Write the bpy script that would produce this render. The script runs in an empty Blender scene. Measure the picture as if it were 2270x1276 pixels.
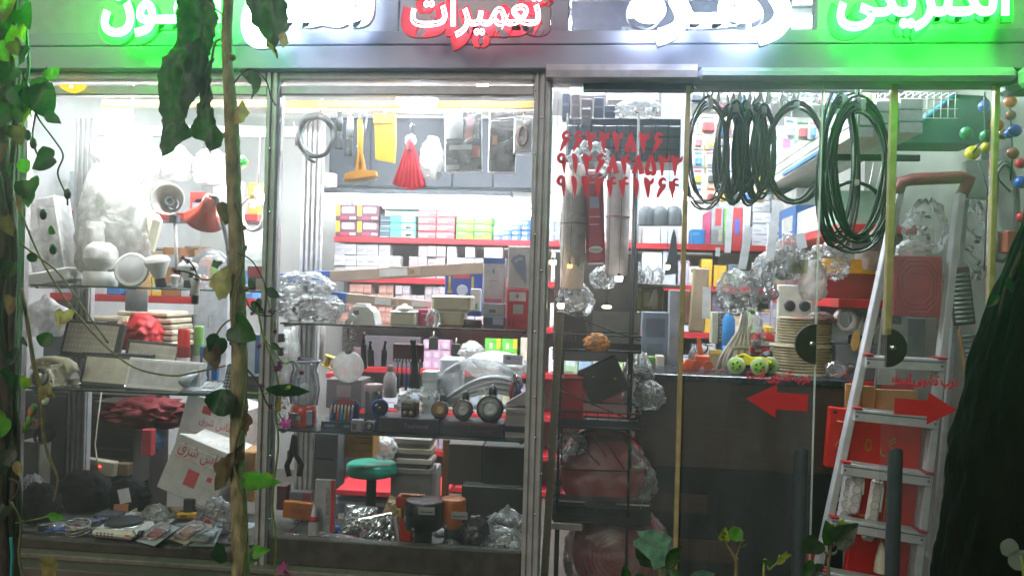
import bpy, math, random
from math import sin, cos, pi, radians as R
from mathutils import Vector as V, Matrix, Euler, noise
random.seed(7)
S = bpy.context.scene
COL = S.collection
# ------------------------------------------------------------------ camera, world, light, exposure
CAM = V((0, -3.7, 1.5)); YAW = R(6.0); ROLL = R(1.62); F = 1782.0; CU, CV = 1135.0, 638.0
fw = V((-sin(YAW), cos(YAW), 0)); r0 = V((cos(YAW), sin(YAW), 0)); u0_ = V((0, 0, 1))
rt = r0 * cos(ROLL) + u0_ * sin(ROLL); upv = u0_ * cos(ROLL) - r0 * sin(ROLL)
cd = bpy.data.cameras.new('camera'); cam = bpy.data.objects.new('camera', cd); COL.objects.link(cam)
cd.sensor_width = 36; cd.lens = 36 * F / 2270; cd.clip_start = .05; cd.clip_end = 300
m = Matrix((rt, upv, -fw)).transposed().to_4x4(); m.translation = CAM; cam.matrix_world = m
S.camera = cam
W = bpy.data.worlds.new('World'); S.world = W; W.use_nodes = True
wn = W.node_tree; bg = wn.nodes['Background']
sky = wn.nodes.new('ShaderNodeTexSky'); sky.sky_type = 'NISHITA'; sky.sun_disc = False
SUN_EL, SUN_AZ = R(31), R(203)
sky.sun_elevation = SUN_EL; sky.sun_rotation = SUN_AZ
wn.links.new(sky.outputs[0], bg.inputs[0]); bg.inputs[1].default_value = .01
sl = bpy.data.lights.new('sun', 'SUN'); sl.energy = 1.35; sl.angle = R(40); sl.color = (1, .93, .8)
so = bpy.data.objects.new('sun', sl); COL.objects.link(so)
sd = V((sin(SUN_AZ) * cos(SUN_EL), cos(SUN_AZ) * cos(SUN_EL), sin(SUN_EL)))
so.rotation_euler = sd.to_track_quat('Z', 'Y').to_euler(); so.location = (-2, -8, 8)
S.view_settings.view_transform = 'Standard'; S.view_settings.look = 'None'
S.view_settings.exposure = .4; S.view_settings.gamma = 1; S.view_settings.use_curve_mapping = False
S.render.engine = 'CYCLES'
cy = S.cycles
cy.use_denoising = True; cy.max_bounces = 8; cy.diffuse_bounces = 4; cy.glossy_bounces = 4; cy.transmission_bounces = 6
cy.transparent_max_bounces = 32; cy.sample_clamp_indirect = 6; cy.caustics_reflective = False; cy.caustics_refractive = False
try: cy.denoiser = 'OPENIMAGEDENOISE'
except Exception: pass

def ray(u, v):
    return fw + rt * ((u - CU) / F) + upv * ((CV - v) / F)
def at(u, v, y):                      # the point of the vertical plane at depth y that pixel (u, v) of the photo looks at
    d = ray(u, v); return CAM + d * ((y - CAM.y) / d.y)
def on(u, v, z):                      # the point of the horizontal plane at height z
    d = ray(u, v); return CAM + d * ((z - CAM.z) / d.z)
def mpp(u, y):                        # metres per photo pixel
    return (at(u + 10, 640, y) - at(u - 10, 640, y)).length / 20

# ------------------------------------------------------------------ materials
def lin(h):
    h = h.lstrip('#'); h = ''.join(c * 2 for c in h) if len(h) == 3 else h; o = []
    for i in (0, 2, 4):
        c = int(h[i:i + 2], 16) / 255; o.append(c / 12.92 if c <= .04045 else ((c + .055) / 1.055) ** 2.4)
    return tuple(o)
_M = {}
def mat(col='#cccccc', rough=.5, metal=0, var=.12, bump=.0, scale=18, spec=.5, trans=0, kind='', e=0, coat=0):
    key = (col, rough, metal, var, bump, scale, spec, trans, kind, e, coat)
    if key in _M: return _M[key]
    c = lin(col) if isinstance(col, str) else col
    M_ = bpy.data.materials.new('%s_%s' % (kind or 'paint', str(col).strip('#')[:12])); M_.use_nodes = True
    t = M_.node_tree; N = t.nodes; L = t.links
    p = N['Principled BSDF']; out = N['Material Output']
    p.inputs['Roughness'].default_value = rough; p.inputs['Metallic'].default_value = metal
    p.inputs['Specular IOR Level'].default_value = spec
    if coat: p.inputs['Coat Weight'].default_value = coat
    if trans: p.inputs['Transmission Weight'].default_value = trans
    tc = N.new('ShaderNodeTexCoord')
    if kind == 'emit':
        em = N.new('ShaderNodeEmission'); em.inputs[0].default_value = (*c, 1); em.inputs[1].default_value = e
        L.new(em.outputs[0], out.inputs[0]); _M[key] = M_; return M_
    nz = N.new('ShaderNodeTexNoise'); nz.inputs['Scale'].default_value = scale; nz.inputs['Detail'].default_value = 5
    L.new(tc.outputs['Object'], nz.inputs['Vector'])
    if kind == 'wood':
        mp = N.new('ShaderNodeMapping'); mp.inputs['Scale'].default_value = (1.2, 1.2, 9)
        L.new(tc.outputs['Object'], mp.inputs[0]); L.new(mp.outputs[0], nz.inputs['Vector'])
    if kind == 'bark':
        mp = N.new('ShaderNodeMapping'); mp.inputs['Scale'].default_value = (2.2, 2.2, .8)
        L.new(tc.outputs['Object'], mp.inputs[0]); L.new(mp.outputs[0], nz.inputs['Vector'])
    rp = N.new('ShaderNodeMapRange'); rp.inputs[1].default_value = .3; rp.inputs[2].default_value = .7
    rp.inputs[3].default_value = 1 - var * 1.6; rp.inputs[4].default_value = 1 + var
    L.new(nz.outputs[0], rp.inputs[0])
    mx = N.new('ShaderNodeVectorMath'); mx.operation = 'SCALE'; mx.inputs[0].default_value = c
    L.new(rp.outputs[0], mx.inputs['Scale']); L.new(mx.outputs[0], p.inputs['Base Color'])
    rr = N.new('ShaderNodeMapRange'); rr.inputs[3].default_value = max(.03, rough - .12); rr.inputs[4].default_value = min(1, rough + .15)
    L.new(nz.outputs[0], rr.inputs[0]); L.new(rr.outputs[0], p.inputs['Roughness'])
    if bump:
        b = N.new('ShaderNodeBump'); b.inputs['Strength'].default_value = bump; b.inputs['Distance'].default_value = .01
        n2 = N.new('ShaderNodeTexNoise'); n2.inputs['Scale'].default_value = scale * 2.2; n2.inputs['Detail'].default_value = 6
        L.new(nz.inputs['Vector'].links[0].from_socket, n2.inputs['Vector'])
        L.new(n2.outputs[0], b.inputs['Height']); L.new(b.outputs[0], p.inputs['Normal'])
    if kind == 'bits':                  # loose small goods: every piece its own shade
        gi = N.new('ShaderNodeNewGeometry'); cr = N.new('ShaderNodeValToRGB'); cr.color_ramp.interpolation = 'CONSTANT'
        for k, (pos, cc) in enumerate(((0, c), (.3, (.5, .5, .5)), (.45, tuple(q * .45 for q in c)), (.62, (.72, .7, .66)), (.86, (.12, .12, .125)), (.91, c))):
            e_ = cr.color_ramp.elements[k] if k < 2 else cr.color_ramp.elements.new(pos)
            e_.position = pos; e_.color = (*cc, 1)
        L.new(gi.outputs['Random Per Island'], cr.inputs[0]); L.new(cr.outputs[0], p.inputs['Base Color'])
    if kind == 'leaf':
        tr = N.new('ShaderNodeBsdfTranslucent'); L.new(mx.outputs[0], tr.inputs[0])
        ms = N.new('ShaderNodeMixShader'); ms.inputs[0].default_value = .5
        L.new(p.outputs[0], ms.inputs[1]); L.new(tr.outputs[0], ms.inputs[2]); L.new(ms.outputs[0], out.inputs[0])
    if kind in ('film', 'frost'):
        # thin polythene: clear with sharp glints, milky only where it creases
        tp = N.new('ShaderNodeBsdfTransparent'); tp.inputs[0].default_value = (.97, .98, .98, 1)
        w = N.new('ShaderNodeTexNoise'); w.inputs['Scale'].default_value = scale; w.inputs['Detail'].default_value = 4; w.inputs['Distortion'].default_value = 1.2
        L.new(tc.outputs['Object'], w.inputs['Vector'])
        b = N.new('ShaderNodeBump'); b.inputs['Strength'].default_value = .55; b.inputs['Distance'].default_value = .03
        L.new(w.outputs[0], b.inputs['Height']); L.new(b.outputs[0], p.inputs['Normal'])
        gl = N.new('ShaderNodeBsdfGlossy'); gl.inputs['Roughness'].default_value = .42; L.new(b.outputs[0], gl.inputs['Normal'])
        lw = N.new('ShaderNodeFresnel'); lw.inputs[0].default_value = 1.5; L.new(b.outputs[0], lw.inputs['Normal'])
        ad = N.new('ShaderNodeMath'); ad.operation = 'ADD'; ad.inputs[1].default_value = .015; L.new(lw.outputs[0], ad.inputs[0])
        g2 = N.new('ShaderNodeMixShader'); L.new(ad.outputs[0], g2.inputs[0]); L.new(tp.outputs[0], g2.inputs[1]); L.new(gl.outputs[0], g2.inputs[2])
        mr = N.new('ShaderNodeMapRange'); mr.inputs[1].default_value = .42; mr.inputs[2].default_value = .72
        lo, hi = ((.025, .3) if kind == 'film' else (.5, .92))
        mr.inputs[3].default_value = lo; mr.inputs[4].default_value = hi; L.new(w.outputs[0], mr.inputs[0])
        tl = N.new('ShaderNodeBsdfTranslucent'); tl.inputs[0].default_value = (*c, 1)
        ms = N.new('ShaderNodeMixShader'); ms.inputs[0].default_value = .4
        L.new(p.outputs[0], ms.inputs[1]); L.new(tl.outputs[0], ms.inputs[2])
        m2 = N.new('ShaderNodeMixShader'); L.new(mr.outputs[0], m2.inputs[0]); L.new(g2.outputs[0], m2.inputs[1]); L.new(ms.outputs[0], m2.inputs[2])
        L.new(m2.outputs[0], out.inputs[0])
    if kind in ('glass', 'clear'):
        # a thin clear pane with dust and wipe marks, also a painted-in veil of glare
        tp = N.new('ShaderNodeBsdfTransparent'); tp.inputs[0].default_value = (*c, 1)
        gl = N.new('ShaderNodeBsdfGlossy'); gl.inputs['Roughness'].default_value = .02
        fr = N.new('ShaderNodeFresnel'); fr.inputs[0].default_value = 1.42
        a = N.new('ShaderNodeMixShader'); L.new(fr.outputs[0], a.inputs[0]); L.new(tp.outputs[0], a.inputs[1]); L.new(gl.outputs[0], a.inputs[2])
        df = N.new('ShaderNodeBsdfDiffuse'); df.inputs[0].default_value = (.75, .76, .8, 1)
        tl = N.new('ShaderNodeBsdfTranslucent'); tl.inputs[0].default_value = (.75, .76, .8, 1)
        ds = N.new('ShaderNodeMixShader'); ds.inputs[0].default_value = .6; L.new(df.outputs[0], ds.inputs[1]); L.new(tl.outputs[0], ds.inputs[2])
        w = N.new('ShaderNodeTexNoise'); w.inputs['Scale'].default_value = 2.2; w.inputs['Detail'].default_value = 8; w.inputs['Roughness'].default_value = .62
        mp = N.new('ShaderNodeMapping'); mp.inputs['Rotation'].default_value = (0, .6, 0); mp.inputs['Scale'].default_value = (2.2, 1, .7)
        L.new(tc.outputs['Object'], mp.inputs[0]); L.new(mp.outputs[0], w.inputs['Vector'])
        mr = N.new('ShaderNodeMapRange'); mr.inputs[1].default_value = .35; mr.inputs[2].default_value = .75
        mr.inputs[3].default_value = trans * .4; mr.inputs[4].default_value = trans * 1.9; L.new(w.outputs[0], mr.inputs[0])
        b = N.new('ShaderNodeMixShader'); L.new(mr.outputs[0], b.inputs[0]); L.new(a.outputs[0], b.inputs[1]); L.new(ds.outputs[0], b.inputs[2])
        L.new(b.outputs[0], out.inputs[0]); p.inputs['Transmission Weight'].default_value = 0
    _M[key] = M_; return M_
def emit(col, e): return mat(col, kind='emit', e=e)
FILM = mat('#eef0f2', .16, kind='film', scale=9)
FILMF = mat('#eeece9', .3, kind='film', scale=12)
FILMH = mat('#eef0f2', .16, kind='film', scale=4, var=.11)
FROST = mat('#f1f0ee', .3, kind='frost', scale=11)
GLASS = mat('#fcfefd', kind='glass', trans=.024)
SHELFG = mat('#f6fcfa', kind='clear', trans=.035)
CLEARP = mat('#f6f8fa', kind='clear', trans=.13); LENS = mat('#f4f6f8', kind='clear', trans=.02)
ALU = mat('#9d9a9b', .38, .25, .1); ALUD = mat('#77767a', .42, .25, .15)
BRASS = mat('#a39468', .35, .3, .15)
BLK = mat('#141416', .45, 0, .2); BLKG = mat('#101114', .2, 0, .1); DGREY = mat('#2e3033', .5)
WHT = mat('#dcdcd8', .4, 0, .06); WHTG = mat('#e2e2e0', .18, 0, .04); CREAM = mat('#d6ceb4', .32, 0, .06)
RED = mat('#b3161f', .35); REDM = mat('#a31a24', .4); CHROME = mat('#d8d8da', .12, 1, .05)
BROWNC = mat('#9b7448', .8, 0, .1, .1); GREY = mat('#7b7c80', .5); PRINTK = mat('#1a1a1c', .6); PRINTR = mat('#b01c22', .55)

# ------------------------------------------------------------------ mesh builder
class MB:
    def __init__(s): s.v = []; s.f = []; s.sm = []
    def add(s, vs, fs, smooth=False, mtx=None):
        o = len(s.v)
        s.v += [tuple(mtx @ V(a)) if mtx else tuple(a) for a in vs]
        s.f += [tuple(i + o for i in f) for f in fs]; s.sm += [smooth] * len(fs); return s
    def box(s, x0, x1, y0, y1, z0, z1, b=0, mtx=None):
        if x0 > x1: x0, x1 = x1, x0
        if y0 > y1: y0, y1 = y1, y0
        if z0 > z1: z0, z1 = z1, z0
        b = min(b, (x1 - x0) * .45, (y1 - y0) * .45, (z1 - z0) * .45)
        if b <= 0:
            vs = [(x, y, z) for x in (x0, x1) for y in (y0, y1) for z in (z0, z1)]
            return s.add(vs, [(0, 1, 3, 2), (4, 6, 7, 5), (0, 4, 5, 1), (2, 3, 7, 6), (0, 2, 6, 4), (1, 5, 7, 3)], False, mtx)
        lo = (x0, y0, z0); hi = (x1, y1, z1); vs = []; idx = {}
        for sx in (0, 1):
            for sy in (0, 1):
                for sz in (0, 1):
                    sg = (sx, sy, sz)
                    for ax in range(3):
                        q = []
                        for k in range(3):
                            e = hi[k] if sg[k] else lo[k]
                            q.append(e if k == ax else (e - b if sg[k] else e + b))
                        idx[sg + (ax,)] = len(vs); vs.append(tuple(q))
        fs = []
        for ax in range(3):
            o = [k for k in range(3) if k != ax]
            for sg in (0, 1):
                q = []
                for a_, b_ in ((0, 0), (1, 0), (1, 1), (0, 1)):
                    k = [0, 0, 0]; k[ax] = sg; k[o[0]] = a_; k[o[1]] = b_; q.append(idx[tuple(k) + (ax,)])
                fs.append(tuple(q))
        for ax in range(3):
            o = [k for k in range(3) if k != ax]
            for a_ in (0, 1):
                for b_ in (0, 1):
                    q = []
                    for w, face in ((0, o[0]), (1, o[0]), (1, o[1]), (0, o[1])):
                        k = [0, 0, 0]; k[ax] = w; k[o[0]] = a_; k[o[1]] = b_; q.append(idx[tuple(k) + (face,)])
                    fs.append(tuple(q))
        for sx in (0, 1):
            for sy in (0, 1):
                for sz in (0, 1): fs.append(tuple(idx[(sx, sy, sz, a)] for a in range(3)))
        return s.add(vs, fs, False, mtx)
    def lathe(s, prof, n=20, mtx=None, cap=True, smooth=True, squash=1):
        vs = []; fs = []
        for r, z in prof:
            for k in range(n):
                a = 2 * pi * k / n; vs.append((r * cos(a), r * sin(a) * squash, z))
        for i in range(len(prof) - 1):
            for k in range(n):
                fs.append((i * n + k, i * n + (k + 1) % n, (i + 1) * n + (k + 1) % n, (i + 1) * n + k))
        s.add(vs, fs, smooth, mtx)
        if cap:
            for i in (0, len(prof) - 1):
                if prof[i][0] > 1e-4: s.add(vs[i * n:(i + 1) * n], [tuple(range(n)) if i else tuple(range(n))[::-1]], False, mtx)
        return s
    def cyl(s, p0, p1, r, r2=None, n=12, cap=True):
        p0 = V(p0); p1 = V(p1); d = p1 - p0
        q = d.to_track_quat('Z', 'Y').to_matrix().to_4x4(); q.translation = p0
        return s.lathe([(r, 0), (r if r2 is None else r2, d.length)], n, q, cap)
    def tube(s, pts, r, n=6, closed=False, cap=True):
        pts = [V(p) for p in pts]; k = len(pts); rr = r if isinstance(r, (list, tuple)) else [r] * k
        vs = []; fs = []; up = None
        for i, p in enumerate(pts):
            d = (pts[(i + 1) % k] - pts[i - 1]) if closed else (pts[min(i + 1, k - 1)] - pts[max(i - 1, 0)])
            if d.length < 1e-9: d = V((0, 0, 1))
            d.normalize()
            if up is None: up = d.orthogonal().normalized()
            else:
                up = up - d * up.dot(d)
                up = up.normalized() if up.length > 1e-6 else d.orthogonal().normalized()
            sd_ = d.cross(up)
            for j in range(n):
                a = 2 * pi * j / n; vs.append(p + (up * cos(a) + sd_ * sin(a)) * rr[i])
        for i in range(k if closed else k - 1):
            for j in range(n):
                a = i * n; b = ((i + 1) % k) * n
                fs.append((a + j, a + (j + 1) % n, b + (j + 1) % n, b + j))
        if cap and not closed: fs += [tuple(range(n))[::-1], tuple(range((k - 1) * n, k * n))]
        return s.add(vs, fs, True)
    def prism(s, poly, y0, y1, mtx=None, smooth=False):       # outline in x, z swept in y
        n = len(poly); vs = [(x, y0, z) for x, z in poly] + [(x, y1, z) for x, z in poly]
        fs = [tuple(range(n)), tuple(range(n, 2 * n))[::-1]] + [(i, i + n, (i + 1) % n + n, (i + 1) % n) for i in range(n)]
        return s.add(vs, fs, smooth, mtx)
    def sphere(s, c, r, n=14, sq=(1, 1, 1)):
        prof = [(max(1e-5, sin(pi * i / (n // 2))), -cos(pi * i / (n // 2))) for i in range(n // 2 + 1)]
        return s.lathe(prof, n, Matrix.Translation(c) @ Matrix.Diagonal((r * sq[0], r * sq[1], r * sq[2], 1)), False)
    def crumple(s, w, d, h, amp=.2, seed=0, n=26, k=10, neck=0, flat=.0, freq=3.):
        # a creased plastic bag: ellipsoid-ish, sits on z=0, ridged noise pushes the film in and out
        vs = []; fs = []; of = V((seed * 3.1, seed * 1.7, seed * .9))
        for i in range(k + 1):
            t = i / k; z = t
            rad = (sin(pi * min(.97, max(.03, t * .82 + .14))) ** .55)
            if neck and t > 1 - neck: rad *= max(.16, 1 - (t - (1 - neck)) / neck * 1.0)
            for j in range(n):
                a = 2 * pi * j / n; ca, sa = cos(a), sin(a)
                ca = math.copysign(abs(ca) ** .75, ca); sa = math.copysign(abs(sa) ** .75, sa)
                q = V((ca * rad, sa * rad, z * 1.6))
                nz = abs(noise.noise(q * freq + of)) * 1.4 - .35 + .6 * (abs(noise.noise(q * freq * 2.3 + of)) - .25) + .45 * (abs(noise.noise(q * freq * 4.7 + of)) - .25)
                k2 = 1 + amp * nz
                vs.append((ca * rad * w / 2 * k2, sa * rad * d / 2 * k2, max(0, h * (z + amp * .35 * noise.noise(q * freq * 1.3 + of * 2) * (1 if 0 < i else 0)))))
        for i in range(k):
            for j in range(n):
                fs.append((i * n + j, i * n + (j + 1) % n, (i + 1) * n + (j + 1) % n, (i + 1) * n + j))
        fs.append(tuple(range(n))[::-1]); fs.append(tuple(range(k * n, (k + 1) * n)))
        return s.add(vs, fs, True)
    def bits(s, w, d, h, n, seed):
        rd = random.Random(seed)
        for k in range(n):
            t = rd.random() ** 1.3; a_ = rd.uniform(0, 2 * pi); r = math.sqrt(rd.random()) * (sin(pi * min(.95, t * .8 + .2)) ** .6)
            q = rd.uniform(.1, .2) * min(w, h * 1.2); mt = TR(r * cos(a_) * w / 2, r * sin(a_) * d / 2, t * h) @ Euler((rd.uniform(-1.5, 1.5), rd.uniform(-1.5, 1.5), rd.uniform(0, 3))).to_matrix().to_4x4()
            if k % 3: s.box(-q * rd.uniform(.3, 1), q * .6, -q * .3, q * .3, -q * .25, q * rd.uniform(.1, .4), q * .08, mt)
            else: s.lathe([(q * .3, -q * .6), (q * .34, 0), (q * .16, q * .7)], 8, mt)
        for i, v in enumerate(s.v):
            if v[2] < 0: s.v[i] = (v[0], v[1], 0)
        return s
    def mesh(s, name, material, off=None):
        me = bpy.data.meshes.new(name)
        vs = s.v if off is None else [tuple(V(a) - off) for a in s.v]
        me.from_pydata(vs, [], s.f); me.polygons.foreach_set('use_smooth', s.sm)
        if material: me.materials.append(material)
        me.update(); return me

# ------------------------------------------------------------------ things and parts
def link(name, data, parent=None):
    o = bpy.data.objects.new(name, data); COL.objects.link(o)
    if parent: o.parent = parent
    return o
def tag(o, label, cat, group=None):
    o['label'] = label; o['category'] = cat
    if group: o['group'] = group
    return o
def thing(name, label, cat, loc=(0, 0, 0), rot=(0, 0, 0), group=None):
    o = link(name, None); o.location = loc; o.rotation_euler = rot; o.empty_display_size = .05
    return tag(o, label, cat, group)
def part(name, mb, material, parent, loc=None, rot=None):
    o = link(name, mb.mesh(name, material), parent)
    if loc: o.location = loc
    if rot: o.rotation_euler = rot
    return o
def wpart(name, mb, material, parent):            # mesh given in world coordinates under an unrotated thing
    return link(name, mb.mesh(name, material, V(parent.location)), parent)
def single(name, label, cat, mb, material, loc=(0, 0, 0), rot=(0, 0, 0), group=None):
    o = link(name, mb.mesh(name, material)); o.location = loc; o.rotation_euler = rot
    return tag(o, label, cat, group)
def struct(name, mb, material):
    o = link(name, mb.mesh(name, material)); o['kind'] = 'structure'; return o
def dup(o, parent=None):
    c = o.copy(); COL.objects.link(c)
    if parent: c.parent = parent
    for ch in list(o.children): dup(ch, c)
    return c
def RX(a): return Matrix.Rotation(a, 4, 'X')
def RY(a): return Matrix.Rotation(a, 4, 'Y')
def RZ(a): return Matrix.Rotation(a, 4, 'Z')
def TR(x, y, z): return Matrix.Translation((x, y, z))
ORD = ['first', 'second', 'third', 'fourth', 'fifth', 'sixth', 'seventh', 'eighth', 'ninth', 'tenth', 'eleventh', 'twelfth', 'thirteenth', 'fourteenth', 'fifteenth', 'sixteenth']

# ------------------------------------------------------------------ lettering
_AR = {'ا': 'FE8D2', 'آ': 'FE812', 'ب': 'FE8F4', 'ت': 'FE954', 'د': 'FEA92', 'ر': 'FEAD2', 'ز': 'FEAF2', 'س': 'FEB14', 'ش': 'FEB54', 'ع': 'FEC94', 'ف': 'FED14', 'ق': 'FED54',
       'ک': 'FB8E4', 'ل': 'FEDD4', 'م': 'FEE14', 'ن': 'FEE54', 'ه': 'FEE94', 'و': 'FEED2', 'ی': 'FBFC4'}
def shape_ar(s):
    out = []
    for i, ch in enumerate(s):
        if ch not in _AR: out.append(ch); continue
        code = _AR[ch]; b = int(code[:4], 16); n = int(code[4])
        def dual(c): return c == 'ـ' or (c in _AR and _AR[c][4] == '4')
        prev = i > 0 and dual(s[i - 1]); nxt = i + 1 < len(s) and (s[i + 1] in _AR or s[i + 1] == 'ـ') and n == 4
        k = 3 if (prev and nxt) else 2 if nxt else 1 if prev else 0
        out.append(chr(b + k))
    return ''.join(reversed(out))
def text_curve(body, size=1, offset=0, depth=0, bevel=0, fill='BOTH', res=3, arabic=False):
    cu = bpy.data.curves.new('lettering', 'FONT'); cu.body = shape_ar(body) if arabic else body
    cu.size = size; cu.offset = offset; cu.extrude = depth; cu.bevel_depth = bevel; cu.fill_mode = fill; cu.resolution_u = res
    cu.align_x = 'LEFT'; return cu
def text_mesh(body, w, h, material, **kw):      # a mesh fitted to w x h, lying in x, z, centred, facing -y
    cu = text_curve(body, **kw); o = bpy.data.objects.new('lettering', cu); COL.objects.link(o)
    bpy.context.view_layer.update()
    dg = bpy.context.evaluated_depsgraph_get()
    me = bpy.data.meshes.new_from_object(o.evaluated_get(dg), depsgraph=dg)
    bpy.data.objects.remove(o); bpy.data.curves.remove(cu)
    me.name = 'lettering'; me.materials.clear(); me.materials.append(material)
    xs = [v.co.x for v in me.vertices]; ys = [v.co.y for v in me.vertices]; zs = [v.co.z for v in me.vertices]
    if not xs: return me
    sx = w / max(1e-6, max(xs) - min(xs)); sy = (h / max(1e-6, max(ys) - min(ys))) if h else sx
    cx = (max(xs) + min(xs)) / 2; cy_ = (max(ys) + min(ys)) / 2; zm = max(zs)
    sz = min(sx, sy)
    for v in me.vertices: v.co = ((v.co.x - cx) * sx, (zm - v.co.z) * sz, (v.co.y - cy_) * sy)
    return me
def lettering(body, w, h, material, parent, loc, rot=(0, 0, 0), name='lettering', **kw):
    o = link(name, text_mesh(body, w, h, material, **kw), parent); o.location = loc; o.rotation_euler = rot; return o

# painted Persian digits, each a set of tapering brush strokes (x, z, width) in a unit cell
_DG = {'۰': [[(.3, .14, .02), (.5, .14, .3), (.7, .14, .02)]],
 '۱': [[(.3, 1, .1), (.48, .8, .26), (.58, .4, .2), (.6, 0, .06)]],
 '۲': [[(.12, 1, .1), (.34, .8, .3), (.46, .4, .22), (.5, 0, .06)], [(.36, .78, .14), (.6, .72, .16), (.8, .82, .18), (.92, 1, .05)]],
 '۳': [[(.06, 1, .1), (.26, .8, .26), (.36, .4, .2), (.38, 0, .06)], [(.26, .76, .12), (.46, .72, .14), (.56, .95, .05)], [(.54, .78, .12), (.74, .72, .15), (.88, .82, .16), (.98, 1, .05)]],
 '۴': [[(.04, .82, .05), (.3, .72, .28), (.42, .4, .22), (.45, 0, .06)], [(.92, .92, .06), (.68, .96, .14), (.5, .84, .14), (.6, .7, .14), (.98, .68, .1)], [(.3, .7, .16), (.6, .68, .14)]],
 '۵': [[(.46, 1, .08), (.22, .5, .2), (.16, .16, .2), (.34, .08, .18), (.5, .22, .12)], [(.5, 1, .1), (.76, .5, .22), (.84, .16, .2), (.66, .07, .18), (.5, .2, .12)]],
 '۶': [[(.96, .86, .06), (.66, .97, .16), (.4, .82, .18), (.5, .64, .18), (.92, .68, .12)], [(.88, .68, .16), (.5, .42, .24), (.16, 0, .07)]],
 '۸': [[(.48, 1, .08), (.38, .6, .2), (.16, .06, .24)], [(.5, 1, .08), (.62, .6, .22), (.88, .06, .26)]],
 '۹': [[(.66, .62, .14), (.36, .56, .16), (.16, .74, .18), (.36, .94, .18), (.62, .86, .18), (.66, .5, .22), (.74, 0, .06)]]}
def painted_digits(s, w, h, material, parent, loc):
    n = len(s); cw = w / n; m_ = MB(); lay = 0
    for i, ch in enumerate(s):
        for st in _DG[ch]:
            q = []
            for k in range(len(st) - 1):
                p0, p1, p2, p3 = st[max(k - 1, 0)], st[k], st[k + 1], st[min(k + 2, len(st) - 1)]
                for j in range(5):
                    t_ = j / 5; q.append([.5 * (2 * p1[c] + (p2[c] - p0[c]) * t_ + (2 * p0[c] - 5 * p1[c] + 4 * p2[c] - p3[c]) * t_ ** 2 + (3 * p1[c] - p0[c] - 3 * p2[c] + p3[c]) * t_ ** 3) for c in range(3)])
            q.append(list(st[-1])); pts = [V(((i + .06 + .88 * a_[0]) * cw - w / 2, 0, (a_[1] - .5) * h)) for a_ in q]; vs = []; fs = []
            lay += 1; y = -.0003 * (lay % 5)
            for k, p in enumerate(pts):
                d = (pts[min(k + 1, len(pts) - 1)] - pts[max(k - 1, 0)]).normalized(); nn = V((-d.z, 0, d.x)) * q[k][2] * .5 * (cw * .5 + h * .5) * 1.25
                vs += [(p.x + nn.x, y, p.z + nn.z), (p.x - nn.x, y, p.z - nn.z)]
            for k in range(len(pts) - 1): fs.append((2 * k, 2 * k + 1, 2 * k + 3, 2 * k + 2))
            m_.add(vs, fs)
    return part('phone_number', m_, material, parent, loc)
# ------------------------------------------------------------------ the setting
G0, FL = -.2, -.18                      # pavement level, shop floor level
def X(u, y=0., v=640): return at(u, v, y).x
def Z(v, u=900, y=0.): return at(u, v, y).z
XL, XR, XS = X(-260), X(2460), X(2235)               # shop side walls
YB, ZC = 3.25, 3.0
FLOOR_M = mat('#5c5750', .35, var=.15, scale=5)
WALL_M = mat('#b9b7b2', .7, var=.06, scale=3, bump=.05)
struct('pavement', MB().box(-10, 10, -10, -.02, -.5, G0), mat('#4b4844', .85, var=.25, scale=7, bump=.3))
struct('floor', MB().box(XL, XR, -.02, YB, -.5, FL), FLOOR_M)
struct('ceiling', MB().box(XL - .1, XR + .1, .12, YB + .1, ZC, ZC + .2), mat('#c9c8c4', .8, var=.05))
struct('back_wall', MB().box(XL - .1, XR + .1, YB, YB + .12, FL + .001, ZC - .001), WALL_M)
struct('side_wall', MB().box(XL - .12, XL, .1, YB - .001, FL + .001, ZC - .001), mat('#c4c3c2', .7, var=.08, scale=4))
struct('side_wall', MB().box(XR, XR + .12, .1, YB - .001, FL + .001, ZC - .001), mat('#74786f', .7, var=.15, scale=3))

# ------------------------------------------------------------------ the shop front
zf0, zf1, zf2 = Z(162), Z(109), Z(80)
PANEL = mat('#8f8fa0', .42, .05, .05, scale=2)
xa, xb = X(-700), X(2900)
t = thing('fascia', 'grey metal fascia band above the shop windows, under the lit letters', 'fascia', ((xa + xb) / 2, -.07, zf0))
wpart('lower_panel', MB().box(xa, xb, -.075, .1, zf0, zf1 - .006, .004), PANEL, t)
wpart('upper_panel', MB().box(xa, xb, -.07, .1, zf1, zf2, .004), PANEL, t)
wpart('joint_strip', MB().box(xa, xb, -.06, .08, zf1 - .006, zf1), DGREY, t)
t = thing('sign_board', 'pale sign board carrying the glowing Persian letters', 'sign board', (X(600), 0, zf2))
for k, (a, b) in enumerate(((-700, 489), (493, 868), (872, 1204))):
    wpart('board_panel', MB().box(X(a), X(b), -.02, .08, zf2 + .002, zf2 + .75, .003), mat('#9a9aa0', .45, var=.06), t)
wpart('board_panel', MB().box(X(1792), X(2900), -.02, .08, zf2 + .002, zf2 + .75, .003), mat('#9a9aa0', .45, var=.06), t)
wpart('post', MB().box(X(1206), X(1244), -.035, .08, zf2 + .002, zf2 + .75, .004), PANEL, t)
t = thing('transom_window', 'clear upper window behind the white letters with cartons inside', 'window', (X(1500), .02, zf2))
wpart('glass_pane', MB().box(X(1246), X(1790), .02, .026, zf2 + .002, zf2 + .75), GLASS, t)
wpart('backing_panel', MB().box(X(1240), X(1796), .5, .52, zf2 - .05, zf2 + .9), mat('#8d8799', .6), t)
wpart('ledge', MB().box(X(1240), X(1796), .1, .5, zf2 - .03, zf2 + .001), PANEL, t)
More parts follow.
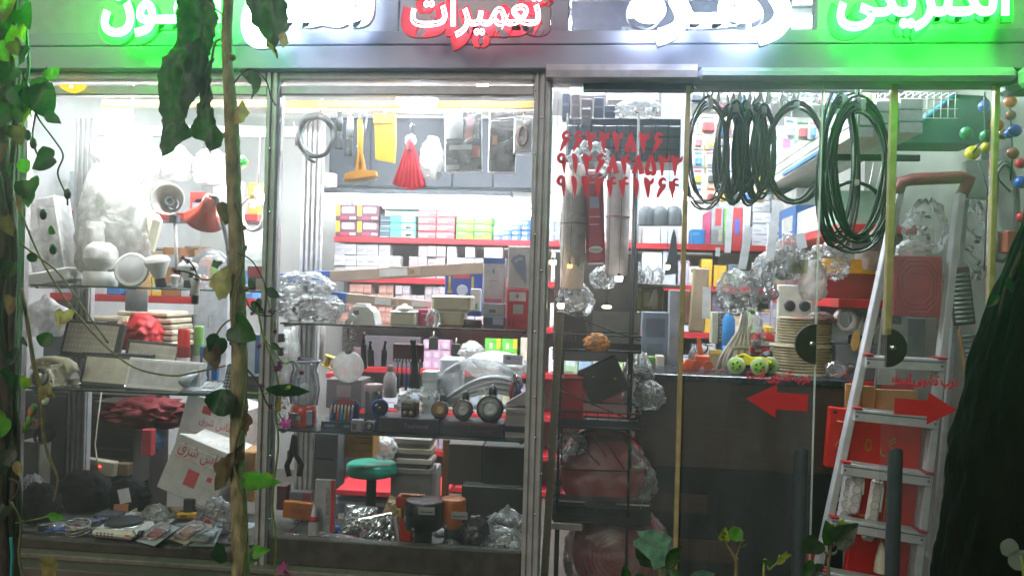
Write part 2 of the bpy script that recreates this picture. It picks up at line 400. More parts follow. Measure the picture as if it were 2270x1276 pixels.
for k, (a, b, v, lab) in enumerate(((1247, 1338, 58, 'long flat carton lying on the ledge behind the upper window'), (1362, 1415, 46, 'short upright carton beside the long one behind the upper window'), (1416, 1450, 70, 'low carton behind the white letter in the upper window'))):
    w = X(b) - X(a); t = thing('carton', lab, 'carton', (X((a + b) / 2), .1, zf2 + .001))
    part('box', MB().box(-w / 2, w / 2, 0, .2, 0, Z(v) - zf2, .004), mat('#b9b4bd', .6), t)
    part('label', MB().box(-w * .3, -w * .22, -.002, 0, .01, (Z(v) - zf2) * .8), mat('#55525c', .6), t)

# lit letters
def led_word(word, u0, u1, v0, v1, colr, e, body, label, dots=False, bodyoff=.028, bev=.0095):
    uc, vc = (u0 + u1) / 2, (v0 + v1) / 2; y = -.24; c = at(uc, vc, y); s = mpp(uc, y)
    w, h = (u1 - u0) * s, (v1 - v0) * s
    t = thing('lit_sign', label, 'lit sign', c)
    o = lettering(word, w, h, emit(colr, e), t, (0, 0, 0), name='led_outline', arabic=True, size=.3, bevel=bev, fill='NONE', res=4)
    b = lettering(word, w + bodyoff * 2, h + bodyoff * 2, body, t, (0, .035, 0), name='letter_body', arabic=True, size=.3, offset=bodyoff * .5, depth=.015, res=3)
    for k in (-.35, .35): part('bracket', MB().box(w * k - .01, w * k + .01, .06, .218, -.01, .01), ALUD, t)
    return t
GRN = (.014, 1, .03); WHL = (.62, .74, 1.0)
led_word('الکتریکی', 1855, 2238, -78, 72, GRN, 140, mat('#3f9a4c', .5), 'green lit Persian word for electric at the end beside the big tree')
led_word('زهـره', 1402, 1745, -40, 84, WHL, 60, mat('#d4d8e0', .5), 'white lit Persian name in front of the clear upper window', bev=.0125)
led_word('تعمیرات', 908, 1200, -22, 82, (1, .36, .38), 15, mat('#c4143c', .45), 'red lit Persian word for repairs outlined in small white lamps', bodyoff=.05, bev=.0062)
led_word('تلفـن', 540, 815, -95, 86, WHL, 55, mat('#d4d8e0', .5), 'white lit Persian word for telephone behind the drooping vine leaf', bev=.0125)
led_word('آیفـون', 222, 500, -62, 77, GRN, 150, mat('#3f9a4c', .5), 'green lit Persian word for door intercom beside the thin sapling')

# pilaster at the edge, with its stickers
t = thing('pilaster', 'dull pinkish stone pilaster at the window edge behind the vines', 'wall', (X(-120), -.1, G0))
for k in range(8):
    wpart('stone_slab', MB().box(X(-520), X(26), -.1, .06, .002 + G0 + k * .42, .002 + G0 + k * .42 + .412, .006), mat('#8f7f7b', .7, var=.14, scale=6, bump=.15), t)
for v0, v1, c, s_ in ((640, 700, '#5b4b48', '۱۲۵'), (790, 868, '#a2584c', '۶۶۲۲')):
    a, b = at(22, v0, -.102), at(22, v1, -.102)
    st = wpart('sticker', MB().box(X(4), X(24), -.103, -.1015, b.z, a.z), mat(c, .5), t)
    lettering(s_, .1, .03, PRINTR, st, (X(14) - t.location.x, -.105 - t.location.y, (a.z + b.z) / 2 - t.location.z), (0, -pi / 2, 0))

# display windows
zt, zs = Z(164), Z(1232, 300)
def post(parent, u0, u1, y0=-.035, y1=.045, z0=None, z1=None, m=ALU, ribs=3, name='frame_post', yy=0):
    z0 = zs if z0 is None else z0; z1 = zt if z1 is None else z1
    xa, xb = X(u0, yy), X(u1, yy); w = xb - xa
    o = wpart(name, MB().box(xa, xb, yy + y0 + .012, yy + y1, z0, z1, .003), m, parent)
    g = MB()
    for k in range(ribs):
        c = xa + w * (k + .5) / ribs; g.box(c - w / ribs * .3, c + w / ribs * .3, yy + y0, yy + y0 + .0115, z0, z1, .003)
    ch = link('profile_rib', g.mesh('profile_rib', m, V(parent.location)), o)
    return o
def rail(parent, ua, ub, va, vb, y0=-.03, y1=.04, m=ALU, name='frame_rail', uref=None):
    um = uref or (ua + ub) / 2
    return wpart(name, MB().box(X(ua), X(ub), y0, y1, Z(vb, um), Z(va, um), .004), m, parent)
wl = thing('display_window', 'display window with the lamps and telephones, beside the vine wall', 'shop window', (X(320), 0, zs))
wc = thing('display_window', 'display window with torches and hanging tools, next to the door', 'shop window', (X(890), 0, zs))
for w, a, b in ((wl, 50, 582), (wc, 613, 1172)):
    rail(w, a, b, 164, 180, -.03, .06, mat('#b5afb0', .45, .1)); rail(w, a, b, 192, 212, -.015, .04)
    zb = zs + .02
    wpart('sill_rail', MB().box(X(a), X(b), -.02, .05, zs + .013, Z(1206, (a + b) / 2), .004), mat('#3b3733', .5, .1, .25, .1), w)
    wpart('glass_pane', MB().box(X(a), X(b), 0, .006, zb, zt), GLASS, w)
def screws(parent, u, vs):
    g = MB()
    for v in vs:
        p = at(u, v, -.04); g.lathe([(.006, 0), (.005, .003), (.001, .003)], 8, TR(p.x, -.0355, p.z) @ RX(pi / 2))
    wpart('screw_heads', g, CHROME, parent)['kind'] = 'stuff'
screws(wl, 597, (200, 330, 470, 640, 760, 870, 1010, 1150)); screws(wc, 1186, (200, 340, 520, 735, 880, 970, 1140)); screws(wc, 1200, (260, 600, 1050))
post(wl, 30, 50, ribs=2); post(wl, 583, 612, ribs=2)
post(wc, 1173, 1213, ribs=3)
zdeck = Z(1200, 320)
post(wl, 160, 204, -.02, .03, zdeck, Z(262, 180, .5), mat('#a5a5a4', .45, .35), 4, 'inner_post', .5)
post(wc, 664, 708, -.02, .03, zdeck, Z(225, 680, .5), mat('#c3c2c4', .4, .35), 4, 'inner_post', .5)
rail(wl, 70, 575, 236, 262, .46, .5, mat('#a7a6a8', .4, .3), 'inner_header')
sm_ = mat('#4f4942', .6, var=.25, scale=5, bump=.1)
w = thing('window_sill', 'dusty stone sill ledge running under both display windows', 'sill', (X(600), -.05, zs - .1))
wpart('sill_slab', MB().box(X(26), X(1212), -.2, .05, zs - .06, zs - .012, .005), sm_, w)
wpart('sill_lip', MB().box(X(26), X(1212), -.09, .05, zs - .012, zs + .012, .004), mat('#6a645c', .5, .1, .2), w)
w = thing('base_wall', 'low dark base wall below the display windows', 'wall', (X(600), 0, G0))
for k in range(4):
    a = 26 + k * (1186 / 4); wpart('stone_slab', MB().box(X(a) + .002, X(a + 1186 / 4) - .002, -.1, .05, G0 + .002, zs - .062, .004), mat('#4a443f', .7, var=.2, bump=.15), w)
w = thing('display_deck', 'dark wooden display deck along the bottom of both windows', 'shelf', (X(600), .3, zdeck))
wpart('deck_board', MB().box(X(36), X(606), .052, .56, zdeck - .03, zdeck), mat('#39352f', .6, var=.2), w)
wpart('deck_board', MB().box(X(606) + .002, X(1190), .052, .56, zdeck - .03, zdeck - .001), mat('#39352f', .6, var=.2), w)
for a in (300, 880): wpart('bearer', MB().box(X(a), X(a + 30), .1, .5, FL, zdeck - .031), ALUD, w)
EDGE = mat('#0d3a30', .15, 0, .1)
def gshelf(ua, ub, va, vb, label, d=.42, y=.05):
    z = (at(ua, va, y).z + at(ub, vb, y).z) / 2
    t = thing('glass_shelf', label, 'shelf', (X((ua + ub) / 2), y, z))
    wpart('glass_plate', MB().box(X(ua), X(ub), y, y + d, z - .009, z), SHELFG, t)
    wpart('polished_edge', MB().box(X(ua), X(ub), y - .003, y - .0005, z - .009, z, .001), EDGE, t)
    for u in (ua + 8, ub - 8):
        wpart('shelf_bracket', MB().box(X(u) - .008, X(u) + .008, y + .02, y + d - .02, z - .022, z - .0095), ALUD, t)
    return z
zL1 = gshelf(52, 580, 630, 643, 'upper glass shelf under the round lamps')
zL2 = gshelf(52, 580, 857, 880, 'lower glass shelf under the telephones')
zC1 = gshelf(614, 1170, 711, 735, 'upper glass shelf under the cream tubs and long cartons')
zC2 = gshelf(614, 1170, 954, 973, 'lower glass shelf under the torches')

# door: fixed pane, two sliding leaves, tracks
zd = Z(190, 1700); zt2 = Z(166, 1700)
HEAD = mat('#a3aab8', .5, .05, .06)
w = thing('door_head', 'rounded metal track casing over the glass sliding door', 'door track', (X(1700), -.03, zd))
wpart('track_casing', MB().box(X(1528), X(2222), -.1, .09, zd, zt2 + .01, .02), HEAD, w)
pp = [(-.095, .0), (-.1, .03), (-.085, .06), (-.05, .07), (.09, .07), (.09, .0)]
wpart('rounded_cover', MB().prism([(a, b) for a, b in pp], X(1200), X(1527), RZ(-pi / 2) @ Matrix.Scale(-1, 4, (1, 0, 0)) if False else Matrix(((0, 1, 0, 0), (1, 0, 0, 0), (0, 0, 1, Z(183, 1360)), (0, 0, 0, 1)))), mat('#b3acb2', .42, .15), w)
wpart('lower_rail', MB().box(X(1280), X(1527), .01, .08, Z(197, 1400), Z(184, 1400)), mat('#55586a', .5), w)  # slate rail set back below the rounded cover
wpart('end_casing', MB().box(X(2223), X(2900), -.1, .09, zd - .03, zt2 + .01, .02), HEAD, w)
BLT = FL + .005
fp = thing('fixed_pane', 'fixed glass pane with three red painted phone numbers', 'glass panel', (X(1365), .02, BLT))
wpart('glass_pane', MB().box(X(1214), X(1512), .02, .026, BLT, Z(184, 1360)), GLASS, fp)
wpart('edge_strip', MB().box(X(1509), X(1519), -.004, .034, BLT, zd, .003), BRASS, fp)
PAINT = mat('#c80f2c', .5, var=.05)
for s_, a, b, v0, v1 in (('۶۶۲۲۲۸۲۶', 1236, 1471, 293, 338), ('۰۹۱۲۶۸۴۸۵۳۳', 1203, 1513, 342, 387), ('۰۹۱۲۲۴۴۱۲۶۴', 1203, 1506, 392, 437)):
    c = at((a + b) / 2, (v0 + v1) / 2, .018); s = mpp((a + b) / 2, .018)
    painted_digits(s_, (b - a) * s, (v1 - v0) * s, PAINT, fp, c - V(fp.location)).rotation_euler = (0, R(.6), 0)
def arrow(par, tip, tail, v, dirn):
    s = mpp(tip, par.location.y); c = at((tip + tail) / 2, v, par.location.y - .003)
    L = abs(tail - tip) / 2 * s; hl = 66 * s
    pts = [(-L, 0), (-L + hl, 38 * s), (-L + hl, 19 * s), (L, 19 * s), (L, -19 * s), (-L + hl, -19 * s), (-L + hl, -38 * s)]
    if dirn > 0: pts = [(-a, b) for a, b in pts][::-1]
    o = part('arrow', MB().prism(pts, -.0005, .0005), mat('#b0141f', .5, var=.05), par, c - V(par.location)); o.rotation_euler = (0, R(1.6), 0)
def leaf_door(label, ua, ub, y, uh, words, wu, wv, tip, tail, av, dirn, lock, brass):
    t = thing('sliding_door', label, 'glass door', (X((ua + ub) / 2, y), y, BLT))
    wpart('glass_pane', MB().box(X(ua, y), X(ub, y), y, y + .006, BLT, zd), GLASS, t)
    c = at((wu[0] + wu[1]) / 2, (wv[0] + wv[1]) / 2, y - .003); s = mpp(wu[0], y)
    lettering(words, (wu[1] - wu[0]) * s, (wv[1] - wv[0]) * s, PAINT, t, c - V(t.location), (0, R(1.6), 0), arabic=True, size=.1, offset=.0042)
    arrow(t, tip, tail, av, dirn)
    e = at(lock[0], lock[1], y); r = 45 * s; sg = lock[2]
    pts = [(0, -r)] + [(sg * r * sin(pi * k / 16), -r * cos(pi * k / 16)) for k in range(1, 16)] + [(0, r)]
    if sg < 0: pts = pts[::-1]
    lk = part('lock_plate', MB().prism(pts, -.012, .012), mat('#3a3532', .35, .5), t, e - V(t.location))
    part('keyhole', MB().lathe([(.014, 0), (.014, .006), (.008, .012), (.003, .012)], 12, TR(sg * r * .22 if sg < 0 else r * .3, -.012, 0) @ RX(pi / 2)), CHROME, lk)
    h = at(uh, 1003, y - .05); x = h.x; q = MB()
    q.lathe([(.029, BLT + .12), (.03, h.z - .7), (.03, h.z)], 24)
    for i, vv in enumerate(q.v):
        if vv[2] > h.z - .001 : q.v[i] = (vv[0], vv[1], vv[2] - (vv[1]) * .9)
    hd = part('handle', q, mat('#444b50', .32, .3), t, (x - t.location.x, -.055, -BLT))
    for z in (.0, h.z - .12): part('standoff', MB().cyl((0, .02, z), (0, .055, z), .01), ALUD, hd)
    if brass:
        wpart('edge_strip', MB().box(X(brass[0], y), X(brass[1], y), y - .012, y + .02, Z(brass[3], brass[0]), zd, .003), BRASS, t)
    return t
dl = leaf_door('sliding glass door leaf with arrow pointing toward the phone numbers', 1524, 1808, -.02, 1776, 'درب کشویی است', (1655, 1796), (818, 850), 1655, 1790, 888, -1, (1808, 762, -1), None)
wpart('edge_strip', MB().box(X(1808), X(1808) + .005, -.024, -.01, BLT, zd), mat('#c9d6d2', .2, .2), dl)
dr = leaf_door('sliding glass door leaf in front of the ladder, arrow toward the big tree', 1962, 2186, -.02, 1984, 'درب کشویی است', (1978, 2122), (828, 860), 2122, 1982, 904, 1, (1964, 770, 1), (1962, 1978, 0, 742))
wpart('edge_strip', MB().box(X(2186), X(2197), -.034, .0, BLT, zd, .003), BRASS, dr)
w = thing('fixed_pane', 'fixed glass pane beyond the brass strip behind the big tree', 'glass panel', (X(2400), .02, BLT))
wpart('glass_pane', MB().box(X(2200), X(2900), .02, .026, BLT, zd), GLASS, w)

# ------------------------------------------------------------------ lamps of the shop, unseen ones added
def batten(name, label, c, L, rot=0, e=60, tubes=2, group=None, m='#d8d8d8', tube_r=.013):
    t = thing(name, label, 'ceiling light', c, (0, 0, rot), group)
    part('housing', MB().box(-L / 2, L / 2, -.06, .06, .02, .06, .006), mat(m, .5), t)
    for k in range(tubes):
        yy = 0 if tubes == 1 else (-.035 if k == 0 else .035)
        part('tube', MB().cyl((-L / 2 + .03, yy, 0), (L / 2 - .03, yy, 0), tube_r, n=10), emit((.86, .93, 1), e), t)
    for x in (-L / 2 + .015, L / 2 - .015): part('end_holder', MB().box(x - .012, x + .012, -.05, .05, -.02, .019, .003), WHT, t)
    return t
CE = 200
for k, (x, y) in enumerate(((-1.9, .75), (-.35, .66), (.95, .66), (-1.6, 1.7), (-.2, 1.72), (1.1, 1.65))):
    batten('added_ceiling_light', 'unseen fluorescent batten added on the shop ceiling, %s of six, front row first' % ORD[k], (x, y, ZC - .065), 1.2, 0, CE, group='added ceiling battens')  # unseen battens, added because the visible tubes leave the shop dim

def strip(label, ua, ub, v, y, e):  # added strip lights that brighten the goods from the front
    a, c = at(ua, v, y), at(ub, v, y); t = thing('added_led_strip', label, 'strip light', ((a.x + c.x) / 2, y, c.z)); L = c.x - a.x
    part('channel', MB().box(-L / 2, L / 2, -.02, .02, .008, .02, .002), WHT, t); part('glow_strip', MB().box(-L / 2 + .01, L / 2 - .01, -.015, .015, -.004, .0075), emit((.9, .95, 1), e), t)
strip('white strip light added between the top rails over the lamp window', 128, 560, 182, .1, 190)
strip('dim strip light added between the top rails over the hanging tools', 660, 1150, 182, .1, 80)

hz_ = bpy.data.materials.new('bloom_haze'); hz_.use_nodes = True; hn = hz_.node_tree; hn.nodes.remove(hn.nodes['Principled BSDF'])
pv = hn.nodes.new('ShaderNodeVolumePrincipled'); pv.inputs['Color'].default_value = (.86, .88, .95, 1); pv.inputs['Density'].default_value = .0125; pv.inputs['Anisotropy'].default_value = .78
hn.links.new(pv.outputs[0], hn.nodes['Material Output'].inputs['Volume'])
ho = link('bloom_haze', MB().box(-11, 11, -11, 9, -1.5, 5.5).mesh('bloom_haze', hz_)); ho['kind'] = 'stuff'  # made-up haze volume that spreads the lamps' glow like lens bloom
# ------------------------------------------------------------------ helpers for goods
def base(u, v, y, z=None):
    p = at(u, v, y)
    return V((p.x, y, p.z if z is None else z))
def hz(u, v, y, z): return at(u, v, y).z - z
def carton(name, label, cat, u0, v0, u1, v1, y, d, col, prints=(), texts=(), z=None, rot=(0, 0, 0), group=None, b=.004, rough=.6, body='carton_body', kind='', bump=0, lid=0):
    uc = (u0 + u1) / 2; s = mpp(uc, y); p = base(uc, v1, y, z); w = (u1 - u0) * s
    h = (v1 - v0) * s if z is None else at(uc, v0, y).z - z
    mm = col if not isinstance(col, str) else mat(col, rough, kind=kind, bump=bump)
    q = MB().box(-w / 2, w / 2, 0, d, 0, h, b)
    if not prints and not texts and not lid: return single(name, label, cat, q, mm, p, rot, group)
    t = thing(name, label, cat, p, rot, group); part(body, q, mm, t)
    for i, (a0, b0, a1, b1, c) in enumerate(prints):
        part('printed_patch', MB().box(-w / 2 + a0 * w, -w / 2 + a1 * w, -.0016, -.0003, b0 * h, b1 * h), mat(c, .5) if isinstance(c, str) else c, t)
    for tx in texts:
        s_, a, bb, ww, hh, c = tx[:6]; ar = len(tx) > 6 and tx[6]; rr = tx[7] if len(tx) > 7 else 0
        lettering(s_, ww * w, hh * h if not rr else hh * h, mat(c, .6) if isinstance(c, str) else c, t, (-w / 2 + a * w, -.0022, bb * h), (0, rr, 0), name='printed_words', arabic=ar, size=.1, res=2)
    if lid: part('lid', MB().box(-w / 2 - .003, w / 2 + .003, -.003, d + .003, h * (1 - lid), h + .003, b), mm, t)
    return t
_bs = [0]
def bag(name, label, cat, u0, v0, u1, v1, y, d=None, z=None, m=None, inner=None, amp=.26, neck=0, group=None, rot=(0, 0, 0), freq=3., tie=None, n=48, k=20):
    _bs[0] += 1; uc = (u0 + u1) / 2; s = mpp(uc, y); p = base(uc, v1, y, z); w = (u1 - u0) * s; h = (v1 - v0) * s
    d = d or w * .7; t = thing(name, label, cat, p, rot, group)
    part('film', MB().crumple(w, d, h, amp, _bs[0], n, k, neck, freq=freq), m or FILM, t)
    if inner and not isinstance(inner, str): part('contents', MB().crumple(w * .82, d * .8, h * (.82 if not neck else .66), .1, _bs[0] + 50, 18, 8), inner, t)
    elif inner: part('contents', MB().bits(w * .84, d * .84, h * (.8 if not neck else .62), 15, _bs[0]), mat(inner, .4, kind='bits', var=.1), t)['kind'] = 'stuff'
    if tie: part('tie', MB().lathe([(.006, 0), (.014, .008), (.006, .016)], 8, TR(0, 0, h * .82)), mat(tie, .4), t)
    return t
def revolve(name, label, cat, parts, loc, rot=(0, 0, 0), group=None, n=22):
    if len(parts) == 1: return single(name, label, cat, MB().lathe(parts[0][1], n), parts[0][2], loc, rot, group)
    t = thing(name, label, cat, loc, rot, group)
    for nm, prof, mm in parts: part(nm, MB().lathe(prof, n), mm, t)
    return t
def arc(c, r, a0, a1, n=16, rz=None, plane='xz'):
    o = []
    for k in range(n + 1):
        a = a0 + (a1 - a0) * k / n; o.append(V((c[0] + r * cos(a), c[1], c[2] + (rz or r) * sin(a))))
    return o
def coilpts(c, rx, rz, turns, jit, seed, yr=.03, n=26):
    rd = random.Random(seed); o = []; ph = [rd.uniform(-jit, jit) for _ in range(turns * 3 + 3)]
    for k in range(turns * n + 1):
        a = pi / 2 + 2 * pi * k / n; q = k / n * 3; i = int(q); f = q - i; f = f * f * (3 - 2 * f)
        j = ph[i] * (1 - f) + ph[i + 1] * f
        low = .5 - .5 * sin(a)
        o.append(V((c[0] + (rx * (1 + j * (.3 + low))) * cos(a), c[1] + yr * (k / (turns * n) - .5) + .3 * yr * j / max(jit, .01), c[2] + rz * sin(a) * (1 + j * .5) - abs(j) * rz * .5 * low)))
    return o

# ------------------------------------------------------------------ left display window, upper shelf
yS = .2
s = mpp(100, yS)
t = thing('lamp_pack', 'tall clear sleeve holding a long white lamp, leaning at the vine wall', 'packaged lamp', base(112, 632, .24, zL1), (0, R(-11), 0))
part('clear_sleeve', MB().box(-.1, .1, 0, .13, .05, .46, .012), FROST, t)
part('lamp_tube', MB().cyl((-.03, .065, .06), (-.03, .065, .42), .03, n=14), WHT, t)
part('lamp_tube', MB().cyl((.045, .065, .06), (.045, .065, .42), .03, n=14), WHT, t)
part('base_block', MB().box(-.125, .115, -.01, .14, 0, .075, .01), WHT, t)
bag('bagged_lamp', 'big white lamp shade in clear polythene under the glaring bulb', 'bagged lamp', 172, 362, 330, 632, .32, .22, zL1, FROST, WHT, .2, freq=2.5)
bag('bagged_lamp', 'white bag bulging at the top of the lamp pile, below the glaring bulb', 'bag', 215, 285, 345, 440, .36, .2, None, FROST, None, .3)
carton('bag', 'cream plastic bag with curled red print behind the round lamps', 'bag', 266, 470, 330, 560, .3, .08, '#d9d3bd', [(.62, .08, .9, .3, '#b5483c'), (.2, .45, .8, .5, '#a99d7e'), (.2, .55, .75, .6, '#a99d7e'), (.2, .65, .7, .7, '#a99d7e')], rot=(0, R(14), 0), b=.03, rough=.4)
# big mushroom bulb on a white puck
c = base(222, 632, .16, zL1)
revolve('white_drum', 'wide white drum standing under the mushroom bulb', 'lamp', [('drum', [(.0801, 0), (.082, .004), (.082, .066), (.078, .072)], WHT)], c)
revolve('led_bulb', 'big white mushroom bulb standing on the white drum', 'light bulb', [('dome', [(.001, .15), (.04, .148), (.066, .13), (.08, .1), (.083, .066)][::-1], FROST), ('collar', [(.05, .012), (.07, .03), (.082, .052), (.085, .066)], WHT), ('foot', [(.03, 0), (.034, .012), (.05, .012)], WHTG)], c + V((0, 0, .0725)))
t = thing('frosted_lamp', 'pale frosted cylinder hanging above the mushroom bulb', 'lamp', base(215, 560, .25), (0, R(4), 0))
part('cylinder', MB().lathe([(.07, 0), (.07, .14), (.06, .16)], 22), FROST, t)
# round disc lamp facing out
c = base(292, 598, .13); 
revolve('disc_lamp', 'round white disc lamp tipped on edge, facing the street', 'lamp', [('rim', [(.02, -.05), (.05, -.04), (.085, -.008), (.0875, .004), (.081, .008)], WHT), ('diffuser', [(.081, .005), (.06, .009), (.001, .011)], mat('#c4c4c8', .35)), ('plug', [(.022, -.085), (.022, -.05), (.02, -.05)], WHTG)], c, (R(82), 0, R(8)))
def bulb(label, u, vb, y, w, h, z=None, rot=(0, 0, 0), blk=BLK, fr=.42, dome=True):
    p = base(u, vb, y, z); r = w / 2
    t = thing('led_bulb', label, 'light bulb', p, rot, 'white bulbs on the upper glass shelf')
    hb = h * .3
    part('screw_cap', MB().lathe([(r * fr * .7, 0), (r * fr, .004), (r * fr, hb * .9), (r * fr * .9, hb)], 16), blk, t)
    part('body', MB().lathe([(r * fr, hb), (r * fr * 1.15, hb + h * .06), (r * .72, h * .58), (r * .95, h * .74), (r, h * .8)], 22), WHTG, t)
    part('dome', MB().lathe([(r, h * .8), (r * .98, h * .86), (r * .8, h * .95), (r * .4, h * .99), (.001, h)], 22), FROST, t)
    return t
bulb('round-faced reflector bulb with black screw cap, next to the disc lamp', 358, 634, .15, .126, .165, zL1, (R(10), R(-6), 0))
bulb('squat white bulb with dark grey cap behind the purple flower buds', 416, 636, .19, .1, .135, zL1)
bulb('small plain white bulb standing in front of the squat one', 387, 636, .1, .05, .068, zL1, blk=WHT, fr=.6)
bulb('candle bulb with black cap hanging past the shelf edge', 432, 674, .02, .055, .15, blk=BLK, fr=.62)
# desk lamps
t = thing('desk_lamp', 'white desk lamp with its open round shade facing the street', 'desk lamp', base(392, 632, .3, zL1))
k = (V(at(372, 442, .2)) - V(t.location))
sh = part('lamp_shade', MB().lathe([(.03, -.1), (.045, -.09), (.06, -.06), (.084, .0), (.082, .003), (.056, -.056), (.03, -.084)], 28, TR(*k) @ RZ(R(10)) @ RX(R(80)), False), mat('#c9c6c0', .3, .2), t)
part('socket', MB().lathe([(.02, -.09), (.026, -.075), (.026, -.03), (.018, -.025), (.016, -.06)], 16, TR(*k) @ RZ(R(10)) @ RX(R(80))), mat('#77777a', .4, .4), t)
q = V(at(388, 490, .3)) - V(t.location)
part('stand', MB().tube([q, (0, 0, .03)], .009, 8), ALU, t); part('clamp', MB().box(q.x - .025, q.x + .02, -.02, .02, q.z - .01, q.z + .03, .004), DGREY, t)
part('arm', MB().tube([q, k + V((0, .06, .01))], .008, 8), ALU, t); part('foot', MB().lathe([(.07, 0), (.07, .015), (.02, .028)], 20), DGREY, t)
t = thing('desk_lamp', 'red desk lamp with a grey gooseneck bent over beside the sapling', 'desk lamp', base(520, 632, .2, zL1))
k = V(at(452, 488, .16)) - V(t.location); mt = TR(*k) @ RY(R(32)) @ RX(R(28))
part('lamp_shade', MB().lathe([(.014, .15), (.03, .148), (.038, .1), (.05, .06), (.098, .0), (.096, -.002), (.046, .056), (.03, .095)], 26, mt, False), mat('#d03a1a', .2, 0, .06, coat=.5), t)
part('reflector', MB().lathe([(.095, .0015), (.045, .053), (.02, .07), (.001, .07)], 26, mt, False), mat('#b9b8b5', .3, .3), t)
a = mt @ V((0, 0, .15))
pts = [a, a + V((.03, 0, -.005)), V(at(497, 505, .18)) - V(t.location), V(at(505, 545, .2)) - V(t.location), V(at(508, 590, .2)) - V(t.location), V((0, 0, .02))]
q = []
for i in range(len(pts) - 1):
    for j in range(6): q.append(pts[i].lerp(pts[i + 1], j / 6))
part('gooseneck', MB().tube(q, [.0125 if i % 2 else .0105 for i in range(len(q))], 10), mat('#74777c', .35, .5), t)
part('foot', MB().lathe([(.06, 0), (.06, .012), (.018, .03)], 18), RED, t)
revolve('glass_globe', 'clear glass globe behind the gooseneck of the red lamp', 'lamp globe', [('globe', [(.03, 0), (.09, .03), (.115, .09), (.1, .16), (.05, .2), (.03, .21)], CLEARP), ('neck', [(.032, -.002), (.034, .012), (.03, .014)], WHT)], base(470, 632, .38, zL1))
# cable ring and small things right of the sapling
t = thing('cable_ring', 'white cable ring lit by the second glaring bulb beside the mullion', 'cable coil', base(562, 474, .24))
part('cable', MB().tube(coilpts((0, 0, 0), .062, .085, 5, .06, 3), .007, 6), WHT, t); part('cable_tie', MB().box(-.012, .012, -.03, .03, .07, .1, .003), mat('#c9a94e', .5), t)
carton('plug_pack', 'red topped clear box with a black plug at the mullion', 'pack', 548, 590, 582, 641, .12, .08, BLK, [(.0, .55, 1, 1, '#c02a35'), (.55, 0, 1, .5, '#b9a8a0')], z=zL1)
carton('sticker_disc', 'flat pale board behind the cable ring', 'board', 532, 510, 582, 600, .4, .02, '#b9c3c2', [(.1, .2, .9, .26, '#9fb0b0')])
revolve('green_plug', 'bright green round cap hanging beside the sapling', 'cap', [('cap', [(.03, 0), (.03, .02), (.018, .03), (.001, .03)], mat('#12a536', .3)), ('ring', [(.031, -.008), (.031, .0)], mat('#c9763a', .4))], base(537, 360, .25), (R(70), 0, 0))
# goods behind, on the island shelves of the shop
def shelf_unit(label, ua, ub, vs, y, d, rise=6, uprights=True):
    t = thing('shelf_unit', label, 'shelving', (X((ua + ub) / 2, y), y, .02)); zz = []
    for v in vs:
        z = at((ua + ub) / 2, v, y).z; zz.append(z)
        wpart('shelf_board', MB().box(X(ua, y), X(ub, y), y, y + d, z - .045, z, .003), mat('#a81f28', .4, var=.06), t)
    if uprights:
        for u in (ua, ub):
            wpart('upright', MB().box(X(u, y) - .02, X(u, y) + .02, y + d - .04, y + d, .02, max(zz) + .45), mat('#8d9094', .5, .3), t)
    return zz
yI = 1.25
zi = shelf_unit('red shelves seen between the telephones and the round lamps', 62, 566, (470, 655, 1060), yI, .34)
cols = [('#c9ccd0', 62, 120, 560), ('#a7aeb2', 122, 200, 540), ('#3a78b8', 236, 266, 612), ('#d7d8da', 200, 236, 606), ('#c7a36c', 300, 334, 560), ('#e0c23c', 336, 356, 585), ('#8a5a34', 358, 398, 548), ('#b8bfc4', 400, 420, 570), ('#c98d80', 422, 462, 575), ('#7f9d46', 464, 480, 590), ('#d9d9db', 482, 520, 560), ('#4f7fb5', 522, 560, 580)]
nm = ['pale grey', 'grey blue', 'blue ended', 'white', 'tan', 'yellow', 'brown', 'silver', 'dull pink', 'olive', 'off-white', 'steel blue']
for i, (c, a, b, v) in enumerate(cols):
    carton('goods_box', '%s box on the red shelf behind the round lamps' % nm[i], 'box', a, v, b, 655, yI + .02, .2, c, [(.15, .15, .85, .4, '#cfcfcf')] if i % 2 else [(.1, .6, .9, .85, '#8f8f93')], z=zi[1])
cols = [('#dfe1e2', 66, 150, 400), ('#c3c8cc', 152, 205, 380), ('#d6d3cb', 206, 262, 410), ('#b9c2c8', 286, 342, 388), ('#4c7fb0', 316, 342, 420), ('#cf4a44', 420, 450, 425), ('#5d93c4', 432, 466, 440), ('#d9d6d0', 470, 512, 395), ('#c8a43d', 548, 572, 405)]
nm = ['tall white', 'pale blue grey', 'cream', 'white shiny', 'blue', 'red', 'sky blue', 'ivory', 'yellow']
for i, (c, a, b, v) in enumerate(cols):
    if i == 4: continue
    carton('goods_box', '%s box on the top red shelf behind the lamps' % nm[i], 'box', a, v, b, 470, yI + .02, .2, c, [(.2, .2, .8, .5, '#b7babd')], z=zi[0])
bag('bag', 'crumpled clear bag of fittings above the desk lamp shade', 'bag', 345, 325, 425, 400, .45, .16, None, FROST, None, .35)
bag('bag', 'second crumpled clear bag close to the sapling, above the red lamp', 'bag', 430, 335, 505, 410, .5, .16, None, FROST, '#d8d4cc', .35)
carton('white_card', 'blank white card hanging under the upper glass shelf', 'card', 277, 645, 327, 690, .5, .003, '#d9dbdd', b=0)
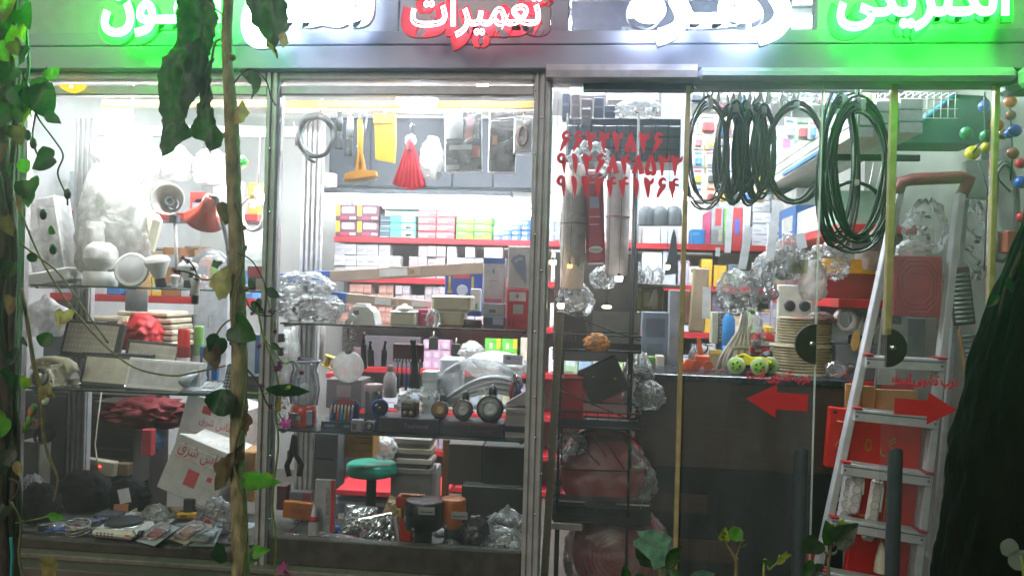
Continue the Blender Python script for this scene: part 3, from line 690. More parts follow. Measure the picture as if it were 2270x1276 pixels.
# lower shelf: floodlights, telephones
def flood(label, u0, v0, u1, v1, y, tilt, frame, panel, z=None, rows=4):
    uc = (u0 + u1) / 2; sc = mpp(uc, y); w = (u1 - u0) * sc; h = (v1 - v0) * sc
    t = thing('floodlight', label, 'floodlight', base(uc, v1, y, z), (R(-14), tilt, 0), 'LED floodlights on the lower glass shelf')
    part('housing', MB().box(-w / 2, w / 2, 0, .035, 0, h, .006), frame, t)
    part('led_panel', MB().box(-w / 2 + .02, w / 2 - .025, -.002, .001, .022, h - .016), panel, t)
    g = MB(); nx = 14
    for i in range(nx):
        for j in range(rows):
            x = -w / 2 + .03 + (w - .065) * i / (nx - 1); zz = .032 + (h - .058) * j / (rows - 1); g.box(x - .003, x + .003, -.004, -.0025, zz - .003, zz + .003)
    o = part('led_chip', g, mat('#cfc9a8', .3), t); o['kind'] = 'stuff'
    for x in (-w / 2 + .01, w / 2 - .01):
        part('corner_bolt', MB().cyl((x, -.003, .01), (x, .002, .01), .005, n=8), CHROME, t)
    return t
FP = mat('#aba398', .35); 
flood('dark framed LED floodlight standing tallest behind the dial telephone', 128, 715, 258, 792, .28, R(3), DGREY, FP, rows=6)
flood('dark framed LED floodlight behind the white panel, next to the red spray can', 262, 760, 386, 850, .3, R(3), DGREY, FP, rows=5)
flood('dark low LED floodlight lying at the front between telephone and white panel', 172, 790, 302, 858, .2, R(2), DGREY, mat('#bdb6a4', .3), rows=3)
flood('white framed LED floodlight leaning at the front of the shelf', 272, 800, 442, 866, .12, R(2), WHTG, mat('#c9cbd2', .25), zL2, rows=6)
carton('floodlight_bracket', 'flat dark bracket lying across the floodlights', 'bracket', 178, 784, 330, 793, .26, .06, DGREY)
# dial telephone
t = thing('dial_telephone', 'old cream dial telephone at the end of the lower shelf', 'telephone', base(106, 860, .14, zL2), (0, 0, R(-8)))
prof = [(-.085, 0), (.085, 0), (.085, .03), (.07, .06), (.05, .095), (-.05, .095), (-.07, .06), (-.085, .03)]
part('body', MB().prism(prof, -.0, .12), CREAM, t)
fr = MB().prism([(-.08, .002), (.08, .002), (.074, .035), (.045, .085), (-.045, .085), (-.074, .035)], -.045, -.001); part('front_slope', fr, CREAM, t)
dm = TR(0, -.047, .048) @ RX(R(78))
d = part('dial', MB().lathe([(.048, 0), (.048, .008), (.044, .01), (.001, .01)], 26, dm), mat('#6e6c66', .3, .3), t)
for k in range(10):
    a = R(40 + 28 * k); part('finger_hole', MB().lathe([(.007, .0105), (.007, .013), (.001, .0125)], 10, dm @ TR(.034 * cos(a), .034 * sin(a), 0)), mat('#2d2b28', .5), d)
part('dial_centre', MB().lathe([(.018, .01), (.018, .014), (.001, .014)], 16, dm), CREAM, d)
hs = [V((-.115, .04, .075)), V((-.105, .04, .1)), V((-.07, .04, .125)), V((0, .04, .132)), V((.07, .04, .125)), V((.105, .04, .1)), V((.115, .04, .07))]
part('handset', MB().tube(hs, [.03, .028, .018, .016, .018, .028, .03], 14), CREAM, t)
for x in (-.055, .055): part('cradle', MB().box(x - .012, x + .012, .02, .06, .094, .118, .004), CREAM, t)
part('coin_button', MB().cyl((.066, -.048, .03), (.066, -.04, .032), .007, n=10), CHROME, t)
part('cord', MB().tube([V((.085, .03, .02)), V((.11, 0, .01)), V((.125, -.03, .008))], .004, 6), CREAM, t)
# push button telephone
t = thing('desk_telephone', 'pale push button telephone with handset, on the shelf edge', 'telephone', base(448, 874, .1, zL2), (0, 0, R(6)))
part('body', MB().prism([(-.095, 0), (.09, 0), (.09, .022), (-.095, .022)], -.03, .13, RX(R(10))), mat('#b9bcc2', .35), t)
part('base_plate', MB().box(-.1, .095, -.045, .13, 0, .01, .004), mat('#5f646a', .5), t)
hs = [V((-.085, -.02, .045)), V((-.075, .01, .075)), V((-.055, .05, .09)), V((-.05, .1, .08)), V((-.05, .12, .055))]
part('handset', MB().tube(hs, [.03, .024, .02, .024, .028], 12), mat('#c5c8ce', .3), t)
for i in range(4):
    for j in range(3):
        part('key', MB().box(.0 + j * .026, .018 + j * .026, .0 + i * .024, .014 + i * .024, .027 + i * .0042, .034 + i * .0042, .002), WHTG, t)
part('display', MB().box(0, .075, .1, .122, .04, .05, .002), mat('#6b7480', .2), t)
part('cord', MB().tube(coilpts((.1, -.0, .015), .01, .012, 6, .02, 5, .1, 10), .003, 5), WHT, t)
t = thing('cordless_handset', 'black cordless handset with keypad half behind the sapling', 'telephone', base(503, 872, .12, zL2), (R(-12), R(4), 0))
part('body', MB().box(-.03, .03, 0, .03, 0, .15, .01), BLK, t)
for i in range(5):
    for j in range(3): part('key', MB().box(-.022 + j * .016, -.01 + j * .016, -.003, .001, .02 + i * .016, .031 + i * .016, .002), mat('#8b8f96', .4), t)
part('screen', MB().box(-.021, .021, -.002, .001, .105, .135, .002), mat('#57606a', .2), t)
carton('answering_base', 'dark charging base beside the mullion on the lower shelf', 'telephone base', 532, 832, 578, 880, .12, .1, DGREY, [(.1, .55, .9, .9, '#4a4d52')], z=zL2)
# spray cans
def spray(label, u, v0, vb, y, w, body, cap, z, group='spray cans'):
    p = base(u, vb, y, z); h = at(u, v0, y).z - z; r = w / 2
    t = thing('spray_can', label, 'spray can', p, (0, 0, 0), group)
    part('can', MB().lathe([(r * .9, 0), (r, .004), (r, h * .66), (r * .9, h * .7)], 20), mat(body, .3, .2), t)
    part('cap', MB().lathe([(r * .92, h * .67), (r * .95, h * .7), (r * .92, h * .97), (r * .8, h), (.001, h)], 20), mat(cap, .35), t)
    part('printed_band', MB().lathe([(r + .0008, h * .3), (r + .0008, h * .5)], 20, None, False), mat('#d9c9c6', .5), t)
    return t
spray('red spray can with a bright red cap in front of the clear packs', 405, 728, 846, .33, .066, '#8e1722', '#e02a1c', zL2)
spray('pale green spray can close behind the red one', 438, 722, 846, .4, .056, '#7fb27a', '#8fd06a', zL2)
carton('clear_pack', 'blue clear pack with plug hanging at the back of the lower shelf', 'pack', 440, 772, 480, 850, .38, .03, '#2862a8', [(.2, .55, .8, .78, '#d5cfc8'), (.3, .1, .42, .4, '#d5cfc8'), (.58, .1, .7, .4, '#d5cfc8')], z=None)
carton('clear_pack', 'tall white and blue pack between sapling and mullion', 'pack', 536, 745, 576, 840, .4, .04, '#b9c0cc', [(.7, 0, 1, 1, '#2f5a9a')])
# cloths and bags in the island shelf bay between the two glass shelves
bag('cloth_bag', 'red cloth bag with cream corner behind the floodlights', 'bag', 272, 700, 352, 775, .75, .2, None, mat('#a8161f', .6, bump=.2), None, .3, freq=2.5)
bag('cloth_bag', 'cream cloth tip poking out above the red bag', 'bag', 262, 705, 305, 745, .72, .1, None, mat('#b9a787', .7), None, .3)
for i, (v, a, b, c) in enumerate(((690, 258, 372, '#c8bda5'), (704, 200, 380, '#b7ab94'), (718, 215, 382, '#a89d88'), (731, 300, 384, '#c3b79f'), (744, 300, 382, '#a59984'), (757, 300, 384, '#b8ad96'))):
    carton('folded_sack', 'folded cream sack, %s from the top of the pile behind the floodlights' % ORD[i], 'sack', a, v, b, v + 11, .85, .25, c, b=.008, rough=.8, bump=.3, group='folded cream sacks')
bag('bag', 'white plastic bag knotted with red at the vine wall', 'bag', 62, 655, 140, 745, .5, .2, None, FROST, None, .35, neck=.4, tie='#b52630')
carton('partition_panel', 'dark grey partition panel behind the dial telephone', 'panel', 62, 690, 160, 850, 1.2, .02, '#45494d', b=0)
for a, b, v0, v1, c, l in ((345, 420, 705, 850, '#6f5f58', 'dull brown upright carton behind the red spray can'), (386, 412, 705, 770, '#b0544e', 'dusty red narrow carton above the spray cans'), (424, 500, 650, 850, '#a4a7ab', 'plain grey panel behind the clear blue pack')):
    carton('goods_box', l, 'box', a, v0, b, v1, 1.15, .1, c)
for i, u in enumerate((432, 462, 520)):
    t = thing('wire_hook', 'bent wire hook on the grey panel, %s from the spray cans' % ORD[i], 'hook', base(u, 705, 1.12), group='wire hooks')
    part('wire', MB().tube([V((0, 0, -.06)), V((0, 0, 0)), V((.01, -.01, .02)), V((.03, -.015, .022)), V((.035, -.015, .008))], .003, 5), CHROME, t)
# bottom of the window
t = carton('carton', 'big white carton with red Persian print, tipped over by the sapling', 'carton', 338, 985, 478, 1105, .36, .26, '#b3afa9', [(.38, .22, .58, .5, '#b0222c'), (.72, .42, .8, .5, '#b0222c'), (.08, .62, .95, .625, '#b0222c')], [('الماس شرق', .52, .78, .86, .27, '#b0222c', True)], rot=(R(-12), R(17), R(-6)))
part('top_flap', MB().box(-.145, .145, .0, .24, .0, .004, 0, TR(0, .0, .255) @ RX(R(24))), mat('#c9c6c1', .6), t)
lettering('الماس شرق', .17, .045, PRINTR, t, (.03, .085, .302), (R(-66), 0, 0), name='printed_words', arabic=True, size=.1)
carton('carton', 'white carton with faded red print stacked behind the tipped one', 'carton', 385, 890, 520, 1000, .62, .25, '#c9c4be', [(.3, .7, .45, .85, '#b5323a'), (.1, .3, .9, .305, '#b5323a')], [('الماس شرق', .6, .55, .6, .2, '#b5323a', True)], rot=(0, R(14), 0))
carton('carton', 'brown carton standing between sapling and mullion', 'carton', 488, 1005, 562, 1110, .5, .2, BROWNC, [(.4, 0, .48, 1, '#b89a6a')])
bag('red_cloth', 'dull red cloth bundle stuffed under the lower glass shelf', 'cloth', 246, 884, 420, 944, .8, .3, None, mat('#6a121a', .75, bump=.4), None, .5, freq=3.4)
bag('cloth', 'pale blue cloth bundle behind the tipped carton', 'cloth', 322, 950, 360, 1000, .7, .15, None, mat('#5d86b8', .7), None, .3)
carton('goods_box', 'small red box behind the tipped carton', 'box', 312, 955, 334, 1010, .55, .05, '#a8363c')
carton('goods_box', 'dark grey carton stacked deep under the lower shelf', 'carton', 200, 970, 292, 1075, .8, .2, '#3a3c36', [(.1, .3, .9, .34, '#4e5148'), (.1, .5, .9, .54, '#4e5148'), (.1, .7, .9, .74, '#4e5148')])
carton('goods_box', 'olive brown carton above the dark grey one under the shelf', 'carton', 205, 895, 300, 968, .8, .2, '#4b4238')
carton('tag_box', 'small tan box beside the tipped carton', 'box', 258, 1028, 284, 1054, .6, .05, '#8f7658')
t = carton('power_strip', 'cream power strip with a glowing red switch', 'power strip', 184, 1022, 250, 1052, .56, .05, CREAM, [(.2, .2, .5, .7, '#a89f86')], rot=(0, R(5), 0))
part('switch_lamp', MB().box(.0, .014, -.006, -.0008, .045, .055, .002), emit((1, .05, .03), 5), t)
part('cord', MB().tube([V((.0, .0, .05)), V((-.02, .0, .1)), V((-.05, .02, .16)), V((-.05, .02, .3)), V((-.045, .02, .5))], .004, 6), CREAM, t)
bag('bag', 'black bin bag slumped at the back of the deck', 'bag', 120, 1085, 252, 1165, .45, .14, zdeck, mat('#08090a', .6, bump=.3, spec=.12), None, .25)
bag('bag', 'black bag with silver cards behind the screw tray', 'bag', 238, 1082, 330, 1150, .47, .12, zdeck, mat('#0a0b0c', .6, bump=.3, spec=.12), None, .3)
carton('white_card', 'tilted white card on the black bag', 'card', 266, 1084, 291, 1114, .36, .003, '#c9cacb', b=0, rot=(0, R(-14), 0))
carton('orange_card', 'orange brown card in front of the black bag', 'card', 251, 1118, 283, 1140, .34, .004, '#a9663c', b=0, rot=(R(-10), R(-5), 0))
t = thing('plug_torch', 'red bodied plug with a pale spring at the vine wall', 'plug', base(95, 1112, .3))
part('body', MB().lathe([(.014, 0), (.02, .006), (.02, .05), (.014, .056)], 14), RED, t)
part('waist', MB().lathe([(.0205, .026), (.022, .03), (.0205, .034)], 14), RED, t)
part('spring', MB().tube(coilpts((0, 0, .075), .012, .012, 5, .02, 8, .03, 10), .002, 5), CHROME, t)
bag('bag', 'clear bag of brown fittings in the corner by the vine wall', 'bag', 38, 1060, 100, 1165, .34, .13, None, FILM, '#57432f', .3)
bag('bag', 'dark slumped bag at the corner of the deck', 'bag', 42, 1120, 130, 1200, .2, .12, zdeck, mat('#14110f', .7, spec=.12), None, .25)
carton('leaning_box', 'grey olive upright box at the vine wall', 'box', 40, 985, 85, 1080, .5, .1, '#6d6a5c')
revolve('pot', 'dark enamel bowl tipped under the lower shelf', 'bowl', [('bowl', [(.02, 0), (.05, .012), (.065, .04), (.062, .042), (.045, .016)], BLKG)], base(108, 965, .5), (R(60), 0, 0))
carton('terracotta_chip', 'orange brown round terracotta lid under the telephone', 'lid', 58, 930, 82, 952, .4, .02, '#96603d', b=.01)
# trays with screws
def tray(label, u0, v0, u1, v1, yaw, fill, seed):
    a = on((u0 + u1) / 2, v1, zdeck); t = thing('parts_tray', label, 'tray', a, (0, 0, yaw), 'cream parts trays')
    w = (u1 - u0) * mpp((u0 + u1) / 2, a.y) * .92; d = .13; m_ = mat('#b9b196', .5)
    part('floor', MB().box(-w / 2, w / 2, 0, d, 0, .004), m_, t)
    for a0, a1, b0, b1 in ((-w / 2, w / 2, -.004, 0), (-w / 2, w / 2, d, d + .004), (-w / 2 - .004, -w / 2, -.004, d + .004), (w / 2, w / 2 + .004, -.004, d + .004), (w * .1, w * .1 + .003, 0, d)):
        part('side', MB().box(a0, a1, b0, b1, 0, .035), m_, t)
    rd = random.Random(seed); g = MB()
    for k in range(46):
        x, yy = rd.uniform(-w / 2 + .01, w / 2 - .01), rd.uniform(.01, d - .01); an = rd.uniform(0, 6.3); L = .009
        g.tube([V((x, yy, .008 + rd.random() * .012)), V((x + L * cos(an), yy + L * sin(an), .01 + rd.random() * .012))], .0026, 5)
    o = part('screws', g, mat(fill, .35, .7), t); o['kind'] = 'stuff'
tray('cream tray of brass screws behind the hotplate', 285, 1122, 392, 1150, R(3), '#7a6234', 1)
tray('cream tray of yellow screws behind the yellow soldering gun', 398, 1120, 490, 1152, R(-2), '#a58c30', 2)
carton('black_adapter', 'black adapter block standing by the two trays', 'adapter', 405, 1108, 427, 1142, .33, .03, BLK)
# hot plate
t = thing('hotplate', 'small white electric hotplate with a black ring', 'hotplate', on(246, 1198, zdeck) , (0, 0, R(-4)))
part('body', MB().box(-.115, .115, 0, .2, .008, .05, .016), mat('#c2bfb6', .3), t)
part('ring', MB().lathe([(.078, .05), (.082, .055), (.082, .068), (.076, .072), (.001, .072)], 30, TR(-.01, .11, 0)), mat('#1c1e21', .5), t)
part('trim_ring', MB().lathe([(.09, .05), (.09, .053), (.084, .055)], 30, TR(-.01, .11, 0)), CHROME, t)
for i in range(2):
    for k in range(5): part('vent_slot', MB().box(-.08 + k * .02, -.071 + k * .02, -.001, .001, .02 + i * .011, .026 + i * .011), BLK, t)
part('maker_mark', MB().box(.075, .1, -.001, .0005, .028, .036), PRINTR, t)
part('knob', MB().cyl((.1155, .05, .03), (.135, .05, .03), .016, n=14), BLK, t)
for x in (-.09, .09): part('foot', MB().lathe([(.01, 0), (.012, .009)], 10, TR(x, .03, 0)), BLK, t)
t = thing('wire_coil', 'coil of clear wire in a bag beside the hotplate', 'wire coil', on(158, 1188, zdeck) + V((0, .05, .0)))
for k in range(7): part('loop', MB().tube([V((.055 * (1 + .03 * k % .1) * cos(a * .3), .05 * sin(a * .3), .012 + .006 * k + .012 * sin(a * .3 + k))) for a in range(21)], .0042, 6, True), mat('#a9a69c', .15, .5), t)
for i, (u, v, L, an, c, l) in enumerate(((190, 1166, .16, 20, '#24356e', 'dark blue handled screwdriver pack lying behind the wire coil'), (282, 1158, .17, 6, '#2e4f8e', 'blue and white screwdriver pack lying beside the cream tray'))):
    t = thing('screwdriver_pack', l, 'screwdriver', on(u, v, zdeck) + V((0, .02, .0)), (0, 0, R(an)))
    part('card', MB().box(-L / 2, L / 2, -.02, .03, 0, .008, .002), mat('#8c97a8', .4), t)
    part('handle', MB().tube([V((-.02, 0, .022)), V((0, 0, .022)), V((.05, 0, .022)), V((L / 2, 0, .022))], [.008, .014, .011, .014], 10), mat(c, .25), t)
    part('shaft', MB().cyl((-.02, 0, .022), (-L / 2, 0, .022), .0035, n=8), CHROME, t)
    part('bubble', MB().crumple(L * .9, .05, .035, .1, 30 + i, 18, 6), FILM, t)
t = thing('soldering_gun', 'yellow soldering gun lying with its tip toward the hotplate', 'soldering iron', on(412, 1160, zdeck) + V((0, .02, .02)), (0, R(-4), R(2)))
part('handle', MB().box(-.06, .055, -.012, .012, .0, .036, .012), mat('#c99a12', .35), t)
part('grip_slot', MB().box(-.035, -.0, -.0135, -.011, .012, .024, .005), mat('#5c4508', .5), t)
part('barrel', MB().tube([V((-.06, 0, .018)), V((-.075, 0, .012)), V((-.14, .0, -.005))], [.008, .005, .004], 8), mat('#6b5b3c', .4, .5), t)
part('tip', MB().cyl((-.14, 0, -.005), (-.17, 0, -.012), .004, .001, n=8), mat('#3a3228', .4, .6), t)
def blister(label, u, v, w, d, rz, card, goods, zoff=.0, tilt=0):
    t = thing('blister_pack', label, 'blister pack', on(u, v, zdeck) + V((0, 0, zoff)), (R(22 + tilt), 0, rz), 'blister packs at the front of the deck')
    part('card', MB().box(-w / 2, w / 2, 0, d, 0, .003), mat(card, .5), t)
    part('bubble', MB().crumple(w * .9, d * .85, .03, .25, int(u), 20, 6), FILMF, t).location = (0, d * .5, .003)
    part('goods', MB().box(-w * .3, w * .3, d * .25, d * .7, .003, .016, .006), mat(goods, .4), t)
    part('printed_patch', MB().box(-w * .4, w * .1, d * .78, d * .95, .0031, .0036), PRINTR, t)
blister('white blister pack with a red tag right of the hotplate', 322, 1204, .14, .15, R(-24), '#a9adb0', '#93282c')
blister('tan blister pack of pliers overlapping the white one', 392, 1206, .15, .16, R(-28), '#9a8878', '#a0623c', .012)
blister('grey blister pack lying nearest the sapling', 440, 1212, .15, .13, R(8), '#7f868a', '#555a5e', .004)
bag('bag', 'clear bag of silver clips bunched up at the sapling foot', 'bag', 440, 1140, 512, 1212, .2, .12, zdeck, FILMF, '#8d9094', .4)
bag('bag', 'small clear bag of white clips behind the grey pack', 'bag', 316, 1150, 372, 1190, .28, .1, zdeck, FILMF, '#9a9a9a', .4)
carton('socket_cube', 'bright pink socket cube between the blister packs', 'socket', 432, 1160, 454, 1182, .24, .03, '#d0348a', [(.2, .3, .8, .7, '#e8a0c8')], b=.006)
carton('label_box', 'small box with a red face by the yellow soldering gun', 'box', 428, 1148, 462, 1164, .3, .04, '#a3332c')
for i, (u, v, w, c) in enumerate(((150, 1196, .1, '#26282e'), (230, 1150, .12, '#30343a'), (345, 1168, .09, '#a4a6a8'), (480, 1205, .12, '#6d7276'), (530, 1215, .1, '#8f9499'))):
    carton('flat_pack', 'flat %s pack lying flat on the deck, %s along from the vine wall' % (['dark', 'charcoal', 'pale', 'grey', 'silver'][i], ORD[i]), 'pack', u - 25, v - 9, u + 25, v, .22 + .02 * i, .1, c, [(.2, .2, .7, .8, '#8a8c8e')], z=zdeck + .001, group='flat packs on the deck')
t = thing('amber_half_moon', 'amber half-moon glowing at the top rail by the vine', 'lamp', base(161, 206, -.06))  # emissive amber half-moon with a brighter block at its centre
part('shade', MB().prism([(-.068, .036), (-.05, .018), (-.02, .004), (0, 0), (.02, .004), (.05, .018), (.068, .036)][::-1], -.012, .012), emit((1, .48, .03), 1.3), t)
part('bulb_holder', MB().box(-.01, .01, -.014, .01, .02, .034, .002), emit((1, .8, .4), 3), t)
# the two bare bulbs of the window and the warm bulb above
def lampbulb(label, u, v, y, r, e, colr=(1, .97, .95), cord=.25, name='lit_bulb'):
    t = thing(name, label, 'light bulb', base(u, v, y), group='bare lit bulbs')
    part('bulb', MB().sphere((0, 0, 0), r, 14), emit(colr, e), t)
    part('cap', MB().lathe([(r * .6, r * .85), (r * .62, r * 1.7), (r * .3, r * 1.9)], 12), WHT, t)
    part('cord', MB().tube([V((0, 0, r * 1.8)), V((.002, 0, r * 1.8 + cord))], .003, 5), WHT, t)
    return t
lampbulb('glaring white bulb over the bagged lamps, by the vine', 292, 318, .2, .05, 260)
lampbulb('glaring white bulb beside the mullion and the cable ring', 572, 440, .3, .035, 170)
lampbulb('small pale bulb peeping out beside the drooping leaf', 422, 218, .3, .014, 30, (1, .85, .7), .05)

t = thing('dark_cabinet', 'dark brown panel added deep behind the tipped carton', 'cabinet', (X(200, 1.0), 1.0, FL))  # added panel, darkens the bright wall behind the goods
wpart('cabinet_body', MB().box(X(62, 1.0), X(346, 1.0), 1.0, 1.2, FL, at(200, 872, 1.0).z, .004), mat('#1f1b18', .5), t)
for k in range(3): wpart('panel_door', MB().box(X(64 + k * 94, .98), X(64 + k * 94 + 90, .98), .98, .998, FL + .05, at(200, 880, .98).z, .004), mat('#28231f', .45, var=.25), t)
# ------------------------------------------------------------------ middle window: hanging row
RAILM = mat('#b98a2c', .4, .2)
t = thing('hanging_rail', 'yellow rail across both windows that the tools hang from', 'rail', (X(700, .3), .3, Z(232, 900, .3)))
wpart('rail_bar', MB().box(X(215, .3), X(1176, .3), .29, .315, Z(240, 900, .3), Z(224, 900, .3), .003), RAILM, t)
t = thing('rear_rail', 'white rail behind the yellow hanging rail', 'rail', (X(900, .42), .42, Z(246, 900, .42)))
wpart('rail_bar', MB().box(X(612, .42), X(1176, .42), .41, .435, Z(252, 900, .42), Z(242, 900, .42), .003), WHT, t)
zr = Z(240, 900, .3)
def hook(par, x=0, ztop=0, L=.05):
    part('hook', MB().tube([V((x, 0, ztop - L)), V((x, 0, ztop - .012)), V((x + .004, .008, ztop)), V((x + .01, .014, ztop - .004))], .0025, 5), CHROME, par)
def hang(label, u, v, y=.28): return base(u, v, y)
# black hose ring
t = thing('hose_ring', 'black ring of hose hanging beside the mullion', 'hose', base(700, 302, .28))
part('ring', MB().tube([V((.092 * cos(a * pi / 16), .01 * sin(a), .105 * sin(a * pi / 16))) for a in range(32)], [.012 + .006 * max(0, sin(a * pi / 16)) for a in range(32)], 9, True), BLK, t)
part('inner_ring', MB().tube([V((.078 * cos(a * pi / 16) + .006, .015, .092 * sin(a * pi / 16))) for a in range(32)], .004, 6, True), mat('#8e9296', .3), t)
part('loose_end', MB().tube([V((-.06, -.01, -.09)), V((-.03, -.012, -.12)), V((.005, -.012, -.135))], .008, 8), BLK, t)
part('side_plug', MB().tube([V((-.12, 0, .07)), V((-.105, 0, .0)), V((-.1, 0, -.05))], [.004, .006, .012], 8), mat('#8d7467', .4), t)
hook(t, .02, .19, .07)
def wiper(label, u, v0, v1, w, col, y, tilt, head=True):
    t = thing('squeegee', label, 'squeegee', base(u, v1, y), (0, R(tilt), 0)); s = mpp(u, y); h = (v1 - v0) * s; m_ = mat(col, .3)
    part('handle', MB().tube([V((0, 0, .05)), V((0, 0, h * .5)), V((.004, 0, h * .85)), V((0, 0, h))], [.015, .014, .017, .012], 10), m_, t)
    part('neck', MB().prism([(-.03, .02), (.03, .02), (.013, h * .42), (-.013, h * .42)], -.01, .012), m_, t)
    if head:
        part('head', MB().prism([(-w / 2, .0), (w / 2, .015), (w / 2 - .004, .038), (.03, .045), (-.03, .042), (-w / 2 + .01, .03)], -.022, .02), m_, t)
        part('rubber_blade', MB().box(-w / 2 + .005, w / 2 - .005, -.004, .0, -.012, .004, 0, RY(R(-4))), mat('#d9b878', .4), t)
    hook(t, 0, h + .03, .05); return t
wiper('mustard yellow squeegee hanging among black tools', 800, 268, 398, .17, '#c58713', .26, -3)
for u, v0, v1, w, c, l, tl in ((751, 252, 330, .05, '#1b1d22', 'black handled brush hanging next to the hose ring', 0), (772, 262, 345, .045, '#8a8f98', 'grey and white brush hanging behind the mustard squeegee', 2), (789, 262, 370, .05, '#1f2530', 'long black tube brush hanging against the mustard squeegee', 9)):
    t = thing('brush', l, 'brush', base(u, v1, .3), (0, R(tl), 0)); s = mpp(u, .3); h = (v1 - v0) * s
    part('handle', MB().tube([V((0, 0, h * .4)), V((0, 0, h * .7)), V((0, 0, h))], [.012, .02, .014], 10), mat(c, .35), t)
    part('bristles', MB().lathe([(.022, 0), (.02, h * .2), (.012, h * .42)], 12), mat('#3a3c40', .8), t)
    part('collar', MB().cyl((0, 0, h * .4), (0, 0, h * .46), .016), CHROME, t); hook(t, 0, h + .03, .05)
t = thing('yellow_pack', 'bright yellow cloth pack in clear wrap hanging by the rail', 'pack', base(855, 362, .27), (0, R(-2), 0))
part('cloth', MB().prism([(-.05, .02), (.045, .0), (.052, .12), (.05, .235), (-.052, .235), (-.05, .1)], -.016, .02), mat('#d9a514', .45, bump=.3), t)
part('header_card', MB().box(-.056, .056, -.0235, -.0222, .2, .245), mat('#c99d2a', .5), t); hook(t, 0, .275, .05)
t = thing('red_duster', 'pleated red fan duster with a white frill hanging at the middle', 'duster', base(906, 420, .25))
g = MB(); n = 13
for k in range(n):
    f0, f1 = (k / n - .5), ((k + 1) / n - .5); a0, a1 = f0 * .16, f1 * .16
    g.add([(f0 * .03, 0, .235), (f1 * .03, 0, .235), (a1, -.02 if k % 2 else .0, .012 * abs(f1) * 4), (a0, .0 if k % 2 else -.02, .012 * abs(f0) * 4)], [(3, 2, 1, 0)])
    g.add([(f0 * .03, .03, .235), (f1 * .03, .03, .235), (a1, .05, .012 * abs(f1) * 4), (a0, .05, .012 * abs(f0) * 4)], [(0, 1, 2, 3)])
g.lathe([(.016, .2), (.02, .23), (.008, .262)], 10)
part('pleats', g, mat('#d02842', .4), t); part('frill', MB().crumple(.06, .05, .05, .4, 4, 16, 6), FROST, t).location = (0, .01, .225)
hook(t, 0, .33, .08)
bag('bag', 'white bag of small parts hanging beside the red duster', 'bag', 930, 305, 982, 396, .3, .06, None, FROST, '#b9b4c4', .25)
def pouch(label, u0, v0, u1, v1, y, col, patches, rot=0):
    t = carton('hanging_pack', label, 'pack', u0, v0, u1, v1, y, .03, col, patches, group='packs hanging on the rail', rot=(0, R(rot), 0), b=.008, rough=.25)
    w = (u1 - u0) * mpp(u0, y); h = (v1 - v0) * mpp(u0, y); part('wrap', MB().box(-w / 2 - .004, w / 2 + .004, -.012, .033, -.01, h + .008, .006), FILM, t); hook(t, 0, h + .035, .05); return t
pouch('white and black tool pack with orange grip, right of the red duster', 988, 250, 1066, 378, .28, '#17181b', [(.0, .55, .5, 1, '#dcdcde'), (.1, .36, .75, .44, '#c9c9c9'), (.55, .5, .78, .75, '#c85018'), (.75, .22, .98, .42, '#d02a10'), (.6, .7, .8, .95, '#c97f8a'), (.02, .02, .4, .1, '#c4c6ca')], -2)
pouch('dark brown cutter pack hanging near the door post', 1083, 250, 1140, 380, .28, '#2a2021', [(.12, .45, .32, .6, '#c97a2a'), (.3, .05, .8, .3, '#3d2a26'), (.5, .7, .95, .74, '#6d5a4a')])
t = pouch('clear pack of brown cable coil hanging beside the door post', 1140, 264, 1176, 338, .27, '#c3b9b4', [])
part('coil', MB().tube([V((.022 * cos(a * pi / 10), -.014, .08 + .045 * sin(a * pi / 10))) for a in range(20)], .009, 7, True), mat('#5e4a40', .5), t)
carton('price_card', 'grey card hanging under the brown cutter pack', 'card', 1090, 378, 1160, 412, .36, .003, '#a9b2b8', [(.1, .2, .5, .3, '#555')], b=0) if False else None
carton('box', 'small pale box standing at the end of the tube light housing', 'box', 718, 384, 740, 412, 2.4, .08, '#d8b8ae')
# ceiling disc light in the window, warm bulb between the rails
t = thing('disc_light', 'round white ceiling lamp glaring above the hanging tools', 'ceiling light', base(925, 224, .26))
part('diffuser', MB().lathe([(.001, -.03), (.08, -.03), (.1, -.015), (.1, .0)], 24), emit((.93, .97, 1), 60), t)
part('rim', MB().lathe([(.102, -.02), (.106, -.005), (.106, .01), (.09, .01)], 24), WHT, t)
part('stem', MB().cyl((0, 0, .01), (0, 0, ZC - base(925, 224, .26).z), .012), WHT, t)
t = thing('warm_bulb', 'small warm bulb glowing between the top rails near the door', 'light bulb', base(1070, 190, .16))
part('bulb', MB().sphere((0, 0, 0), .022, 14, (1.3, 1, .7)), emit((1, .78, .5), 40), t); part('socket', MB().cyl((0, 0, .012), (0, 0, .04), .012), WHT, t)
t = thing('cable', 'thick wire sagging along the rail under the fascia', 'cable', (X(900), .03, Z(200)))
pts = [at(606, 190, .045), at(640, 206, .045), at(800, 209, .045), at(1000, 207, .045), at(1150, 205, .045), at(1182, 195, .045), at(1198, 184, .045)]
wpart('wire', MB().tube([a.lerp(b, k / 5) for a, b in zip(pts, pts[1:]) for k in range(5)], .008, 6), mat('#5d5558', .6), t)

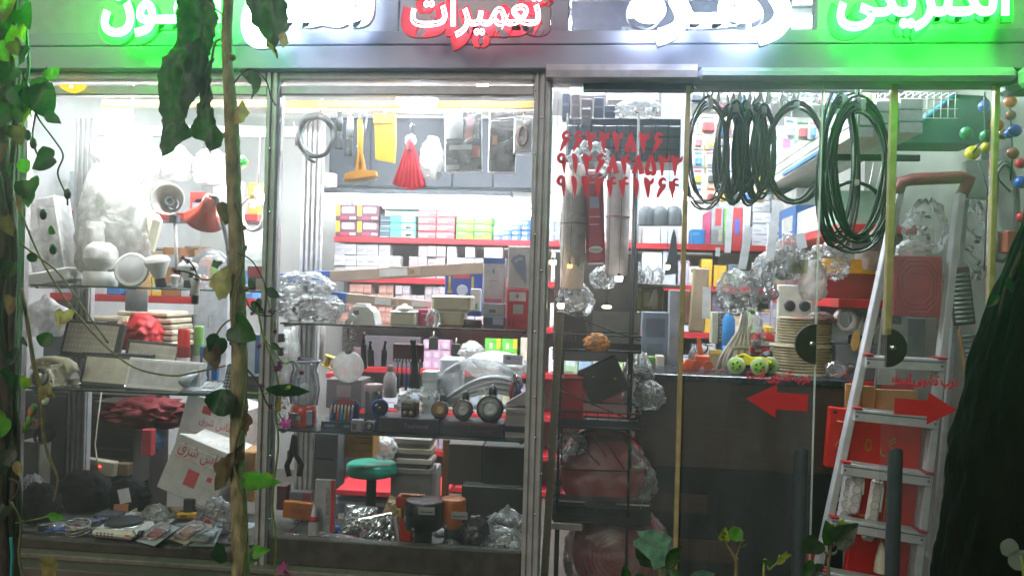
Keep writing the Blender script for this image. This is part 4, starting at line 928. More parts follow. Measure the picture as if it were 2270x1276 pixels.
# ------------------------------------------------------------------ back wall shelving seen through the middle window
y2 = 2.75
zb = shelf_unit('long red shelves along the back wall', 737, 1800, (535, 626, 728, 830, 925, 1013, 1092), y2, .42)
MID = 950
for v in (735, 950, 1176, 1412, 1600):
    w = mpp(v, y2)
    tt = thing('shelf_upright', 'grey slotted upright of the back shelves, %s along from the mullion' % ORD[(735, 950, 1176, 1412, 1600).index(v)], 'upright', (X(v, y2), y2 + .38, FL))
    wpart('slotted_post', MB().box(X(v, y2) - .02, X(v, y2) + .02, y2 + .385, y2 + .415, FL, 2.75), mat('#7d8084', .5, .3), tt)
t = thing('dark_cabinet', 'dark blue grey cabinet above the back shelves', 'cabinet', (X(950, 3.1), 3.1, zb[0] + .4))
wpart('cabinet_body', MB().box(X(722, 3.1), X(1180, 3.1), 3.1, 3.24, Z(418, MID, 3.1), Z(262, MID, 3.1), .004), mat('#1f2229', .6), t)
for i in range(5): wpart('panel_door', MB().box(X(724 + i * 91, 3.08) , X(724 + i * 91 + 88, 3.08), 3.08, 3.098, Z(414, MID, 3.08), Z(268, MID, 3.08), .004), mat('#262932', .55, var=.3), t)
batten('tube_light', 'long fluorescent tube blazing above the back shelf of boxes', at(912, 438, 2.6), 1.62, 0, 26, 1, m='#2a2d33', tube_r=.04)
batten('tube_light', 'second tube light hung lower toward the door post', at(1085, 470, 2.62), .72, 0, 34, 1, m='#d8d8d8', tube_r=.03)
def grid(name, label, cat, u0, u1, zshelf, rows, ncol, bh, y, d, col, patch, group, words=None, skip=(), jit=2., cols=None):
    s = mpp((u0 + u1) / 2, y); w = (u1 - u0) * s / ncol; proto = {}; x0 = X(u0, y); rd = random.Random(len(label) * 7 + int(u0))
    for r in range(rows):
        for c in range(ncol):
            if (r, c) in skip: continue
            cl = cols[(r * 7 + c * 3) % len(cols)] if cols else col
            if cl not in proto:
                q = MB().box(-w / 2 + .0012, w / 2 - .0012, 0, d, 0, bh - .002, .003)
                p = thing(name, '', cat, group=group); part('box', q, mat(cl, .6), p)
                for a0, b0, a1, b1, cc in patch: part('printed_patch', MB().box(-w / 2 + a0 * w, -w / 2 + a1 * w, -.0016, -.0003, b0 * bh, b1 * bh), mat(cc, .6), p)
                proto[cl] = p; o = p
            else: o = dup(proto[cl])
            o.location = (x0 + (c + .5) * w + rd.uniform(-jit, jit) * .001, y + rd.uniform(-.012, .012), zshelf + .001 + r * bh); o.rotation_euler = (0, 0, R(rd.uniform(-2, 2)))
            rn = 'lowest' if r == 0 else ('top' if r == rows - 1 else '%s' % ORD[r])
            o['label'] = label % (('only' if ncol == 1 else ORD[c]) + (' along in the %s row' % rn if rows > 1 else ' along')); o['category'] = cat; o['group'] = group
ya = y2 + .02
H = lambda v, zz: at(MID, v, ya).z - zz
grid('bulb_box', 'maroon box with white lamp picture, %s', 'box', 739, 836, zb[0], 2, 2, (H(457, zb[0])) / 2, ya, .2, '#512231', [(.02, .3, .2, .97, '#d9a81c'), (.3, .5, .85, .85, '#d8d2d4'), (.25, .12, .55, .26, '#c02a50'), (.65, .12, .92, .24, '#c9c2c4')], 'maroon boxes on the top shelf')
grid('black_box', 'thin dark box stacked flat between maroon and teal, %s', 'box', 838, 862, zb[0], 4, 1, H(480, zb[0]) / 4, ya, .2, '#33454c', [(.05, .05, .95, .15, '#8fa3a8')], 'thin dark boxes')
grid('teal_box', 'teal and white box on the top shelf, %s', 'box', 862, 918, zb[0], 3, 1, H(478, zb[0]) / 3, ya, .2, '#45aa9c', [(.45, .1, .95, .9, '#9fd8cc'), (.6, .2, .85, .5, '#d9c07a')], 'teal boxes')
grid('red_box', 'red and white striped box on the top shelf, %s', 'box', 922, 1004, zb[0], 4, 2, H(464, zb[0]) / 4, ya, .2, '#b8565a', [(.05, .55, .95, .62, '#e0c4c4'), (.1, .15, .55, .4, '#d9b0b0')], 'red striped boxes')
grid('green_box', 'bright green box on the top shelf, %s', 'box', 1008, 1086, zb[0], 3, 2, H(478, zb[0]) / 3, ya, .2, '#5fae45', [(.1, .6, .6, .9, '#a6d866'), (.6, .1, .95, .5, '#d98a2a')], 'green boxes')
grid('blue_box', 'small blue and white box near the door post, %s', 'box', 1090, 1172, zb[0], 4, 4, .042, ya, .12, '#3a5fb0', [(.1, .1, .6, .6, '#c9d4e8')], 'small blue boxes', skip=((3, 0), (3, 1), (2, 0), (2, 1), (1, 0), (3, 2)))
grid('pale_carton', 'white flat carton lit by the tube, %s', 'carton', 842, 1002, zb[0] + H(464, zb[0]), 1, 4, .05, ya + .02, .2, '#c9cfc9', [(.3, .3, .7, .7, '#7fa08f')], 'pale flat cartons')
# row two: grey switch boxes
hh = (at(MID, 537 + 8, ya).z - zb[1]) / 3
grid('switch_box', 'small grey switch box, %s behind the long carton', 'box', 739, 886, zb[1], 3, 6, hh, ya, .1, '#a9a7a8', [(.1, .35, .6, .42, '#6f6d70'), (.1, .5, .75, .56, '#6f6d70')], 'grey switch boxes', cols=['#a9a7a8', '#b4b2b2', '#9c979a'], skip=((2, 5),))
grid('switch_box', 'pinkish grey switch box, %s right of the grey ones', 'box', 905, 985, zb[1], 3, 4, hh, ya, .1, '#a39296', [(.15, .3, .8, .5, '#8a7c80')], 'pinkish switch boxes', skip=((2, 0),))
grid('switch_box', 'white switch box, %s near the tall white carton', 'box', 988, 1112, zb[1], 3, 6, hh, ya, .1, '#c4c2c4', [(.1, .5, .9, .62, '#8d8b90'), (.1, .25, .5, .32, '#8d8b90')], 'white switch boxes', cols=['#c9c8ca', '#98969b', '#b9b8ba'], skip=((2, 1), (2, 3)))
hh = (at(MID, 634, ya).z - zb[2]) / 4
grid('fuse_box', 'small dusty pink box, %s between the two long cartons', 'box', 741, 872, zb[2], 4, 8, hh, ya, .1, '#a5766a', [(.1, .2, .9, .5, '#b98e80')], 'dusty pink boxes', cols=['#a5766a', '#97655c', '#b08876'], skip=((3, 0), (3, 1), (3, 5)))
grid('fuse_box', 'small mauve box, %s behind the cream tub', 'box', 876, 990, zb[2], 4, 7, hh, ya, .1, '#a3949a', [(.1, .2, .9, .5, '#b3a4a8')], 'mauve boxes', cols=['#a3949a', '#b0a0a2'], skip=((3, 2), (3, 3)))
grid('pink_carton', 'pale pink carton, %s under the back shelf', 'carton', 942, 1002, zb[3], 3, 3, (at(MID, 752, ya).z - zb[3]) / 3, ya, .15, '#c59fb6', [(.3, .2, .7, .7, '#d9c0cf')], 'pink cartons')
grid('green_carton', 'bright green carton, %s behind the cable bag', 'carton', 1078, 1150, zb[3] + .03, 2, 2, (at(MID, 742, ya).z - zb[3]) / 2 - .02, ya, .15, '#62b344', [(.3, .3, .5, .7, '#cfe0b0'), (.75, .3, 1, 1, '#d9b82a')], 'green cartons')
for i, (u0, u1, v, c, l) in enumerate(((1152, 1172, 748, '#c9b9a8', 'tan stack of small packs next to the green cartons'), (760, 800, 770, '#6f5258', 'dark mauve box deep under the third red shelf'), (806, 930, 745, '#574e52', 'long brownish grey box deep under the third red shelf'))):
    carton('goods_box', l, 'box', u0, v, u1, 828, ya, .2, c, z=zb[3])
carton('goods_box', 'grey white carton low at the back, next to the beige roll', 'carton', 737, 790, 770, 829, 2.6, .12, '#9aa0a6', z=zb[3])
carton('goods_box', 'pale tan carton behind the tool pouch', 'carton', 925, 885, 975, 924, ya, .2, '#b9a58d', z=zb[4])
carton('goods_box', 'white tub with lid beside the tool pouch', 'tub', 936, 824, 965, 852, .5, .1, '#c9ccd0', z=zC2, lid=.2)
# ------------------------------------------------------------------ upper glass shelf of the middle window
bag('bagged_bowl', 'dome of shiny clear bags, upper of the pair beside the mullion', 'bag', 612, 604, 735, 662, .22, .2, None, FILMF, '#b9b4bb', .3, freq=4, n=60, k=24)
bag('bagged_bowl', 'heap of brownish clear bags, lower of the pair beside the mullion', 'bag', 614, 655, 757, 722, .18, .22, zC1, FILMF, '#87736c', .3, freq=4, n=60, k=24)
def longbox(label, a, b, th, y):
    p, q = at(*a, y), at(*b, y); d = q - p; L = d.length; an = math.atan2(d.z, d.x)
    t = thing('long_carton', label, 'carton', p, (0, -an, 0), 'long cartons on the upper glass shelf')
    part('carton_body', MB().box(0, L, 0, .06, 0, th, .003), mat('#a08a7c', .7, var=.06), t)
    part('blue_end', MB().box(-.002, L * .285, -.0015, .0615, -.0015, th + .0015, .003), mat('#2f5fae', .5), t)
    part('label', MB().box(L * .52, L * .65, -.003, -.0008, th * .2, th * .85), mat('#d0cccb', .5), t)
    part('label', MB().box(L * .66, L * .71, -.003, -.0008, th * .15, th * .9), mat('#b9a79a', .5), t)
    for k in range(4): part('printed_patch', MB().box(L * .664 + .006 * k, L * .668 + .006 * k, -.0045, -.0032, th * .3, th * .7), mat(('#a33', '#3a6', '#a33', '#c84')[k], .5), t)
    return t
longbox('long slim carton with blue end, propped higher across the shelf', (600, 632), (1072, 606), .058, .36)
longbox('long slim carton with blue end, lying lower behind the telephone', (690, 664), (962, 690), .05, .3)
# phone with coiled cord
t = thing('wall_telephone', 'white telephone base with its coiled cord hanging off the shelf', 'telephone', base(804, 722, .14, zC1))
part('body', MB().prism([(-.075, .0), (.07, 0), (.055, .06), (.03, .085), (-.05, .085), (-.07, .05)], -.02, .1), WHT, t)
part('cradle', MB().prism([(-.05, .085), (.02, .085), (.012, .1), (-.04, .1)], 0, .08), WHT, t)
part('slot', MB().box(-.045, -.015, -.022, -.019, .045, .07, .003), mat('#6d6a6c', .5), t)
def cordloop(par, a, b, sag, n=150, r=.0035, R_=.012, m_='#a39c98'):
    pts = []
    for k in range(n):
        f = k / (n - 1); c = V(a).lerp(V(b), f) + V((0, 0, -sag * (1 - (2 * f - 1) ** 4)))
        tx = -sag * -4 * 2 * (2 * f - 1) ** 3 ; d = V((b[0] - a[0], 0, tx)).normalized(); nrm = V((-d.z, 0, d.x)); an = k * 1.05
        pts.append(c + nrm * R_ * cos(an) + V((0, R_ * sin(an), 0)))
    part('coiled_cord', MB().tube(pts, r, 5), mat(m_, .4), par)
cordloop(t, (-.07, -.05, .03), (-.028, -.05, .05), .17)
t = thing('doorbell_unit', 'cream bell unit with a round dome on a box', 'doorbell', base(892, 726, .14, zC1))
part('box', MB().box(-.065, .06, 0, .1, 0, .055, .006), CREAM, t); part('box_lid', MB().box(-.067, .062, -.002, .1, .056, .07, .006), WHT, t)
part('dome', MB().lathe([(.04, .07), (.043, .078), (.036, .09), (.012, .096), (.01, .104), (.001, .106)], 22, TR(.0, .04, 0)), WHT, t)
carton('pink_box', 'pink patterned box between bell unit and cream tubs', 'box', 926, 685, 962, 728, .2, .1, '#b02a58', [(.2, .7, .7, .76, '#d9a0b0')], z=zC1)
carton('price_label', 'pale card with a green line above the pink box', 'card', 912, 668, 956, 686, .28, .003, '#c9c4c2', [(.1, .2, .8, .35, '#3a8a5a')], b=0)
t = carton('cream_tub', 'lower cream plastic tub, a pale bag over its side', 'tub', 960, 690, 1026, 729, .13, .14, mat('#cfc4a2', .3), z=zC1, lid=.22, b=.012)
t = carton('cream_tub', 'upper cream plastic tub resting on the other tub', 'tub', 955, 656, 1041, 690, .12, .15, mat('#d2c8aa', .3), lid=.25, b=.012)
bag('bag', 'clear film crumpled against the cream tubs', 'bag', 944, 690, 975, 728, .1, .05, zC1, FILM, None, .4)
revolve('brown_disc', 'dark brown round disc beside the cream tubs', 'disc', [('disc', [(.05, 0), (.054, .005), (.054, .03), (.05, .036)], mat('#30201c', .4)), ('top', [(.046, .0365), (.001, .0372)], mat('#4a3530', .4))], base(1044, 733, .2, zC1))
t = carton('tall_carton', 'tall white lamp carton with blue top band and pink foot', 'carton', 1069, 572, 1117, 672, .2, .08, '#b9b0b4', [(0, .87, 1, 1, '#2a56a0'), (.08, .02, .9, .1, '#c05a90'), (.45, .66, .52, .76, '#5d6a88'), (.3, .48, .7, .5, '#8d8a92')])
lettering('COOL WHITE', .06, .008, mat('#c9cede', .5), t, (0, -.0025, .168), name='printed_words', size=.1)
carton('grey_carton', 'grey picture carton under the tall white one', 'carton', 1069, 672, 1118, 702, .19, .1, '#8f979b', [(.3, .3, .6, .55, '#4a4d50')])
carton('navy_carton', 'dark blue carton with a pale corner, lowest of its stack', 'carton', 1070, 702, 1118, 733, .18, .1, '#27324e', [(.45, .3, .95, .9, '#8f98a8')], z=zC1)
t = carton('iron_carton', 'white carton with a blue clothes iron picture by the door post', 'carton', 1124, 545, 1172, 640, .15, .12, '#bfb3b8')
t = carton('iron_carton', 'white carton with a blue grey iron drawn on it, above the red one', 'carton', 1124, 546, 1173, 640, .128, .02, '#c3b8bc')
tt = t; tt2 = thing('iron_print', '', '', (0, 0, 0)); bpy.data.objects.remove(tt2)
w_ = 49 * mpp(1148, .127); h_ = 94 * mpp(1148, .127)
pp2 = thing('picture_card', 'iron shaped blue grey picture on the white carton', 'picture', base(1148, 640, .1262))
part('iron_shape', MB().prism([(-.038, .13), (-.03, .15), (0, .165), (.03, .16), (.035, .12), (.04, .03), (.034, .025), (.01, .06), (-.02, .1)], -.0005, .001), mat('#7b84a0', .5), pp2)
part('grip_shape', MB().prism([(-.02, .135), (.0, .15), (.02, .148), (.018, .138), (.0, .138), (-.012, .125)], -.0018, -.0006), mat('#c3b8bc', .5), pp2)
t = carton('red_carton', 'red appliance carton with white pictures by the door post', 'carton', 1121, 640, 1171, 736, .12, .12, '#b01334', [(.12, .7, .85, .92, '#cfc6ca'), (.3, .38, .75, .62, '#a9a2a6'), (.08, .06, .22, .28, '#7d1028'), (.28, .06, .4, .28, '#7d1028'), (.6, .15, .9, .25, '#8a1430'), (.42, .78, .52, .86, '#3a3540')], z=zC1)
t = carton('blue_carton', 'dark blue carton with a round white emblem and red banner', 'carton', 984, 604, 1066, 700, .5, .1, '#24429a', [(.22, .86, .68, .97, '#c8364a'), (.1, .55, .16, .9, '#c9b24a'), (.08, .52, .2, .58, '#c9b24a'), (.72, .55, .78, .9, '#c9b24a'), (.7, .52, .82, .58, '#c9b24a'), (.05, .1, .4, .42, '#3557b0'), (.5, .1, .85, .42, '#3557b0')])
part('emblem', MB().lathe([(.03, 0), (.03, .002), (.024, .002)], 24, TR(-.004, -.001, .135) @ RX(pi / 2)), mat('#b9bfd6', .5), t)
lettering('541', .034, .026, mat('#b9bfd6', .5), t, (-.004, -.0032, .135), name='printed_words', size=.1)
carton('white_pack', 'white cut-corner pack between blue carton and tall carton', 'pack', 1042, 640, 1064, 690, .46, .05, '#c9cbcf', [(.5, .1, .75, .35, '#3f9a6a')])
# ------------------------------------------------------------------ behind and on the lower glass shelf
revolve('paper_roll', 'fat beige paper roll standing in clear wrap behind the lantern', 'roll', [('roll', [(.05, 0), (.06, .005), (.062, .22), (.05, .225), (.015, .225)], mat('#b8a898', .7)), ('wrap', [(.066, -.002), (.067, .23), (.04, .25)], FILM)], base(692, 800, .6))
bag('bag', 'clear bag of white plugs hanging at the mullion', 'bag', 612, 735, 662, 850, .45, .15, None, FROST, '#a8a4a4', .35)
for i, v in enumerate((748, 778, 808)):
    t = thing('padlock_adapter', 'small black square adapter hanging at the mullion, %s from the top' % ORD[i], 'adapter', base(618 - i * 2, v, .3), (0, R(8 * (i - 1)), 0), 'square adapters hanging at the mullion')
    part('block', MB().box(-.022, .022, 0, .03, -.025, .02, .004), BLK, t); part('pin', MB().cyl((.02, .015, 0), (.034, .015, -.006), .003, n=6), CHROME, t); part('cord', MB().tube([V((0, .01, .02)), V((.004, .01, .06))], .002, 4), WHT, t)
def lantern():
    t = thing('lantern', 'clear camping lantern with an orange base by the mullion', 'lantern', base(672, 950, .2, zC2))
    o = mat('#c23a1c', .3, coat=.3)
    part('base', MB().lathe([(.062, 0), (.064, .004), (.064, .07), (.06, .09), (.05, .1)], 24), o, t)
    part('side_panel', MB().box(-.055, -.0, -.0668, -.05, .005, .07, .006), mat('#6c5a5c', .4), t)
    part('side_panel', MB().box(.03, .058, -.058, -.03, .005, .08, .006), mat('#8a8aa0', .3), t)
    part('knob', MB().cyl((.005, -.064, .045), (.005, -.078, .045), .012, n=14), CHROME, t)
    part('chimney', MB().lathe([(.05, .1), (.062, .13), (.064, .19), (.05, .25), (.042, .275), (.05, .295), (.068, .31)], 24, None, False), CLEARP, t)
    part('lamp_core', MB().lathe([(.02, .1), (.02, .2), (.001, .21)], 12), FROST, t)
    part('top_ring', MB().tube([V((.072 * cos(a * pi / 12), .072 * sin(a * pi / 12), .318)) for a in range(24)], .008, 8, True), mat('#a9a4b8', .2), t)
    part('guard', MB().tube([V((.066, 0, .1)), V((.076, 0, .18)), V((.066, 0, .25)), V((.055, 0, .275)), V((.07, 0, .315))], .006, 6), mat('#9a96aa', .25), t)
    part('guard', MB().tube([V((-.066, 0, .1)), V((-.076, 0, .18)), V((-.066, 0, .25)), V((-.055, 0, .275)), V((-.07, 0, .315))], .006, 6), mat('#9a96aa', .25), t)
lantern()
t = thing('pen_display', 'dark blue counter box holding bright pen testers', 'display box', base(748, 955, .12, zC2))
part('tray', MB().prism([(-.085, 0), (.085, 0), (.082, .035), (-.082, .035)], -.0, .1), mat('#181c2c', .4), t)
part('back_card', MB().prism([(-.07, 0), (.08, 0), (.08, .11), (.06, .13), (-.04, .135), (-.065, .1)], .09, .095), mat('#223a78', .4), t)
part('header', MB().prism([(-.045, .105), (.06, .108), (.05, .132), (.0, .14), (-.03, .132)], .086, .0895), mat('#8f3540', .5), t)
for k in range(7):
    x = -.055 + k * .018; o = part('pen', MB().tube([V((x, .05, .02)), V((x, .06, .07))], .007, 8), mat(('#2a78b8', '#2a2f3a', '#c9402f', '#2a78b8', '#2f8a4a', '#b8302a', '#2f6ab0')[k], .3), t)
    part('pen_tip', MB().tube([V((x, .06, .07)), V((x, .066, .1)), V((x, .068, .11))], [.006, .006, .002], 8), mat('#c9b9a8', .25), t)
for x, w in ((-.04, .05), (.045, .03)): part('printed_patch', MB().box(x - w / 2, x + w / 2, -.0016, -.0004, .01, .022), mat('#5d7aa0', .4), t)
revolve('flask', 'tall grey flask with a pink lid behind the blue torch', 'flask', [('flask_body', [(.042, 0), (.045, .005), (.045, .17), (.043, .175)], mat('#6f6d78', .3, .3)), ('lid', [(.046, .176), (.047, .18), (.047, .205), (.043, .21), (.001, .21)], mat('#c3a9ae', .35))], base(826, 950, .26, zC2))
revolve('white_bottle', 'white pump bottle behind the camouflage torch', 'bottle', [('bottle', [(.03, 0), (.034, .004), (.034, .1), (.018, .135)], mat('#bfb4b8', .3)), ('neck', [(.017, .136), (.017, .165), (.012, .168), (.001, .168)], mat('#7b6a68', .4))], base(864, 880, .42))
def torch(label, u, v, y, r, L, bodyc, rimc, face, zb_=None, yaw=0, handle=True, group=None, facecol='#ececee'):
    c = base(u, v, y); t = thing('torch', label, 'torch', c, (0, 0, yaw), group)
    mt = RX(pi / 2)
    part('head', MB().lathe([(r * .6, -r * 1.2), (r * .75, -r * .9), (r * .98, -r * .25), (r, 0), (r * .98, r * .12), (r * .86, r * .14)], 30, mt, False), mat(rimc, .3), t)
    part('reflector', MB().lathe([(r * .85, r * .1), (r * .6, -r * .06), (r * .3, -r * .2), (r * .12, -r * .22)], 30, mt, False), mat(facecol, .3, .0, .05), t)  # matt pale colour stands in for the bowl's mirrored shine
    part('lens', MB().lathe([(r * .86, r * .1), (r * .86, r * .125), (.001, r * .13)], 24, mt, False), LENS, t)
    part('bulb', MB().sphere((0, r * .28, 0), r * .14, 10), mat('#e8dca8', .2), t)
    part('ring', MB().tube([V((r * .56 * cos(a * pi / 12), -r * .0, r * .56 * sin(a * pi / 12))) for a in range(24)], r * .03, 5, True), CHROME, t)
    part('barrel', MB().cyl((0, r * 1.1, 0), (0, r * 1.1 + L, 0), r * .6, r * .5, 18), mat(bodyc, .35), t)
    if handle: part('handle', MB().tube([V((0, r * .6, r * .8)), V((0, r * .7, r * 1.35)), V((0, r * 1.6, r * 1.45)), V((0, r * 1.3 + L * .8, r * 1.1)), V((0, r * 1.3 + L, r * .4))], r * .2, 8), mat(bodyc, .35), t)
    return t
ht = .034 / 1.0
torch('big black headlamp torch with bright reflector, nearest the door post', 1086, 906, .13, .066, .09, '#141518', '#15161a', None)
torch('dark red rimmed headlamp torch, middle of the three lamps', 1026, 908, .13, .051, .08, '#1a1618', '#4f141c', None, facecol='#dedcd8')
torch('headlamp torch with a coppery reflection painted in, smallest of the three lamps', 975, 908, .14, .043, .08, '#17181a', '#3b3030', None, facecol='#eebb84')  # coppery bowl colour stands in for a warm reflection
t = torch('blue headed torch lying on the dark carton', 842, 903, .14, .043, .07, '#15171b', '#1b4aa8', None, yaw=R(22), facecol='#3a4250')
torch('tiny pale blue torch standing at the shelf edge', 818, 944, .075, .028, .06, '#8f9ac0', '#8a94b8', None, handle=False, facecol='#8d8674')
t = thing('camo_torch', 'square camouflage headlamp on the dark carton', 'torch', base(904, 926, .13), (0, 0, R(-6)))
part('body', MB().box(-.038, .038, 0, .07, 0, .085, .012), mat('#5a4632', .4, var=.6, scale=40), t); part('lamp_face', MB().box(-.034, .034, -.004, .002, .004, .045, .008), mat('#1a1614', .15), t)
for x in (-.016, .016): part('lamp', MB().lathe([(.012, 0), (.008, .003), (.001, .002)], 12, TR(x, -.004, .024) @ RX(pi / 2)), mat('#a98a70', .2, .5), t)
part('hinge', MB().box(-.036, .036, -.006, .0, .048, .058, .003), BLK, t)
carton('match_box', 'small pale upright box at the shelf edge by the tiny torch', 'box', 777, 930, 802, 960, .07, .03, '#8f8890', [(.15, .2, .5, .7, '#5a5560')], z=zC2)
t = carton('dark_carton', 'long dark purple carton under the camouflage torch', 'carton', 838, 926, 972, 968, .1, .16, '#2f2735', [(.2, .38, .34, .72, '#221c28')], [('Tourneval', .62, .5, .4, .3, '#8a80a0')], z=zC2)
t = carton('dark_carton', 'long dark purple carton under the three headlamp torches', 'carton', 975, 936, 1116, 970, .1, .16, '#33283a', [(.05, .8, .9, .97, '#6a4a3a')], [('Tourneval', .62, .45, .38, .3, '#5d5068')], z=zC2)
t = carton('torch_carton', 'grey carton with slanted top and lettering at the door post', 'carton', 1119, 905, 1172, 974, .09, .12, '#8d8384', [(0, .22, 1, .42, '#1b2238'), (.05, .05, .8, .12, '#a59c9c')], [('(Gthomas', .5, .82, .85, .16, '#1a1a1e')], z=zC2)
part('slanted_top', MB().prism([(-.056, .155), (.056, .155), (.056, .24), (.03, .22), (-.056, .165)], .02, .1), mat('#8a8082', .6), t)
t = thing('pliers', 'red and blue handled pliers behind the slanted carton', 'pliers', base(1140, 888, .24))
part('handle', MB().tube([V((-.014, 0, 0)), V((-.02, 0, .04)), V((-.008, 0, .09))], .009, 8), mat('#8f1a2c', .35), t); part('handle', MB().tube([V((.02, 0, 0)), V((.024, 0, .04)), V((.004, 0, .09))], .009, 8), mat('#22305e', .35), t); part('jaw', MB().box(-.012, .012, -.005, .005, .088, .13, .004), CHROME, t)
# hanging behind the lower shelf
revolve('disc_plate', 'round frosted plate hanging under the coiled cord', 'lamp cover', [('plate', [(.08, -.004), (.083, 0), (.083, .012), (.07, .02), (.001, .024)], FROST)], base(772, 812, .34), (R(90), 0, 0))
for i, (u, v0, v1, w, tl) in enumerate(((806, 738, 818, .03, -3), (822, 757, 812, .034, -5), (849, 757, 812, .03, 2))):
    t = thing('hand_tool', 'black handled tool hanging behind the flask, %s from the frosted plate' % ORD[i], 'tool', base(u, v1, .5), (0, R(tl), 0), 'black tools hanging behind the flask'); h = (v1 - v0) * mpp(u, .5)
    part('grip', MB().box(-w / 2, w / 2, 0, .02, 0, h * .7, .006), BLK, t); part('neck', MB().tube([V((0, .01, h * .7)), V((0, .01, h * .85)), V((.004, .01, h))], [w * .35, w * .2, w * .3], 8), BLKG, t)
t = thing('tool_roll', 'maroon tool pouch with small tools hanging from its loops', 'tool pouch', base(904, 802, .55))
part('pouch', MB().box(-.085, .085, 0, .02, 0, .1, .006), mat('#4a1218', .5), t)
for k in range(9):
    x = -.07 + k * .017; part('loop', MB().cyl((x, -.006, .004), (x + .004, -.006, .016), .004, n=6), WHT, t)
for k, (L, c) in enumerate(((.14, '#1c1e22'), (.13, '#22252a'), (.15, '#1d3f96'), (.16, '#17382c'), (.12, '#22242a'), (.15, '#1b2b24'))):
    x = -.055 + k * .024; part('tool', MB().tube([V((x, 0, 0)), V((x, 0, -.06)), V((x, 0, -.07)), V((x, 0, -L))], [.004, .004, .009, .008], 7), mat(c, .4), t)
t = thing('strap', 'wide black strap hanging across the maroon pouch', 'strap', base(920, 870, .5), (0, R(-4), 0)); h = 115 * mpp(920, .5)
part('band', MB().prism([(-.02, 0), (.025, 0), (.02, h * .5), (.012, h), (-.012, h), (-.012, h * .5)], 0, .008), mat('#14181a', .8), t); part('buckle', MB().box(-.016, .016, -.003, .011, h - .02, h, .002), BLKG, t)
for i, (u, v) in enumerate(((1010, 790), (960, 775))):
    t = thing('black_tag', 'square black tag hanging on the back rail, %s from the door post' % ORD[i], 'tag', base(u, v, 1.0), group='square black tags')
    part('tag', MB().box(-.028, .028, 0, .012, 0, .075, .004), mat('#2a2524', .5), t); part('clip', MB().tube([V((0, 0, .07)), V((.002, 0, .11))], .004, 5), CREAM, t)
for i, (u, v) in enumerate(((722, 812), (740, 820))):
    t = thing('wire_reel', 'small yellow wire reel hanging near the beige roll, %s from the mullion' % ORD[i], 'wire reel', base(u, v, .7), (0, R(20), 0), 'yellow wire reels')
    part('wire', MB().cyl((0, 0, .005), (0, 0, .06), .016, n=14), mat('#c7a51e', .5), t)
    for z in (0, .06): part('flange', MB().cyl((0, 0, z), (0, 0, z + .005), .028, n=16), mat('#d3b53a', .4), t)
carton('red_shelf_edge', 'short red shelf edge behind the frosted plate', 'shelf', 722, 826, 752, 838, 1.3, .2, '#b3202c')
carton('dark_bin', 'dark storage bin behind the pen display', 'bin', 722, 842, 800, 905, .9, .2, '#453c3e', [(.3, .4, .7, .8, '#6a5c5c')])
# big bag of white cable
t = thing('cable_bag', 'big clear bag of white cable coils behind the headlamp torches', 'cable bag', base(1062, 905, .62))
for k in range(14):
    a = k / 13; pts = [V((-.2 + .4 * f + .01 * (k % 3), .0 + .012 * (k % 4), -.02 + .02 * a + (.11 + .1 * a) * sin(pi * (.06 + f * .62)) * (1 - .15 * a))) for f in [q / 14 for q in range(15)]]
    part('cable', MB().tube(pts, .0085, 7), mat('#c4c4c8', .3), t)
part('film', MB().crumple(.46, .2, .27, .16, 91, 34, 12), FILM, t)
part('loose_end', MB().tube([V((.0, -.06, .1)), V((.03, -.07, .12)), V((.05, -.08, .08)), V((.06, -.08, .04))], .006, 7), WHT, t)
bag('bag', 'rounded white sack on top of the cable bag', 'bag', 1030, 780, 1172, 836, .9, .25, None, FROST, None, .12, freq=2)
carton('paper_tag', 'square paper tag on the white sack', 'tag', 1115, 786, 1158, 808, .74, .002, '#b7b9bd', [(.15, .5, .4, .8, '#6f7276'), (.5, .6, .85, .66, '#8d8f93')], b=0)
bag('bag', 'small knotted white bag hanging over the cable bag', 'bag', 1018, 758, 1070, 796, 1.0, .15, None, FROST, None, .4)
carton('white_box', 'white boxy pack in film left of the cable bag', 'pack', 972, 795, 1020, 880, .66, .14, '#c4c9ce', b=.01)
bag('bag', 'low clear bag of white pieces behind the camouflage torch', 'bag', 880, 862, 985, 930, .5, .16, None, FILMF, '#b9bdc2', .3, freq=4)
bag('bag', 'clear bag with a yellow pad between the mullion and lantern', 'bag', 600, 860, 650, 945, .4, .12, None, FILMF, '#b9b4a4', .35)
carton('yellow_pad', 'round cornered yellow pad beside the lantern', 'pad', 604, 878, 622, 912, .3, .02, '#c9b41c', b=.008)
# ------------------------------------------------------------------ lower bay of the middle window
t = carton('grey_carton', 'tall grey carton printed with lines of text behind the hung pliers', 'carton', 652, 962, 746, 1082, .5, .14, '#68686c', [(.5, .52, .9, .56, '#3c3c40')] + [(.42 + .02 * (k % 3), .92 - .06 * k, .78 + .05 * (k % 2), .928 - .06 * k, '#4d4d52') for k in range(6)])
t = carton('brown_carton', 'tan carton with upside down print behind the grey one', 'carton', 746, 955, 826, 1012, .62, .14, '#a77c36', [(.5, .72, .92, .76, '#5d421a'), (.62, .52, .95, .56, '#5d421a'), (.5, .52, .53, .56, '#5d421a')])
lettering('W LED GLASS COVER', .12, .016, mat('#4d3615', .6), t, (.035, -.0022, .035), (0, pi, 0), name='printed_words', size=.1)
t = thing('cutter_tool', 'black handled cutters hanging in front of the grey carton', 'pliers', base(650, 1055, .2))
part('handle', MB().tube([V((-.02, 0, .0)), V((-.035, 0, .05)), V((-.012, 0, .11)), V((.0, 0, .14))], .014, 8), BLK, t)
part('handle', MB().tube([V((.03, 0, .005)), V((.042, 0, .06)), V((.01, 0, .11)), V((.0, 0, .14))], .014, 8), BLK, t)
